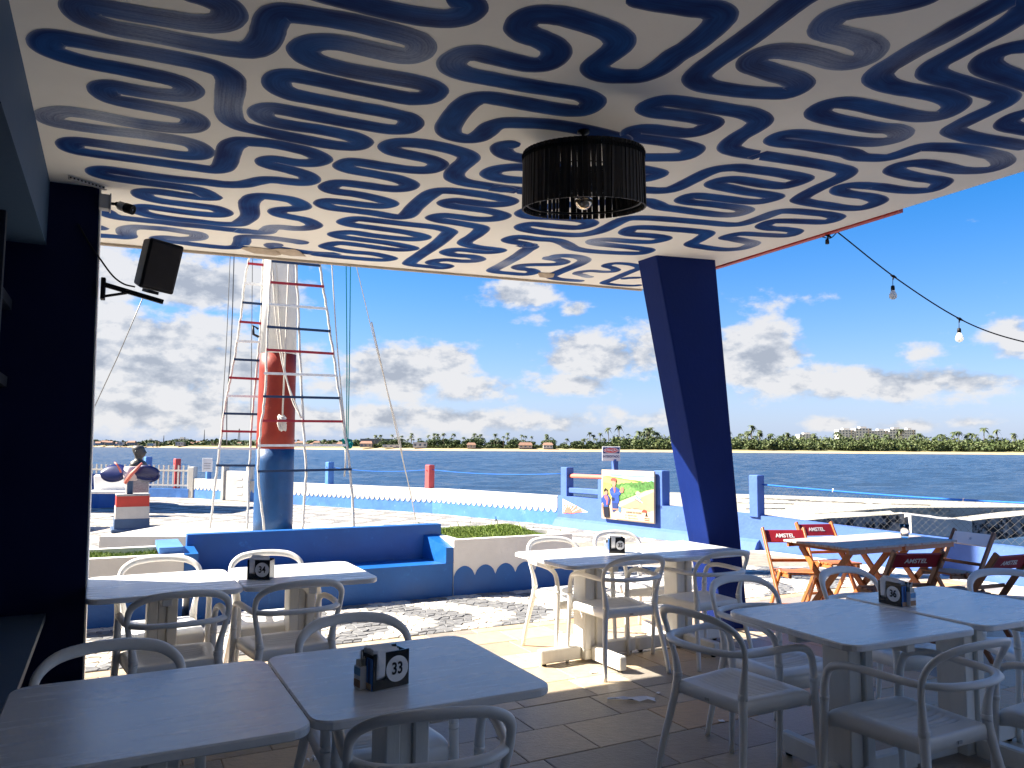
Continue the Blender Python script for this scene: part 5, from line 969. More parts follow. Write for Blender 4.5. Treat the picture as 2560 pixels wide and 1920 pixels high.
# ---- broken concrete jetty slabs over the water, right
t = thing('jetty_slab', 'broad pale concrete jetty slab lying beyond the blue wall', 'slab', (7, 20, 0))
mb = MB(); mb.prism([(1.7, 15.5), (4.2, 12.6), (6.0, 17.2), (6.6, 18.6), (10.6, 21.45), (15.4, 22.15), (19, 20.6), (19.6, 21.4), (7.5, 27.8), (4.6, 28.5)], -.45, -.02); o = mb.build('slab', M['concrete_pale'], t)
o = MB()
for x, y, dx, dy in ((6.9, 25.2, 2.4, -1.0), (6.6, 22.8, 1.6, -.3), (8.5, 24, 2, -.9), (10.4, 22.9, 1.7, -.5), (6.2, 20.5, 1.1, .2)): o.tube([(x, y, -.014), (x + dx * .5, y + dy * .5 + .08, -.012), (x + dx, y + dy, -.014)], .018, 4)
o.build('crack', M['concrete_dark'], t)
def slab_block(name_, label, top4, drop, mat_top, mat_side, par='slab'):
    t = thing('broken_slab', label, 'slab', top4[0]); mb = MB(); T = [Vector(q) for q in top4]; B = [q - Vector((0, 0, drop)) for q in T]
    rr = random.Random(len(label)); V = []; n = 4; edge = []
    for k in range(4):
        for q in range(7):
            p = T[k].lerp(T[(k + 1) % 4], q / 7); j = .035 if q else .0
            edge.append(p + Vector((rr.uniform(-j, j), rr.uniform(-j, j), rr.uniform(-j, j) * .5)))
    m_ = len(edge); low = [q - Vector((rr.uniform(-.02, .02), 0, drop + rr.uniform(-.05, .05))) for q in edge]
    mb.add(edge, [tuple(range(m_))]); mb.build('slab_top', M[mat_top], t)
    mb = MB(); mb.add(edge + low, [(k, m_ + k, m_ + (k + 1) % m_, (k + 1) % m_) for k in range(m_)] + [tuple(m_ + k for k in reversed(range(m_)))]); mb.build('slab_edge', M[mat_side], t); return t
slab_block('s', 'dark stained broken slab with its grey ragged edge facing the terrace', [(5.7, 16.9, -.02), (8.55, 16.9, .19), (8.5, 17.5, .20), (5.8, 18.2, .0)], .52, 'concrete_pale', 'concrete_dark')
slab_block('s', 'pale tilted concrete block at the right end of the dark broken slab', [(8.62, 16.75, .17), (10.05, 16.95, .03), (9.9, 17.4, .05), (8.62, 17.3, .18)], .40, 'concrete_face', 'concrete_face')
slab_block('s', 'black weathered slab hanging over the water at the right edge', [(10.2, 17.2, .02), (13.4, 18.2, .22), (13.2, 18.8, .22), (10.1, 17.8, .03)], .44, 'concrete_pale', 'concrete_dark')
tag(MB().box((9.75, 17.4, -.95), (.35, .3, .55)).build('pile', M['concrete_dark']), 'black concrete pile stub under the pale tilted block', 'pile')

# ---- bench between the two planters, facing the terrace
t = thing('garden_bench', 'long bright blue masonry bench with high back between two grass planters', 'bench', UV(-2.8, 1.5))
uvbox(-4.10, -1.55, 1.20, 1.66, -.02, .345).build('seat', M['bench_blue'], t)
uvbox(-4.10, -1.50, 1.663, 1.80, -.02, .705).build('backrest', M['bench_blue'], t)
mb = MB(); mb.hexa([UV(-1.628, 1.204, .347), UV(-1.548, 1.196, .347), UV(-1.548, 1.66, .347), UV(-1.72, 1.66, .347)], [UV(-1.628, 1.204, .505), UV(-1.548, 1.196, .505), UV(-1.548, 1.66, .60), UV(-1.70, 1.66, .60)]); mb.build('arm', M['bench_blue'], t)
mb = MB(); mb.hexa([UV(-4.155, 1.196, .2), UV(-4.04, 1.196, .2), UV(-4.04, 1.66, .2), UV(-4.155, 1.66, .2)], [UV(-4.155, 1.196, .582), UV(-4.04, 1.196, .582), UV(-4.04, 1.66, .60), UV(-4.155, 1.66, .60)]); mb.build('arm', M['bench_blue'], t)
def planter(lab, u0, u1, v1f, wave=True):
    """open masonry box with soil and grass; v1f(u): back line"""
    t = thing('planter', lab, 'planter', UV((u0 + u1) / 2, 1.6)); w = .085; z = .585
    o = MB(); uvbox(u0, u1, 1.19, 1.19 + w, -.02, z, o); uvbox(u0, u0 + w, 1.19 + w + .001, v1f(u0), -.02, z, o)
    mb2 = o; mb2.hexa([UV(u1 - w, 1.19 + w + .001, -.02), UV(u1, 1.19 + w + .001, -.02), UV(u1, v1f(u1), -.02), UV(u1 - w, v1f(u1), -.02)], [UV(u1 - w, 1.19 + w + .001, z), UV(u1, 1.19 + w + .001, z), UV(u1, v1f(u1), z), UV(u1 - w, v1f(u1), z)])
    mb2.hexa([UV(u0, v1f(u0), -.02), UV(u1, v1f(u1), -.02), UV(u1, v1f(u1) + w, -.02), UV(u0, v1f(u0) + w, -.02)], [UV(u0, v1f(u0), z), UV(u1, v1f(u1), z), UV(u1, v1f(u1) + w, z), UV(u0, v1f(u0) + w, z)])
    ob = o.build('planter_box', M['planter_white'], t)
    if wave:      # blue swell painted on the face, a few millimetres proud
        n = int(round((u1 - u0) / .255)); p = (u1 - u0) / n; V = []; F = []
        for k in range(n * 10 + 1):
            u = u0 + (u1 - u0) * k / (n * 10); ph = (k % 10) / 10; zz = .205 + .105 * math.sin(math.pi * ph) ** .6
            V += [UV(u, 1.186, -.01), UV(u, 1.186, zz)]
            if k: F.append((2 * k - 2, 2 * k, 2 * k + 1, 2 * k - 1))
        MB().add(V, F).build('painted_wave', M['bench_blue'], t)
    return t
vb = lambda u: 2.85 - max(0, (u + .30)) * 6.2 if u > -.30 else 2.85
pr = planter('white planter with a mound of grass and blue scalloped base, right of the blue bench', -1.546, -.09, lambda u: 2.80 if u < -1 else 1.60)
pl = planter('white planter with short grass, left of the blue bench behind table 34', -9.0, -4.16, lambda u: 1.86, False)
uvbox(-9.0, -4.16, 1.182, 1.189, -.01, .30).build('blue_base', M['bench_blue'], pl)
uvbox(-4.36, -4.162, 1.28, 1.94, .586, .64).build('blue_cap', M['low_blue'], pl)
def soil(par, P, bumps):
    V = []; F = []; n = 14
    for i in range(n + 1):
        for j in range(n + 1):
            a, b = i / n, j / n; p = (1 - a) * (1 - b) * np.array(P[0]) + a * (1 - b) * np.array(P[1]) + a * b * np.array(P[2]) + (1 - a) * b * np.array(P[3]); V.append(UV(p[0], p[1], bumps(p[0], p[1])))
    for i in range(n):
        for j in range(n): q = i * (n + 1) + j; F.append((q, q + n + 1, q + n + 2, q + 1))
    MB().add(V, F, smooth=True).build('soil', M['soil'], par)
hr = lambda u, v: .53 + .10 * math.exp(-((u + .62) ** 2 / .16 + (v - 2.0) ** 2 / .25)) + .03 * math.sin(u * 7) * math.sin(v * 5)
hl = lambda u, v: .535 + .02 * math.sin(u * 6 + v * 4)
PRQ = [(-1.46, 1.28), (-.18, 1.28), (-.19, 1.60), (-1.46, 2.80)]
PLQ = [(-8.9, 1.28), (-4.36, 1.28), (-4.36, 1.86), (-8.9, 1.86)]
soil(pr, PRQ, hr); soil(pl, PLQ, hl)
def grass(par, P, hf, n, hmin, hmax, seed, tall=0):
    rg = np.random.default_rng(seed); a = rg.random(n); b = rg.random(n)
    P = np.array(P); uvp = ((1 - a) * (1 - b))[:, None] * P[0] + (a * (1 - b))[:, None] * P[1] + (a * b)[:, None] * P[2] + ((1 - a) * b)[:, None] * P[3]
    V = np.zeros((n * 4, 3)); tone = np.zeros(n * 4)
    for k in range(n):
        u, v = uvp[k]; p = np.array(UV(u, v, hf(u, v) - .005)); h = rg.uniform(hmin, hmax)
        if k < tall: h = rg.uniform(.08, .15)
        an = rg.uniform(0, 6.28); w = rg.uniform(.0022, .0042); s = np.array([math.cos(an), math.sin(an), 0]); l = np.array([math.cos(an + 1.3), math.sin(an + 1.3), 0]) * h * rg.uniform(.1, .9)
        V[4 * k:4 * k + 4] = [p - s * w, p + s * w, p + s * w * .7 + l * .35 + [0, 0, h * .6], p + l + [0, 0, h]]; tone[4 * k:4 * k + 4] = rg.random()
    F = np.array([[4 * k, 4 * k + 1, 4 * k + 2, 4 * k + 3] for k in range(n)], dtype=np.int32)
    me = bpy.data.meshes.new('grass'); me.from_pydata(V.tolist(), [], F.tolist()); mt = M['grass_leaf']; me.materials.append(mt)
    ca = me.color_attributes.new('tone', 'BYTE_COLOR', 'POINT'); ca.data.foreach_set('color', np.stack([tone, tone, tone, np.ones_like(tone)], 1).ravel())
    o = bpy.data.objects.new('grass', me); C.objects.link(o); o.parent = par
    M_ = Matrix.Identity(4); q = par
    while q: M_ = q.matrix_basis @ M_; q = q.parent
    me.transform(M_.inverted()); tag(o, kind='stuff')
M['grass_leaf'] = leafmat('grass_leaf', (.085, .17, .022), (.24, .31, .06))
grass(pr, PRQ, hr, 18000, .02, .045, 3, 30); grass(pl, PLQ, hl, 15000, .025, .055, 4, 0)
# ---- ship mast on its plinth
t = thing('mast_plinth', 'low white plinth with terracotta top at the foot of the painted mast', 'plinth', (-3.2, 10.7, 0))
mb = MB(); mb.prism([(-5.2, 9.85), (-2.2, 9.95), (-1.7, 10.5), (-1.9, 11.6), (-5.0, 11.6)], 0, .40); mb.build('plinth', M['low_white'], t)
tag(MB().prism([(-5.9, 11.7), (-4.4, 11.65), (-4.2, 12.4), (-5.3, 12.9)], -.002, .004).build('painted_floor', M['terracotta']), kind='structure')
t = thing('ship_mast', 'tall ship mast painted blue, red and white, standing behind the blue bench', 'mast', (-3.25, 10.62, .4))
def mastr(z): return .262 - .008 * (z - .4) - .006 * max(0, z - 2.8)
c = Vector((-3.25, 10.62, 0))
for nm, z0, z1, mt in (('blue_band', .39, 1.515, 'mast_blue'), ('red_band', 1.515, 2.82, 'mast_red'), ('white_band', 2.82, 9.5, 'mast_white')):
    MB().lathe([(mastr(z0 + (z1 - z0) * k / 6), z0 + (z1 - z0) * k / 6) for k in range(7)], c, 40).build(nm, M[mt], t)
MB().tube([(-3.50, 10.5, 3.16), (-3.56, 10.46, 3.20), (-3.55, 10.46, 3.08), (-3.49, 10.5, 3.05)], .018, 6).build('cleat', M['steel'], t)
def px_plane(Y): return lambda x, y: None
def rope_ladder(label, ropes, rungs, zs, group=None):
    """ropes: list of paths; rungs: (x0, z0, x1, z1, y, material)"""
    x, y, z = ropes[0][0]; t = thing('rope_ladder', label, 'rope ladder', (x, y, z))
    rr = random.Random(len(label))
    for P in ropes:
        Q = cat(P, 8); Q = [q + Vector((rr.uniform(-.006, .006), rr.uniform(-.006, .006), 0)) for q in Q]
        MB().tube(Q, .0165, 6).build('rope', M['rope'], t)
    for x0, z0, x1, z1, y, mt in rungs: MB().box(Vector(((x0 + x1) / 2, y, (z0 + z1) / 2)), (math.hypot(x1 - x0, z1 - z0) / 2, .015, .0155), (Vector((x1 - x0, 0, z1 - z0)).normalized(), Vector((0, 1, 0)), Vector((z0 - z1, 0, x1 - x0)).normalized())).build('rung', M[mt], t)
    return t
rope_ladder('wide three-rope ladder with red, white and navy rungs hanging in front of the mast', [[[-3.23, 10.2, 0.441], [-3.329, 10.2, 1.139], [-3.333, 10.2, 1.62], [-3.282, 10.2, 2.234], [-3.275, 10.2, 3.088], [-3.258, 10.2, 3.822], [-3.252, 10.2, 4.113], [-3.211, 10.2, 6.113]], [[-2.73, 10.2, 0.465], [-2.708, 10.2, 1.168], [-2.768, 10.2, 1.93], [-2.823, 10.2, 2.65], [-2.877, 10.2, 3.43], [-2.922, 10.2, 4.062], [-3.064, 10.2, 6.062]], [[-2.061, 10.2, 0.499], [-2.125, 10.2, 1.248], [-2.244, 10.2, 1.934], [-2.381, 10.2, 2.756], [-2.487, 10.2, 3.355], [-2.609, 10.2, 4.038], [-2.966, 10.2, 6.038]]], [(-3.24, 4.034, -2.59, 3.975, 10.178, 'rung_navy'), (-3.244, 3.744, -2.532, 3.691, 10.178, 'rung_red'), (-3.265, 3.447, -2.483, 3.39, 10.178, 'rung_white'), (-3.275, 3.142, -2.431, 3.086, 10.178, 'rung_navy'), (-3.273, 2.833, -2.377, 2.785, 10.178, 'rung_red'), (-3.293, 2.518, -2.325, 2.491, 10.178, 'rung_white'), (-3.295, 2.209, -2.282, 2.193, 10.178, 'rung_navy'), (-3.29, 1.887, -2.233, 1.884, 10.178, 'rung_red'), (-3.345, 1.559, -2.167, 1.572, 10.178, 'rung_white'), (-3.331, 1.22, -2.098, 1.256, 10.178, 'rung_navy')], None)
rope_ladder('narrow rope ladder with red, white and navy rungs left of the mast', [[[-4.215, 10.9, 0.349], [-4.165, 10.9, 1.025], [-4.112, 10.9, 1.621], [-4.053, 10.9, 2.222], [-3.97, 10.9, 2.719], [-3.896, 10.9, 3.33], [-3.854, 10.9, 3.863], [-3.802, 10.9, 4.252], [-3.535, 10.9, 6.252]], [[-3.694, 10.9, 0.369], [-3.691, 10.9, 1.271], [-3.679, 10.9, 2.006], [-3.632, 10.9, 2.721], [-3.602, 10.9, 3.276], [-3.6, 10.9, 3.892], [-3.601, 10.9, 4.242], [-3.607, 10.9, 6.242]]], [(-3.809, 4.168, -3.586, 4.147, 10.878, 'rung_red'), (-3.843, 3.878, -3.582, 3.86, 10.878, 'rung_white'), (-3.866, 3.6, -3.578, 3.577, 10.878, 'rung_navy'), (-3.897, 3.321, -3.579, 3.298, 10.878, 'rung_red'), (-3.928, 3.043, -3.576, 3.029, 10.878, 'rung_white'), (-3.957, 2.78, -3.572, 2.763, 10.878, 'rung_navy'), (-4.01, 2.518, -3.571, 2.499, 10.878, 'rung_red'), (-4.042, 2.259, -3.577, 2.249, 10.878, 'rung_white'), (-4.07, 2.008, -3.573, 2.0, 10.878, 'rung_navy'), (-4.091, 1.759, -3.573, 1.752, 10.878, 'rung_red'), (-4.136, 1.518, -3.573, 1.511, 10.878, 'rung_white'), (-4.146, 1.277, -3.581, 1.278, 10.878, 'rung_navy')], None)
tag(MB().tube(cat([[-2.646, 10.3, 6.01], [-2.463, 10.3, 4.01], [-2.364, 10.3, 2.926], [-2.239, 10.3, 1.886], [-2.19, 10.3, 1.578]], 4), 0.009, 5).build('rope', M['rope']), 'white stay rope running down from above to the green knot', 'rope')
tag(MB().tube(cat([[-2.333, 10.3, 5.993], [-2.268, 10.3, 3.993], [-2.225, 10.3, 2.665], [-2.204, 10.3, 1.616]], 4), 0.007, 5).build('rope', M['rope_green']), 'green halyard, left of the pair ending in the green knot', 'rope')
tag(MB().tube(cat([[-2.239, 10.3, 5.993], [-2.21, 10.3, 3.993], [-2.191, 10.3, 2.665], [-2.186, 10.3, 1.616]], 4), 0.007, 5).build('rope', M['rope_green']), 'green halyard, right of the pair ending in the green knot', 'rope')
tag(MB().tube(cat([[-2.674, 9.919, 6.269], [-2.374, 11.5, 4.269], [-2.197, 12.433, 3.089], [-1.964, 13.367, 1.792], [-1.982, 14.3, 1.169]], 4), 0.007, 5).build('rope', M['rope']), 'thin white stay slanting down to the pavement right of the ladder', 'rope')
tag(MB().tube(cat([[-1.918, 10.369, 3.241], [-1.983, 14.25, 1.241], [-2.001, 15.325, 0.687], [-2.008, 16.4, 0.003]], 4), 0.011, 5).build('rope', M['rope']), 'thick lower end of the slanting white stay tied to the ground', 'rope')
tag(MB().tube(cat([[-3.494, 10.511, 6.082], [-3.257, 10.4, 4.082], [-3.101, 10.327, 2.767], [-2.931, 10.253, 2.163], [-2.786, 10.18, 1.929]], 4), 0.011, 5).build('rope', M['rope']), 'white loop of rope hanging from the ladder side to the mast knot', 'rope')
tag(MB().tube(cat([[-3.565, 10.559, 6.055], [-3.309, 10.4, 4.055], [-3.191, 10.327, 3.134], [-3.046, 10.253, 2.524], [-2.786, 10.18, 1.929]], 4), 0.009, 5).build('rope', M['rope']), 'second white line running from the mast down to the middle ladder rope', 'rope')
tag(MB().tube(cat([[-4.325, 11.6, 6.454], [-4.337, 11.6, 4.454], [-4.345, 11.6, 3.088], [-4.373, 11.6, 1.828], [-4.371, 11.6, 1.626]], 4), 0.006, 5).build('rope', M['wire']), 'grey stay line far left of the mast', 'rope')
tag(MB().tube(cat([[-4.286, 11.6, 6.442], [-4.277, 11.6, 4.442], [-4.271, 11.6, 3.088], [-4.3, 11.6, 2.207], [-4.281, 11.6, 1.568]], 4), 0.008, 5).build('rope', M['wire']), 'second grey stay line left of the narrow ladder', 'rope')
tag(MB().tube(cat([[-3.943, 11.3, 6.358], [-3.892, 11.3, 4.358], [-3.851, 11.3, 2.763], [-3.824, 11.3, 1.598]], 4), 0.006, 5).build('rope', M['wire']), 'grey stay line crossing behind the narrow ladder rungs', 'rope')
tag(MB().tube([[-4.381, 9.0, 3.29], [-4.953, 9.6, 2.655], [-5.555, 10.2, 2.013]], .006, 5).build('rope', M['wire']), 'thin stay wire slanting from behind the loudspeaker down to the left column', 'rope')
t = thing('knot', 'bright green rope knot where the halyards meet the wide ladder', 'knot', [-2.178, 10.24, 1.59])
o = MB(); rr = random.Random(5)
for k in range(9):
    c_ = Vector([-2.178, 10.24, 1.59]); o.tube([c_ + Vector((.07 * math.cos(q * .9 + k) * rr.uniform(.6, 1.1), .03 * math.sin(q + k * 2), .05 * math.sin(q * .9 + k * .7) + rr.uniform(-.015, .015))) for q in range(7)], .011, 5)
o.build('green_knot', M['rope_green'], t)
MB().tube([[-2.207, 10.25, 1.552], [-2.199, 10.25, 1.348], [-2.21, 10.25, 1.157]], .011, 5).build('tail', M['rope'], t)

t = thing('rope_coil', 'coil of white rope hanging knotted against the red part of the mast', 'rope coil', (-3.0, 10.3, 1.75))
MB().tube([(-3.04, 10.30, 6.0), (-3.06, 10.31, 3.0), (-3.07, 10.30, 1.95)], .012, 5).build('hanging_rope', M['rope'], t)
o = MB(); rr = random.Random(2)
for k in range(7):
    o.tube([Vector((-3.07 + .045 * math.cos(q * .7 + k) + rr.uniform(-.01, .01), 10.29 + .02 * math.sin(q + k), 1.86 + .10 * math.sin(q * .7 + k * .4) + rr.uniform(-.01, .01))) for q in range(10)], .012, 5)
o.build('coil', M['rope'], t)
# ---- bust, propeller, their pedestals
t = thing('pedestal', 'low pedestal painted in red, white and slate blue bands under the propeller', 'pedestal', (-6.95, 14.2, 0))
c = Vector((-6.93, 14.2, 0)); PX = (Vector((math.cos(R(29)), math.sin(R(29)), 0)), Vector((-math.sin(R(29)), math.cos(R(29)), 0)), Vector((0, 0, 1)))
MB().box(c + Vector((0, 0, .03)), (.33, .33, .03), PX, bev=.01).build('footing', M['slate_blue'], t)
for z0, z1, w0, mt in ((.06, .235, .285, 'slate_blue'), (.235, .45, .275, 'low_white'), (.45, .64, .268, 'red')): MB().box(c + Vector((0, 0, (z0 + z1) / 2)), (w0, w0, (z1 - z0) / 2), PX).build('band', M[mt], t)
MB().box(c + Vector((0, 0, .655)), (.275, .275, .015), PX, bev=.006).build('cap', M['granite'], t)
def propeller():
    t = thing('propeller', 'ship propeller with broad dark blue blades and a salmon edged blade, on the banded pedestal', 'propeller', (-6.93, 14.15, .67))
    c = Vector((-6.93, 14.10, 1.0))
    MB().lathe([(.05, -.33), (.05, -.1), (.062, -.09), (.062, 0)], c, 14).build('shaft', M['slate_blue'], t)
    MB().lathe([(.115, -.12), (.135, .0), (.12, .13), (.09, .135)], c + Vector((0, 0, .03)), 6).build('hub', M['prop_white'], t)
    def blade(cx, sx, name, mt, twist, up):
        V = []; F = []; n, m_ = 16, 7
        for i in range(n + 1):
            f = i / n; r_ = .09 + .44 * f; w = .185 * math.sqrt(max(.004, 1 - ((f - .50) / .51) ** 2)) + .035 * (1 - f)
            for j in range(m_ + 1):
                g = j / m_ * 2 - 1; y = g * w * math.sin(twist) - .05 * (1 - g * g); z = g * w * math.cos(twist) * .82 + up * f; V.append(c + Vector((sx * r_, y, z + .04)))
        for i in range(n):
            for j in range(m_): q = i * (m_ + 1) + j; F.append((q, q + m_ + 1, q + m_ + 2, q + 1))
        o = MB().add(V, F, smooth=True).build(name, M[mt], t); s = o.modifiers.new('s', 'SOLIDIFY'); s.thickness = .028; s.offset = 0; return o
    blade(0, -1, 'blade', 'prop_blue', .35, .0); blade(0, 1, 'blade', 'prop_blue', -.35, .0)
    MB().tube([c + Vector((-.02, -.16, -.13)), c + Vector((.10, -.19, .03)), c + Vector((.27, -.15, .235))], [.035, .04, .02], 8, sq=.45).build('front_blade', M['salmon'], t)
    MB().tube([c + Vector((-.13, -.10, .06)), c + Vector((-.21, -.09, .20)), c + Vector((-.27, -.07, .24))], [.018, .018, .012], 6).build('blade_edge', M['salmon'], t)
propeller()
def bust():
    t = thing('bust', 'dark bronze bust of a man in profile facing right, on a granite pillar', 'bust', (-7.25, 15.0, 0)); c = Vector((-7.24, 15.0, 0))
    MB().box(c + Vector((0, 0, .53)), (.19, .19, .53), PX, bev=.01).build('pillar', M['granite'], t)
    # one continuous head and shoulders, lofted in horizontal rings: (z, half depth front, half depth back, half width, centre shift)
    rings = [(1.06, .12, .10, .16, 0), (1.10, .14, .12, .19, 0), (1.18, .15, .12, .21, 0), (1.24, .13, .11, .17, -.01), (1.27, .075, .07, .075, 0), (1.31, .07, .07, .068, .005), (1.335, .10, .075, .075, .01), (1.36, .118, .085, .083, .01),
             (1.385, .122, .095, .088, .008), (1.41, .120, .105, .092, .004), (1.44, .118, .115, .096, 0), (1.47, .118, .12, .098, -.004), (1.50, .112, .118, .094, -.006), (1.53, .09, .10, .08, -.008), (1.55, .05, .06, .05, -.01)]
    n = 24; V = []; F = []
    for z, fr, bk, hw, sh in rings:
        for k in range(n):
            a = 2 * math.pi * k / n; ca, sa = math.cos(a), math.sin(a); r_ = fr if ca > 0 else bk
            ex = 0
            if abs(sa) < .22 and ca > 0:
                ex = {1.385: .012, 1.41: .034, 1.44: .022, 1.36: -.006, 1.335: .006}.get(z, 0)
            V.append(c + Vector((ca * r_ + sh + ex, sa * hw, z)))
    for i in range(len(rings) - 1):
        for k in range(n): F.append((i * n + k, i * n + (k + 1) % n, (i + 1) * n + (k + 1) % n, (i + 1) * n + k))
    F += [tuple(reversed(range(n))), tuple((len(rings) - 1) * n + k for k in range(n))]
    MB().add(V, F, smooth=True).build('head_and_shoulders', M['bronze'], t)
    for s in (-1, 1): MB().ball(c + Vector((-.01, s * .098, 1.42)), .022, 8, 6, (1, .5, 1.5)).build('ear', M['bronze'], t)
bust()
# ---- blue seat and table left of the bust, railing, parasol, added shadow blocks, globe lamp
t = thing('blue_seat_wall', 'broad dark blue block wall at the left end of the plaza, behind the white slab bench', 'seat wall', (-11.5, 19.6, 0))
mb = MB(); mb.prism([(-14.5, 18.9), (-10.2, 19.2), (-9.65, 19.8), (-9.9, 20.6), (-14.5, 20.4)], 0, .50); mb.build('base', M['bench_blue'], t)
mb = MB(); mb.prism([(-14.5, 19.9), (-9.75, 20.05), (-9.95, 20.55), (-14.5, 20.4)], .503, .80); mb.build('back', M['bench_blue'], t)
t = thing('stone_bench', 'white slab bench on a blue baluster leg, left of the bust', 'bench', (-8.7, 17.4, 0))
MB().box((-8.75, 17.4, .70), (.62, .05, .17), (Vector((.97, -.05, -.03)).normalized(), Vector((.05, .97, .2)).normalized(), Vector((0.03, -.2, .97)).normalized()), bev=.02).build('slab_back', M['planter_white'], t)
MB().box((-8.75, 17.2, .52), (.62, .22, .03), bev=.012).build('slab_seat', M['planter_white'], t)
MB().lathe([(.20, 0), (.14, .1), (.09, .26), (.11, .38), (.17, .488)], (-8.55, 17.2, 0), 16).build('leg', M['bench_blue'], t)
tag(MB().prism([(-15.5, 18.6), (-12.2, 18.6), (-12.2, 20.8), (-15.5, 20.8)], 0, 4.9).build('kiosk', M['low_white']), 'white kiosk block standing on the plaza behind the left column', 'kiosk')  # added block, hidden from view, only casts the shadow right of the bust
tag(MB().prism([(-12.6, 12.6), (-10.6, 12.6), (-10.6, 15.2), (-12.6, 15.2)], 0, 2.6).build('kiosk', M['low_blue']), 'lower blue kiosk block nearer the terrace behind the left column', 'kiosk')  # second added block out of sight, throws the nearer shadow by the pedestal
t = thing('railing', 'white picket railing on a pale blue kerb left of the scalloped wall', 'railing', (-10.5, 23.3, 0))
P0, P1 = Vector((-14.5, 24.5, 0)), Vector((-9.62, 23.25, 0)); dd = (P1 - P0).normalized(); nn = Vector((dd.y, -dd.x, 0)); Lr = (P1 - P0).length
MB().box(P0.lerp(P1, .5) + Vector((0, 0, .13)), (Lr / 2, .1, .13), (dd, nn, Vector((0, 0, 1)))).build('kerb', M['low_blue'], t)
for z in (.36, .80): MB().box(P0.lerp(P1, .5) + Vector((0, 0, z)), (Lr / 2, .02, .025), (dd, nn, Vector((0, 0, 1)))).build('rail', M['low_white'], t)
nb = int(Lr / .17); pk = None
for k in range(nb):
    o = MB().box((0, 0, .63), (.022, .016, .33), (dd, nn, Vector((0, 0, 1)))) if pk is None else None
    if pk is None: pk = o.build('picket', M['low_white'], t, local=True); pk.location = P0 + dd * .08 - t.location
    else: inst(pk, t, Matrix.Translation(P0 + dd * (.08 + k * Lr / nb) - t.location))
MB().box(P1 + Vector((.05, 0, .46)), (.10, .10, .46), (dd, nn, Vector((0, 0, 1))), bev=.012).build('end_post', M['low_white'], t)
for px, mt, lab in ((-.553, 'post_red', 'red post at the far left of the railing'), (-.475, 'low_blue', 'blue post behind the left blade of the propeller')):
    tt = (px * P0.y - P0.x) / ((P1.x - P0.x) - px * (P1.y - P0.y)); q = P0.lerp(P1, tt); post(q.x, q.y + .25, 1.2, .19, mt, lab)
t = thing('parasol', 'blue and white parasol with scalloped valance showing behind the left column', 'parasol', (-12.9, 20.0, 0))
o = MB(); n = 16; V = [Vector((-12.9, 20.0, 2.75))]; F = []
for k in range(n): a = 2 * math.pi * k / n; V.append(Vector((-12.9 + 1.75 * math.cos(a), 20.0 + 1.75 * math.sin(a), 2.18)))
for k in range(n): F.append((0, 1 + k, 1 + (k + 1) % n))
o.add(V, F, mi=0); ob = o.build('canopy', [M['low_blue'], M['low_white']], t)
for k, pgn in enumerate(ob.data.polygons): pgn.material_index = k % 2
V = []; F = []
for k in range(n * 6 + 1):
    a = 2 * math.pi * k / (n * 6); V += [Vector((-12.9 + 1.76 * math.cos(a), 20.0 + 1.76 * math.sin(a), 2.18)), Vector((-12.9 + 1.77 * math.cos(a), 20.0 + 1.77 * math.sin(a), 2.05 - .03 * abs(math.sin(k * math.pi / 3))))]
    if k: F.append((2 * k - 2, 2 * k, 2 * k + 1, 2 * k - 1))
MB().add(V, F).build('valance', M['salmon'], t)
MB().tube([(-12.9, 20.0, 0), (-12.9, 20.0, 2.7)], .03, 8).build('pole', M['low_white'], t)
t = thing('globe_lamp', 'clear globe street lamp on a black post at the left column edge', 'street lamp', (-10.35, 18.6, 0))
MB().tube([(-10.35, 18.6, 0), (-10.35, 18.6, 1.50)], .05, 8).lathe([(.06, 1.42), (.15, 1.50), (.15, 1.56), (.05, 1.58)], (-10.35, 18.6, 0), 12).build('post', M['black_matte'], t)
MB().ball((-10.35, 18.6, 1.76), .205, 20, 14).build('globe', M['glass'], t); MB().ball((-10.35, 18.6, 1.66), .05, 10, 8, (1, 1, 1.3)).build('bulb', M['bulb'], t)
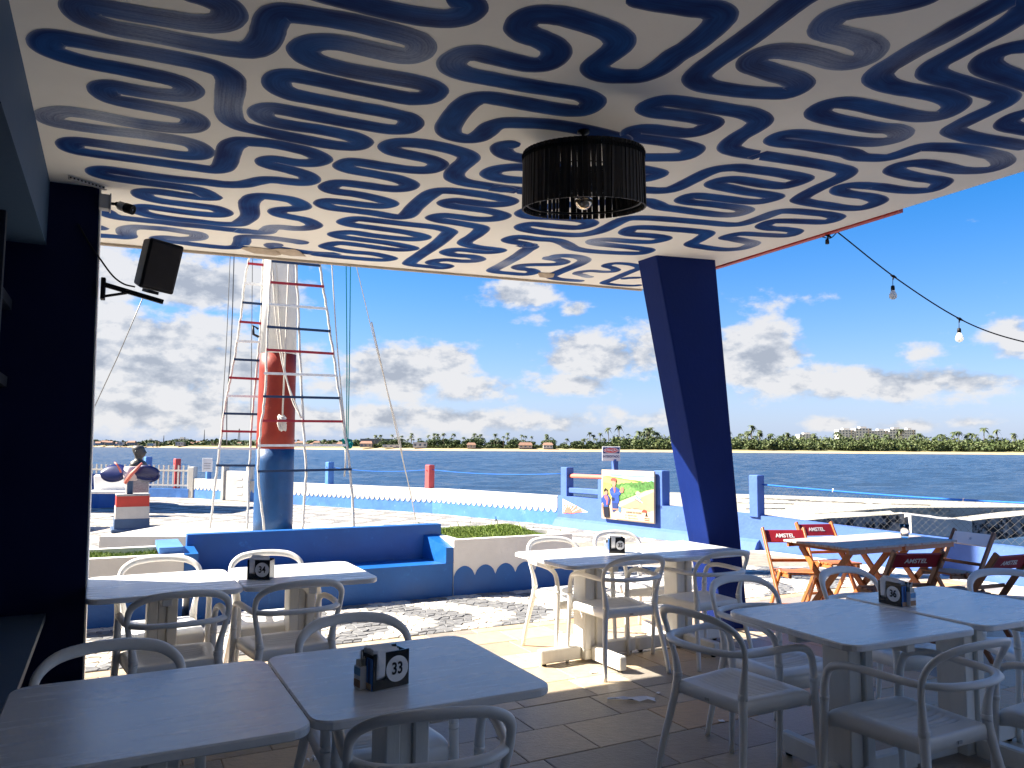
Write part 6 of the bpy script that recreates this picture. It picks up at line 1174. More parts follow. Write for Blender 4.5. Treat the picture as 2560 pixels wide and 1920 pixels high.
# ================================================================== FURNITURE
def mirror(P): return [(-x, y, z) for x, y, z in P]
def make_chair():
    t = thing('plastic_armchair', 'white plastic armchair', 'chair', (0, 0, 0), 0, 'white plastic armchairs')
    mt = M['plastic']
    # seat: dished, ribbed across the middle, rounded apron
    nx, ny = 30, 56; V = []; F = []
    def edge(f):     # half width at depth f (0 back .. 1 front)
        return .195 + .035 * f
    for j in range(ny + 1):
        f = j / ny; y = -.205 + .425 * f; hw = edge(f)
        if f > .9: hw *= math.sqrt(max(0, 1 - ((f - .9) / .1) ** 2 * .12))
        for i in range(nx + 1):
            a = i / nx * 2 - 1; x = a * hw
            z = .445 - .012 * (1 - a * a) * math.sin(math.pi * min(1, f * 1.1)) - (.016 * max(0, (f - .8) / .2) ** 2) - .006 * max(0, abs(a) - .9) * 10
            if .16 < f < .82:
                wn = max(0, min(1, (.80 - abs(a)) / .12)) * min(1, (f - .16) / .06, (.82 - f) / .06); z -= .013 * wn * (.5 - .5 * math.cos(2 * math.pi * (f - .16) / .66 * 8))
            V.append((x, y + .012 * (1 - a * a) * (f > .5) * f, z))
    for j in range(ny):
        for i in range(nx): q = j * (nx + 1) + i; F.append((q, q + 1, q + nx + 2, q + nx + 1))
    rim = [i for i in range(nx + 1)] + [(j * (nx + 1) + nx) for j in range(1, ny + 1)] + [ny * (nx + 1) + i for i in range(nx - 1, -1, -1)] + [j * (nx + 1) for j in range(ny - 1, 0, -1)]
    m_ = len(rim); base = len(V)
    for off, dz in ((.006, -.007), (.009, -.022), (.006, -.058), (-.004, -.060)):
        for r_ in rim:
            x, y, z = V[r_]; l = math.hypot(x, y) + 1e-6; V.append((x + x / l * off, y + y / l * off, min(z, .447) + dz - (.012 * (1 - (x / .22) ** 2) if dz < -.05 and y > .1 else 0)))
    prev = rim
    for k in range(4):
        cur = [base + k * m_ + q for q in range(m_)]
        for q in range(m_): F.append((prev[q], cur[q], cur[(q + 1) % m_], prev[(q + 1) % m_]))
        prev = cur
    MB().add(V, F, smooth=True).build('seat', mt, t, local=True)
    fl = cat([(-.262, .225, 0), (-.253, .225, .22), (-.244, .222, .43), (-.244, .218, .50)], 4)
    rl = cat([(-.256, -.285, 0), (-.243, -.262, .14), (-.216, -.222, .33), (-.200, -.205, .44), (-.198, -.203, .48)], 4)
    for S in (lambda P: P, mirror):
        f_ = S([tuple(q) for q in fl]); n = len(f_)
        MB().tube(f_, [.0135 + .0065 * (k / (n - 1)) for k in range(n)], 10, sq=1.0, up=(0, 1, 0)).build('leg', mt, t, local=True)
        r_ = S([tuple(q) for q in rl]); n = len(r_)
        MB().tube(r_, [.0135 + .008 * (k / (n - 1)) for k in range(n)], 10, sq=1.1, up=(0, 1, 0)).build('leg', mt, t, local=True)
    half = [(-.198, -.203, .455), (-.207, -.205, .53), (-.228, -.218, .62), (-.236, -.236, .69), (-.222, -.270, .748), (-.165, -.312, .788), (-.08, -.334, .803), (0, -.340, .806)]
    arch = cat(half + mirror(half[:-1])[::-1], 4); n = len(arch)
    hh = [min(1, 1 - abs(k / (n - 1) * 2 - 1)) for k in range(n)]
    MB().tube(arch, [.0128 + .0085 * max(0, 1 - q / .22) for q in hh], 10, sq=[1.12 + .75 * max(0, min(1, (q - .45) / .3)) for q in hh], up=(0, 1, 0)).build('back_hoop', mt, t, local=True)
    half = [(-.244, .219, .48), (-.245, .212, .555), (-.248, .185, .618), (-.251, .12, .645), (-.250, .02, .653), (-.243, -.10, .652), (-.226, -.21, .652), (-.17, -.275, .652), (-.085, -.307, .653), (0, -.316, .654)]
    rail = cat(half + mirror(half[:-1])[::-1], 4); n = len(rail); hh = [1 - abs(k / (n - 1) * 2 - 1) for k in range(n)]
    MB().tube(rail, [.0165 + .0035 * max(0, 1 - q / .12) - .002 * max(0, min(1, (q - .55) / .2)) for q in hh], 10, sq=[1.0 + .45 * max(0, min(1, (q - .6) / .2)) for q in hh], up=(0, 1, 0)).build('arm_rail', mt, t, local=True)
    MB().box((0, -.2165, .405), (.012, .0015, .006)).build('mould_mark', M['cctv'], t, local=True)
    return t
chair0 = make_chair()
A0 = 27.5
def face(x, y): return math.atan2(y, x) - math.pi / 2
chairs = [   # x, y, turn in degrees (facing +y when 0, counter-clockwise), label
    (-1.79, 4.17, A0 + 3, 'white armchair, back to us, near side of the left half of table 34'),
    (-1.28, 4.50, A0 + 4, 'white armchair, back to us, near side of table 34 below its number box'),
    (-2.13, 4.80, A0 + 180, 'sunlit white armchair behind the left half of table 34, before the white planter'),
    (-1.54, 5.09, A0 + 180, 'sunlit white armchair behind table 34 in front of the blue bench'),
    (.745, 5.60, A0 - 3, 'white armchair, back to us, in the sun patch at the near side of table 35'),
    (1.41, 5.86, A0, 'white armchair, back to us, at table 35 just before the blue column'),
    (.46, 6.03, A0 + 180, 'sunlit white armchair behind the left end of table 35, by the planter corner'),
    (1.04, 6.53, A0 + 180, 'sunlit white armchair behind table 35 and its number box'),
    (-.285, 2.516, 15, 'white armchair, back to us, at the near side of table 33, cut by lower edge'),
    (-1.30, 2.60, A0 + 182, 'white armchair behind the scuffed left half of table 33, next to the column'),
    (-.53, 3.08, A0 + 181, 'white armchair on the far side of table 33 behind its number box'),
    (1.08, 3.72, 31.9 - 90, 'white armchair pulled out at the left end of table 36, turned right'),
    (1.66, 3.30, A0, 'largest white armchair, lower right, at the near side of table 36'),
    (1.43, 4.17, A0 + 180, 'white armchair on the far side of table 36 at its left corner'),
    (2.17, 4.505, A0 + 180, 'white armchair behind table 36 and its number box, before the wooden table'),
    (2.98, 4.44, A0 + 150, 'white armchair beyond table 36 at the right edge, near the wooden chairs'),
    (2.40, 3.32, A0, 'white armchair at the lower right edge, only arm and seat in frame'),
]
FZ = .012
for i, (x, y, rz, lab) in enumerate(chairs):
    if i == 0: chair0.location = (x, y, FZ); chair0.rotation_euler = (0, 0, R(rz)); chair0['label'] = lab
    else: dup(chair0, (x, y, FZ), R(rz), lab)

def rounded(w, d, r, n=6):
    P = []
    for cx, cy, a0 in ((w / 2 - r, d / 2 - r, 0), (-w / 2 + r, d / 2 - r, 90), (-w / 2 + r, -d / 2 + r, 180), (w / 2 - r, -d / 2 + r, 270)):
        for k in range(n + 1): a = R(a0 + 90 * k / n); P.append((cx + r * math.cos(a), cy + r * math.sin(a)))
    return P
def table_mesh(w, d):
    z1, z0 = .75, .722; V = []; rings = []
    for ins, z in ((.004, z0), (0, z0 + .004), (0, z1 - .005), (.005, z1)):
        rings.append([len(V) + k for k in range(28)]); V += [(x, y, z) for x, y in rounded(w - 2 * ins, d - 2 * ins, .075 - ins)]
    F = [tuple(reversed(rings[0])), tuple(rings[-1])]
    for a, b in zip(rings, rings[1:]): F += [(a[k], a[(k + 1) % 28], b[(k + 1) % 28], b[k]) for k in range(28)]
    return MB().add(V, F)
def make_table(label, x, y, rz, w=.80, d=.80, foot=.34):
    t = thing('pedestal_table', label, 'table', (x, y, FZ), R(rz), 'white pedestal tables')
    table_mesh(w, d).build('tabletop', M['table_paint'], t, local=True)
    for xx, hw, hd in ((-.052, .027, .078), (.052, .027, .078), (0, .0235, .058)): MB().box((xx, 0, .405), (hw, hd, .315), bev=.005).build('post_board', M['table_leg'], t, local=True)
    for k, (dx, dy) in enumerate(((1, 0), (-1, 0), (0, 1), (0, -1))):
        s = .081 if dx else .08
        MB().box((dx * (s + foot / 2), dy * (s + foot / 2), .065), (foot / 2 if dx else .03, foot / 2 if dy else .03, .048), bev=.008).build('base_arm', M['table_leg'], t, local=True)
        MB().lathe([(.016, 0), (.018, .016)], (dx * (s + foot - .04), dy * (s + foot - .04), 0), 8).build('foot_pad', M['rubber'], t, local=True)
        MB().box((dx * (s + .13), dy * (s + .13), .698), (.13 if dx else .026, .13 if dy else .026, .0225), bev=.005).build('top_bearer', M['table_leg'], t, local=True)
    MB().box((0, 0, .055), (.076, .076, .036), bev=.004).build('base_block', M['table_leg'], t, local=True)
    return t
tabs = [('left half of table 33, the darker scuffed white tabletop at the lower left corner', -1.085, 2.405, A0, .80, .80),
        ('right half of table 33, white tabletop carrying the number 33 box', -.385, 2.80, A0, .80, .80),
        ('left half of table 34, sunlit white tabletop touching the left column', -2.005, 4.515, A0 + 1, .78, .78),
        ('right half of table 34, sunlit white tabletop carrying the number 34 box', -1.315, 4.90, A0, .78, .78),
        ('left half of table 35, sunlit white tabletop nearest the planter', .572, 5.79, A0 + 2, .85, .80),
        ('right half of table 35, sunlit white tabletop reaching the blue column', 1.325, 6.20, A0 + 2, .85, .80),
        ('left half of table 36, shaded white tabletop in front, lower right', 1.577, 3.69, A0 - 2.5, .80, .77),
        ('right half of table 36, shaded white tabletop carrying the number 36 box', 2.325, 4.08, A0 - 1, .80, .80)]
for lab, x, y, rz, w, d in tabs: make_table(lab, x, y, rz, w, d)

# ---- numbered napkin boxes
LAB = {'33': 'shaded black napkin box numbered 33 with sachets at its left, on the nearest table', '34': 'sunlit black napkin box numbered 34 in front of the blue bench', '35': 'small black napkin box numbered 35 on the sunlit table by the big column', '36': 'black napkin box numbered 36 turned sideways with a blue leaflet, on the right table'}
def napkin_box(num, x, y, rz, z, sw=.135):
    """front face looks along local -y, its middle at the origin"""
    t = thing('napkin_box', LAB[num], 'napkin box', (x, y, z), R(rz), 'numbered napkin boxes')
    h = .115; d = .085; w = sw / 2; B = M['black']
    notch0, notch1 = -w + .012, -w + .045
    def bx(name, c, hh, mt, par=t, bev=.0): return MB().box(c, hh, bev=bev).build(name, M[mt] if isinstance(mt, str) else mt, par, local=True)
    o = MB(); o.box(((notch1 + w) / 2, .002, h / 2), ((w - notch1) / 2, .002, h / 2)); o.box(((notch0 - w) / 2, .002, h / 2), ((notch0 + w) / 2, .002, h / 2)); o.box(((notch0 + notch1) / 2, .002, .016), ((notch1 - notch0) / 2, .002, .016))
    o.box((0, d - .002, h / 2), (w, .002, h / 2)); o.box((-w + .002, d / 2, h / 2 - .003), (.002, d / 2 - .0045, h / 2 - .003)); o.box((w - .002, d / 2, h / 2 - .003), (.002, d / 2 - .0045, h / 2 - .003)); o.box((0, d / 2, .002), (w - .005, d / 2 - .005, .002))
    o.build('box', B, t, local=True)
    rr = random.Random(num); nap = MB()
    for k in range(7):
        yy = .012 + k * .0092; zt = h + .012 + rr.uniform(-.006, .012); e = rr.uniform(-.004, .004)
        nap.hexa([(-w + .008, yy, .006), (w - .012, yy, .006), (w - .012, yy + .008, .006), (-w + .008, yy + .008, .006)], [(-w + .006 + e, yy, zt - .004), (w - .03 + e, yy, zt - .014 - rr.uniform(0, .01)), (w - .03, yy + .008, zt - .012), (-w + .006, yy + .008, zt)])
    nap.build('napkins', M['paper'], t, local=True)
    V = []; F = []
    for k in range(7): f = k / 6; V += [(notch0 + .002 + .003 * f, -.003 - .003 * math.sin(3 * f), h + .012 - f * .088), (notch1 - .002 - .004 * f, -.002 - .005 * math.sin(2.2 * f), h + .008 - f * .080)]
    F = [(2 * k, 2 * k + 1, 2 * k + 3, 2 * k + 2) for k in range(6)]
    MB().add(V, F, smooth=True).build('hanging_napkin', M['paper'], t, local=True)
    cx = (notch1 + w) / 2 - .001; rr_ = min((w - notch1) / 2 - .003, .046)
    MB().add([(cx + rr_ * math.cos(2 * math.pi * k / 32), -.0012, h * .50 + rr_ * math.sin(2 * math.pi * k / 32)) for k in range(32)], [tuple(range(32))]).build('number_disc', M['print_white'], t, local=True)
    text('number', num, rr_ * 1.28, M['print_black'], t, frame((cx, -.0022, h * .50), (1, 0, 0), (0, 0, 1)), .0012, .80, world=False)
    return t, w, d, h
def side_pocket(t, w, d, h, s):
    """leaflet and sachet pocket on the side face, s = -1 left, 1 right"""
    def bx(name, c, hh, mt): return MB().box(c, hh).build(name, M[mt] if isinstance(mt, str) else mt, t, local=True)
    x = s * (w + .0025); cols = ((.04, .16, .46), (.10, .30, .55), (.02, .05, .16), (.45, .30, .20))
    bx('leaflet', (x, d * .24, .050), (.002, .017, .050), pm('leaflet_blue', cols[0], .4, .4, .25, 30))
    o = MB(); o.box((x + s * .0024, d * .24, .055), (.0004, .006, .034)); o.box((x + s * .0024, d * .24, .092), (.0004, .004, .006)); o.build('leaflet_figure', pm('leaflet_figure', cols[2], .5, .3, .2, 60), t, local=True)
    bx('leaflet_shore', (x + s * .0024, d * .24, .012), (.0005, .016, .010), pm('leaflet_sand', cols[3], .5, .3, .2, 60))
    bx('pocket', (x + s * .011, d * .70, .036), (.012, .021, .036), 'print_white')
    bx('pocket_print', (x + s * .0236, d * .70, .018), (.0006, .020, .012), pm('pocket_sand', (.40, .22, .12), .5, .3, .3, 60))
    bx('pocket_sky', (x + s * .0236, d * .70, .056), (.0006, .020, .012), pm('pocket_sky', cols[1], .5, .3, .2, 40))
    o = MB(); rr = random.Random(6)
    for k in range(9): o.hexa([(x + s * (.003 + .002 * k) - .0006, d * .70 - .017, .03), (x + s * (.003 + .002 * k) + .0006, d * .70 - .017, .03), (x + s * (.003 + .002 * k) + .0006, d * .70 + .017, .03), (x + s * (.003 + .002 * k) - .0006, d * .70 + .017, .03)],
                               [(x + s * (.003 + .002 * k) - .0006 + rr.uniform(-.003, .003), d * .70 - .016, .088 + rr.uniform(-.006, .012)), (x + s * (.003 + .002 * k) + .0006, d * .70 - .016, .09 + rr.uniform(-.006, .012)), (x + s * (.003 + .002 * k) + .0006, d * .70 + .016, .09), (x + s * (.003 + .002 * k) - .0006, d * .70 + .016, .088)])
    o.build('sachets', pm('sachet', (.55, .50, .42), .5, .3, .3, 40), t, local=True)
    o = MB()
    for k in range(7): o.tube([(x + s * .006, d * .70 - .012 + k * .004, .05), (x + s * .006 + rr.uniform(-.01, .01), d * .70 - .014 + k * .005, .112 + rr.uniform(-.01, .012))], .0011, 4)
    o.build('toothpicks', M['paper'], t, local=True)
TZ = FZ + .7515
b, w, d, h = napkin_box('33', -.390, 2.600, 40, TZ); side_pocket(b, w, d, h, -1)
b, w, d, h = napkin_box('34', -1.493, 4.63, -1, TZ)
b, w, d, h = napkin_box('35', .806, 5.905, 3, TZ, .118); side_pocket(b, w, d, h, -1)
b, w, d, h = napkin_box('36', 1.945, 4.023, -62, TZ, .128); side_pocket(b, w, d, h, 1)

# ---- folding wooden chairs and tables
def folding_chair(label, x, y, rz, back='brand_red', wood='wood', words='AMSTEL', lean=.0, front=True):
    t = thing('folding_chair', label, 'chair', (x, y, .012), R(rz), 'folding bar chairs'); w = M[wood]
    def bar(name, a, b, hw, hd, side=(1, 0, 0), mt=w):
        a, b = Vector(a), Vector(b); d_ = (b - a); L_ = d_.length; d_.normalize(); s_ = Vector(side); n_ = d_.cross(s_).normalized(); s_ = n_.cross(d_)
        return MB().box((a + b) / 2, (hw, hd, L_ / 2), (s_, n_, d_), bev=.004).build(name, mt, t, local=True)
    for s in (-1, 1):
        bar('upright', (s * .197, .20, 0), (s * .197, -.29 - lean, .80), .011, .022)
        bar('leg', (s * .170, -.25, 0), (s * .170, .06, .455), .011, .02)
        bar('seat_rail', (s * .146, -.155, .405), (s * .146, .225, .425), .011, .017, (1, 0, 0))
    for k in range(6): MB().box((0, -.135 + k * .070, .432 + k * .004), (.165, .030, .008), bev=.003).build('seat_slat', w, t, local=True)
    for yy, zz in ((.175, .045), (-.225, .045)): MB().box((0, yy, zz + .05), (.19 if yy > 0 else .16, .009, .013), bev=.003).build('stretcher', w, t, local=True)
    MB().box((0, -.115, .52), (.186, .009, .014), bev=.003).build('stretcher', w, t, local=True)
    z0 = .725; sl = math.atan2(.49 + lean, .80); ax = (Vector((1, 0, 0)), Vector((0, math.cos(sl), math.sin(sl))), Vector((0, -math.sin(sl), math.cos(sl))))
    c = Vector((0, -.245 - lean * .9, z0)); MB().box(c, (.185, .009, .062), ax, bev=.003).build('back_board', M[back], t, local=True)
    wd = M['print_white'] if back != 'planter_white' else M['cctv']
    for sg in ((1, -1) if words else ()):
        n_ = ax[1] * sg; xdir = (-sg, 0, 0) if True else (1, 0, 0)
        text('lettering', words, .056, wd, t, frame(c + n_ * .0105, (1, 0, 0) if sg < 0 else (-1, 0, 0), ax[2]), .0012, .92, world=False)
    if not words:
        star = [(math.sin(2 * math.pi * k / 10) * (.022 if k % 2 == 0 else .009), math.cos(2 * math.pi * k / 10) * (.022 if k % 2 == 0 else .009)) for k in range(10)]
        MB().add([c + ax[1] * .0105 + Vector((-p, 0, 0)) + ax[2] * q for p, q in star], [tuple(range(10))]).build('star', wd, t, local=True)
    return t
folding_chair('orange wooden folding chair, red AMSTEL back, at the left end of the wooden table', 2.60, 7.12, 183)
folding_chair('wooden folding chair, red AMSTEL back, behind the wooden table near the blue wall', 3.17, 7.72, 192)
folding_chair('dark folding chair, red AMSTEL back towards us, before the wooden table middle', 2.98, 6.06, 8, wood='wood_dark')
folding_chair('dark folding chair, red AMSTEL back towards us, rightmost of the bar chairs', 3.56, 6.02, 24, wood='wood_dark', lean=.04)
folding_chair('folding chair with white back board and grey star, right end of wooden table', 4.05, 7.15, 112, back='planter_white', wood='wood_dark', words=None)
def folding_table(label, x, y, rz, seed):
    t = thing('folding_table', label, 'table', (x, y, .012), R(rz), 'folding wooden tables'); w = M['wood']
    for k in range(7): MB().box((0, -.30 + k * .1005, .728), (.352, .0485, .0095), bev=.002).build('plank', M['wood_pale'], t, local=True)
    for s in (-1, 1):
        MB().box((s * .27, 0, .702), (.016, .31, .016)).build('batten', w, t, local=True); MB().box((0, s * .315, .698), (.335, .011, .020)).build('edge_rail', w, t, local=True)
        for q in (-1, 1):
            a, b_ = Vector((s * (.235 - .012 * q), q * -.29, 0)), Vector((s * (.235 - .012 * q), q * .27, .685)); dd_ = (b_ - a); L_ = dd_.length; dd_.normalize()
            MB().box((a + b_) / 2, (.011, .026, L_ / 2), (Vector((1, 0, 0)), dd_.cross(Vector((1, 0, 0))), dd_), bev=.003).build('leg', w, t, local=True)
    for q in (-1, 1): MB().box((0, q * .17, .15), (.222, .011, .022)).build('stretcher', w, t, local=True)
    return t
folding_table('left of two pushed-together wooden folding tables, faded plank top with red edge', 2.92, 6.85, A0, 1)
folding_table('right of two pushed-together wooden folding tables, plank top with a drinking glass', 3.555, 7.18, A0, 2)
t = thing('drinking_glass', 'empty clear drinking glass on the right wooden table', 'glass', (3.62, 7.16, .7505))
prof = [(.030, .001), (.033, .02), (.036, .06), (.043, .125), (.0415, .125), (.0345, .06), (.031, .022), (.004, .020)]
o = MB(); n = 20
o.add([(r_ * math.cos(2 * math.pi * k / n), r_ * math.sin(2 * math.pi * k / n), z) for r_, z in prof for k in range(n)], [(i * n + k, i * n + (k + 1) % n, (i + 1) * n + (k + 1) % n, (i + 1) * n + k) for i in range(len(prof) - 1) for k in range(n)] + [tuple(reversed(range(n))), tuple(7 * n + k for k in range(n))], smooth=True)
o.build('tumbler', M['glass'], t, local=True)

# ---- things lying on the terrace floor
def scrap(x, y, w, d, rz, lab, mat='paper', seed=0, name='paper_scrap', fold=.004):
    rr = random.Random(seed); n = 6; V = []; F = []
    for i in range(n + 1):
        for j in range(3): V.append((w * (i / n - .5) + rr.uniform(-.004, .004) * (w > .05), d * (j / 2 - .5) * (1 - .15 * math.sin(i)), FZ + .004 + rr.uniform(0, fold)))
    for i in range(n):
        for j in range(2): q = i * 3 + j; F.append((q, q + 3, q + 4, q + 1))
    o = MB().add(V, F).build(name, M[mat]); o.location = (x, y, 0); o.rotation_euler = (0, 0, R(rz)); tag(o, lab, 'paper'); s = o.modifiers.new('t', 'SOLIDIFY'); s.thickness = .0012; return o
scrap(.745, 4.86, .29, .045, -2, 'crumpled long white paper strip lying on the shaded floor', seed=3, name='paper_strip', fold=.018)
scrap(.574, 5.443, .045, .03, 20, 'small white paper scrap in the sunlit patch below table 35', seed=4); scrap(.934, 4.997, .035, .02, 60, 'small paper scrap on the shaded floor beyond the paper strip', seed=5)
scrap(1.201, 4.505, .03, .03, 10, 'tiny bluish paper scrap under the left end of table 36', seed=6); scrap(.90, 6.0, .06, .04, 30, 'crumpled white scrap beside the beam foot of table 35', seed=7, fold=.025); scrap(-.958, 3.894, .06, .04, 15, 'crumpled foil scrap on the floor behind table 33', 'print_white', 8, fold=.03)

# ================================================================== FIXTURES
def rattan_lamp():
    az = UV(-2.805, -3.258, soffit(-2.805)); t = thing('rattan_lamp', 'round black rattan lampshade with a mirror-tipped bulb hanging under the painted ceiling', 'ceiling lamp', az)
    rt, rb, h = .292, .283, .262; zc = -.115
    T = Matrix.Translation((0, 0, 0)) @ Matrix.Translation((0, 0, zc)) @ Matrix.Rotation(R(7.0), 4, 'X') @ Matrix.Rotation(R(-1.0), 4, 'Y')
    me = MB().box((0, 0, -h / 2), (.0066, .0028, h / 2 + .006)).mesh('slat', M['rattan']); n = 146; rr = random.Random(12)
    for k in range(n):
        a = 2 * math.pi * k / n + rr.uniform(-.004, .004); r_ = rt if k % 2 else rt - .003
        inst(me, t, T @ Matrix.Rotation(a, 4, 'Z') @ Matrix.Translation((0, -r_, 0)) @ Matrix.Rotation(R(-1.7), 4, 'X') @ Matrix.Rotation(rr.uniform(-.025, .025), 4, 'Y') @ Matrix.Rotation(rr.uniform(-.25, .25), 4, 'Z'), 'slat')
    def ring(r_, z, rad, name, mt='rattan'):
        MB().tube([T @ Vector((r_ * math.cos(2 * math.pi * k / 60), r_ * math.sin(2 * math.pi * k / 60), z)) for k in range(61)], rad, 5, cap=False).build(name, M[mt], t, local=True)
    for r_, z in ((rt - .007, -.022), (rb - .004, -h + .022)): ring(r_, z, .006, 'frame_ring', 'lamp_metal')
    for r_, z in ((rt + .005, -.020), (rb + .005, -h + .020)):      # cross-wound binding
        MB().tube([T @ Vector(((r_ + .002 * (q % 2)) * math.cos(2 * math.pi * q / 236), (r_ + .002 * (q % 2)) * math.sin(2 * math.pi * q / 236), z + (.012 if q % 2 else -.012))) for q in range(237)], .0018, 4, cap=False).build('binding', M['lamp_metal'], t, local=True)
        MB().tube([T @ Vector(((r_ + .002 * (q % 2)) * math.cos(2 * math.pi * q / 236), (r_ + .002 * (q % 2)) * math.sin(2 * math.pi * q / 236), z - (.012 if q % 2 else -.012))) for q in range(237)], .0018, 4, cap=False).build('binding', M['lamp_metal'], t, local=True)
    o = MB()
    for k in range(3): a = 2 * math.pi * k / 3 + .5; o.tube([T @ Vector((.02 * math.cos(a), .02 * math.sin(a), -.03)), T @ Vector(((rt - .007) * math.cos(a), (rt - .007) * math.sin(a), -.022))], .004, 5)
    o.build('spoke', M['lamp_metal'], t, local=True)
    MB().lathe([(.03, .0), (.03, -.012), (.008, -.02), (.007, zc)], (0, 0, 0), 12).build('rod', M['lamp_metal'], t, local=True)
    MB().tube([T @ Vector((0, 0, -.02)), T @ Vector((0, 0, -h + .075))], .020, 10).build('lamp_holder', M['black_matte'], t, local=True)
    c = T @ Vector((0, 0, -h + .035)); MB().lathe([(.012, .052), (.018, .045), (.032, .03), (.042, .012), (.0455, 0)], c, 20).build('bulb_neck', M['glass'], t, local=True)
    MB().lathe([(.0455, -.0005), (.042, -.017), (.032, -.032), (.018, -.041), (.003, -.0445)], c, 20).build('mirror_tip', M['gold_bulb'], t, local=True)
rattan_lamp()
# loudspeaker on its bracket
def speaker():
    c0 = Vector((-2.345, 4.335, 2.44)); ex = Vector((.905, .425, 0)).normalized(); ey = Vector((-ex.y, ex.x, 0)); ez = Vector((0, 0, 1))
    t = thing('speaker_bracket', 'black steel arm bracket bolted to the left column under the loudspeaker', 'bracket', c0); X = (ex, ey, ez)
    MB().box(c0 + ex * .005, (.012, .03, .062), X, bev=.003).build('wall_plate', M['black_matte'], t)
    dn = (ex * 1 + ez * -.24).normalized(); up_ = dn.cross(ey) * -1
    MB().box(c0 + dn * .165 + ez * .028, (.165, .013, .013), (dn, ey, dn.cross(ey)), bev=.002).build('arm', M['black_matte'], t)
    MB().tube([c0 + ez * -.045, c0 + dn * .13 + ez * .018], .008, 6).build('brace', M['black_matte'], t)
    # cabinet: wedge-backed box tipped towards the tables
    t = thing('loudspeaker', 'black box loudspeaker tilted down on its arm at the left column', 'loudspeaker', c0)
    fw = Vector((.62, -.62, -.22)).normalized(); sx = Vector((.72, .69, -.10)); sx = (sx - fw * sx.dot(fw)).normalized(); sz = sx.cross(fw); sz = sz if sz.z > 0 else -sz
    c = Vector((-2.085, 4.43, 2.60)); w, h, d = .098, .146, .092
    F4 = lambda ww, hh, q: [c + fw * q + sx * a * ww + sz * b * hh for a, b in ((-1, -1), (1, -1), (1, 1), (-1, 1))]
    mb = MB(); mb.hexa(F4(w * .74, h * .92, -d), F4(w, h, d)); o = mb.build('cabinet', M['black_matte'], t); bv = o.modifiers.new('b', 'BEVEL'); bv.width = .012; bv.segments = 3
    mb = MB(); mb.hexa(F4(w * .88, h * .90, d + .0005), F4(w * .86, h * .885, d + .006)); o = mb.build('grille', M['grille'], t); bv = o.modifiers.new('b', 'BEVEL'); bv.width = .004
    MB().hexa([c - sz * (h + .002) + fw * q + sx * a for q, a in ((-.05, -.03), (-.05, .03), (.05, .03), (.05, -.03))], [c - sz * (h + .02) + fw * q + sx * a for q, a in ((-.05, -.03), (-.05, .03), (.05, .03), (.05, -.03))]).build('mount_plate', M['black_matte'], t)
    tag(MB().tube(cat([(-2.47, 4.28, 2.80), (-2.40, 4.29, 2.68), (-2.365, 4.32, 2.62), (-2.30, 4.36, 2.52), (-2.25, 4.39, 2.48), (-2.20, 4.42, 2.47)], 5), .005, 6).build('cable', M['black_matte']), 'black speaker cable drooping from the left column to the loudspeaker', 'cable')
speaker()
# camera with junction box, slotted rail on the soffit
t = thing('security_camera', 'grey bullet security camera on a square junction box high on the left column', 'security camera', (-2.36, 4.34, 2.95))
ex = Vector((.887, .4617, 0)); ey = Vector((-.4617, .887, 0)); ez = Vector((0, 0, 1))
MB().box(Vector((-2.365, 4.335, 2.945)) + ex * .006, (.028, .035, .042), (ex, ey, ez), bev=.004).build('junction_box', M['cctv'], t)
MB().box(Vector((-2.365, 4.335, 2.945)) + ex * .037, (.004, .04, .048), (ex, ey, ez), bev=.002).build('box_lid', M['cctv'], t)
p0 = Vector((-2.365, 4.335, 2.945)) + ex * .041
MB().tube([p0, p0 + ex * .022], .009, 8).ball(p0 + ex * .03, .014, 10, 8).build('joint', M['lamp_metal'], t)
cd = (ex * .80 + ey * -.50 + ez * -.33).normalized(); p1 = p0 + ex * .038 + ez * -.004
MB().lathe([(.018, 0), (.026, .006), (.0275, .045)], p1, 16, cd).build('camera_body', M['cctv'], t)
MB().lathe([(.0275, .0455), (.029, .05), (.0285, .095), (.022, .097), (.020, .09)], p1, 16, cd).build('sunshield', M['black_matte'], t)
MB().lathe([(.010, .0905), (.008, .093)], p1, 12, cd).build('lens', M['black'], t)
t = thing('slotted_rail', 'white perforated metal rail fixed to the ceiling above the left column', 'rail', UV(-4.97, -1.49, soffit(-4.97)))
a, b = UV(-5.06, -1.556, soffit(-5.06) - .012), UV(-4.885, -1.425, soffit(-4.885) - .012); dd_ = (b - a).normalized(); sd = Vector((-dd_.y, dd_.x, 0))
MB().box((a + b) / 2 , ((b - a).length / 2, .003, .011), (dd_, sd, dd_.cross(sd)), bev=.001).build('rail_side', M['cctv'], t); MB().box((a + b) / 2 + Vector((0, 0, -.011)) - sd * .010, ((b - a).length / 2, .010, .002), (dd_, sd, dd_.cross(sd))).build('rail_flange', M['cctv'], t)
for k in range(10):
    q = a.lerp(b, (k + .5) / 10) - sd * .0032 if False else a.lerp(b, (k + .5) / 10); nrm = sd if sd.dot(-q) > 0 else -sd
    MB().lathe([(.006, 0), (.006, .0008)], q + nrm * .0031 + Vector((0, 0, .0015)), 10, nrm).build('slot', M['print_black'], t)
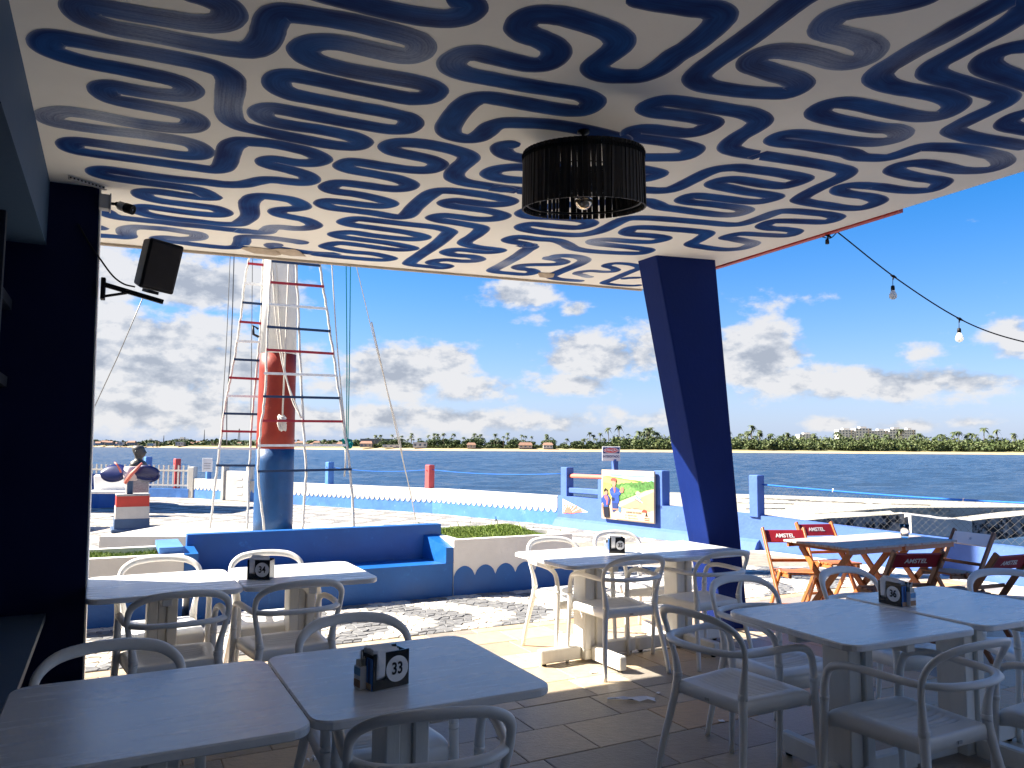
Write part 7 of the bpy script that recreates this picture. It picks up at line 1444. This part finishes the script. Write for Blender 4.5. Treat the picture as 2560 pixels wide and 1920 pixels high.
# red gutter and elbow at the outer corner
t = thing('gutter', 'red rain gutter along the right roof edge ending in a red elbow pipe', 'gutter', UV(.06, -.5, 3.2))
mb = MB(); mb.hexa([UV(.006, -.25, soffit(0) - .012), UV(.05, -.25, soffit(0) - .012), UV(.05 - .09, -3.0, soffit(0) - .012), UV(.006 - .09, -3.0, soffit(0) - .012)], [UV(.006, -.25, soffit(0) + .1), UV(.05, -.25, soffit(0) + .1), UV(.05 - .09, -3.0, soffit(0) + .1), UV(.006 - .09, -3.0, soffit(0) + .1)]); mb.build('gutter_trough', M['red'], t)
ec = Vector((1.905, 6.82, 3.13)); ed = Vector((.46, -.88, 0))
MB().tube(cat([UV(.055, -.95, soffit(0) + .02), UV(.05, -.84, soffit(0) + .015), UV(.035, -.76, soffit(0) - .03), UV(.02, -.72, soffit(0) - .10), UV(-.03, -.74, soffit(0) - .17), UV(-.10, -.80, soffit(0) - .20)], 5), .062, 16).build('elbow', M['red'], t)
MB().tube([UV(.02, -.715, soffit(0) - .10), UV(-.005, -.725, soffit(0) - .14)], .068, 16).build('collar', M['red'], t)
# bulb string
def bulb_string():
    P = [(2.452, 5.70, 3.195), (3.0, 5.87, 2.86), (3.52, 5.90, 2.545), (3.98, 5.93, 2.40), (4.7, 5.98, 2.30), (5.4, 6.0, 2.33)]
    t = thing('bulb_string', 'black festoon cable sagging from the right roof edge out of the frame', 'string lights', P[0]); Q = cat(P, 10)
    MB().tube(Q, .0055, 6).build('cord', M['black_matte'], t)
    MB().tube(cat([(2.452, 5.70, 3.195), (2.41, 5.73, 3.155), (2.36, 5.80, 3.19)], 5), .004, 5).build('cord_loop', M['black_matte'], t)
    def bulb(p, lab, lit_glass=True, drop=.075):
        b = thing('bulb', lab, 'light bulb', p, 0, None); p = Vector(p)
        MB().tube([p + Vector((-.022, 0, .010)), p, p + Vector((.022, 0, -.012))], [.006, .012, .006], 8).tube([p, p + Vector((-.006, 0, -.03))], [.009, .004], 6).build('clip', M['black_matte'], b)
        MB().tube([p + Vector((-.006, 0, -.03)), p + Vector((-.007, 0, -drop))], .0025, 5).build('drop_wire', M['black_matte'], b)
        q = p + Vector((-.008, 0, -drop)); MB().lathe([(.005, .004), (.013, 0), (.0145, -.015), (.0145, -.034)], q, 12).build('socket', M['black_matte'], b)
        if lit_glass: MB().lathe([(.014, -.0345), (.017, -.045), (.026, -.065), (.029, -.08), (.026, -.094), (.015, -.104), (.002, -.107)], q, 16).build('glass', M['bulb'], b)
    def near(sx):
        return min(Q, key=lambda q: abs(q.x / q.y - sx))
    bulb(near(.5055), 'upper white bulb hanging from the festoon cable, nearer the roof'); bulb(near(.590), 'lower white bulb hanging from the festoon cable, nearer the right edge'); 
    bulb((2.39, 5.72, 3.172), 'empty black socket hanging from the roof edge beside the cable', False, .03); bulb(near(.70), 'white bulb of the festoon cable just cut by the right edge')
bulb_string()
for o in list(bpy.data.objects):
    if o.type == 'MESH' and o.data.users == 1 and not o.data.name.startswith(o.name.split('.')[0]): o.data.name = o.name
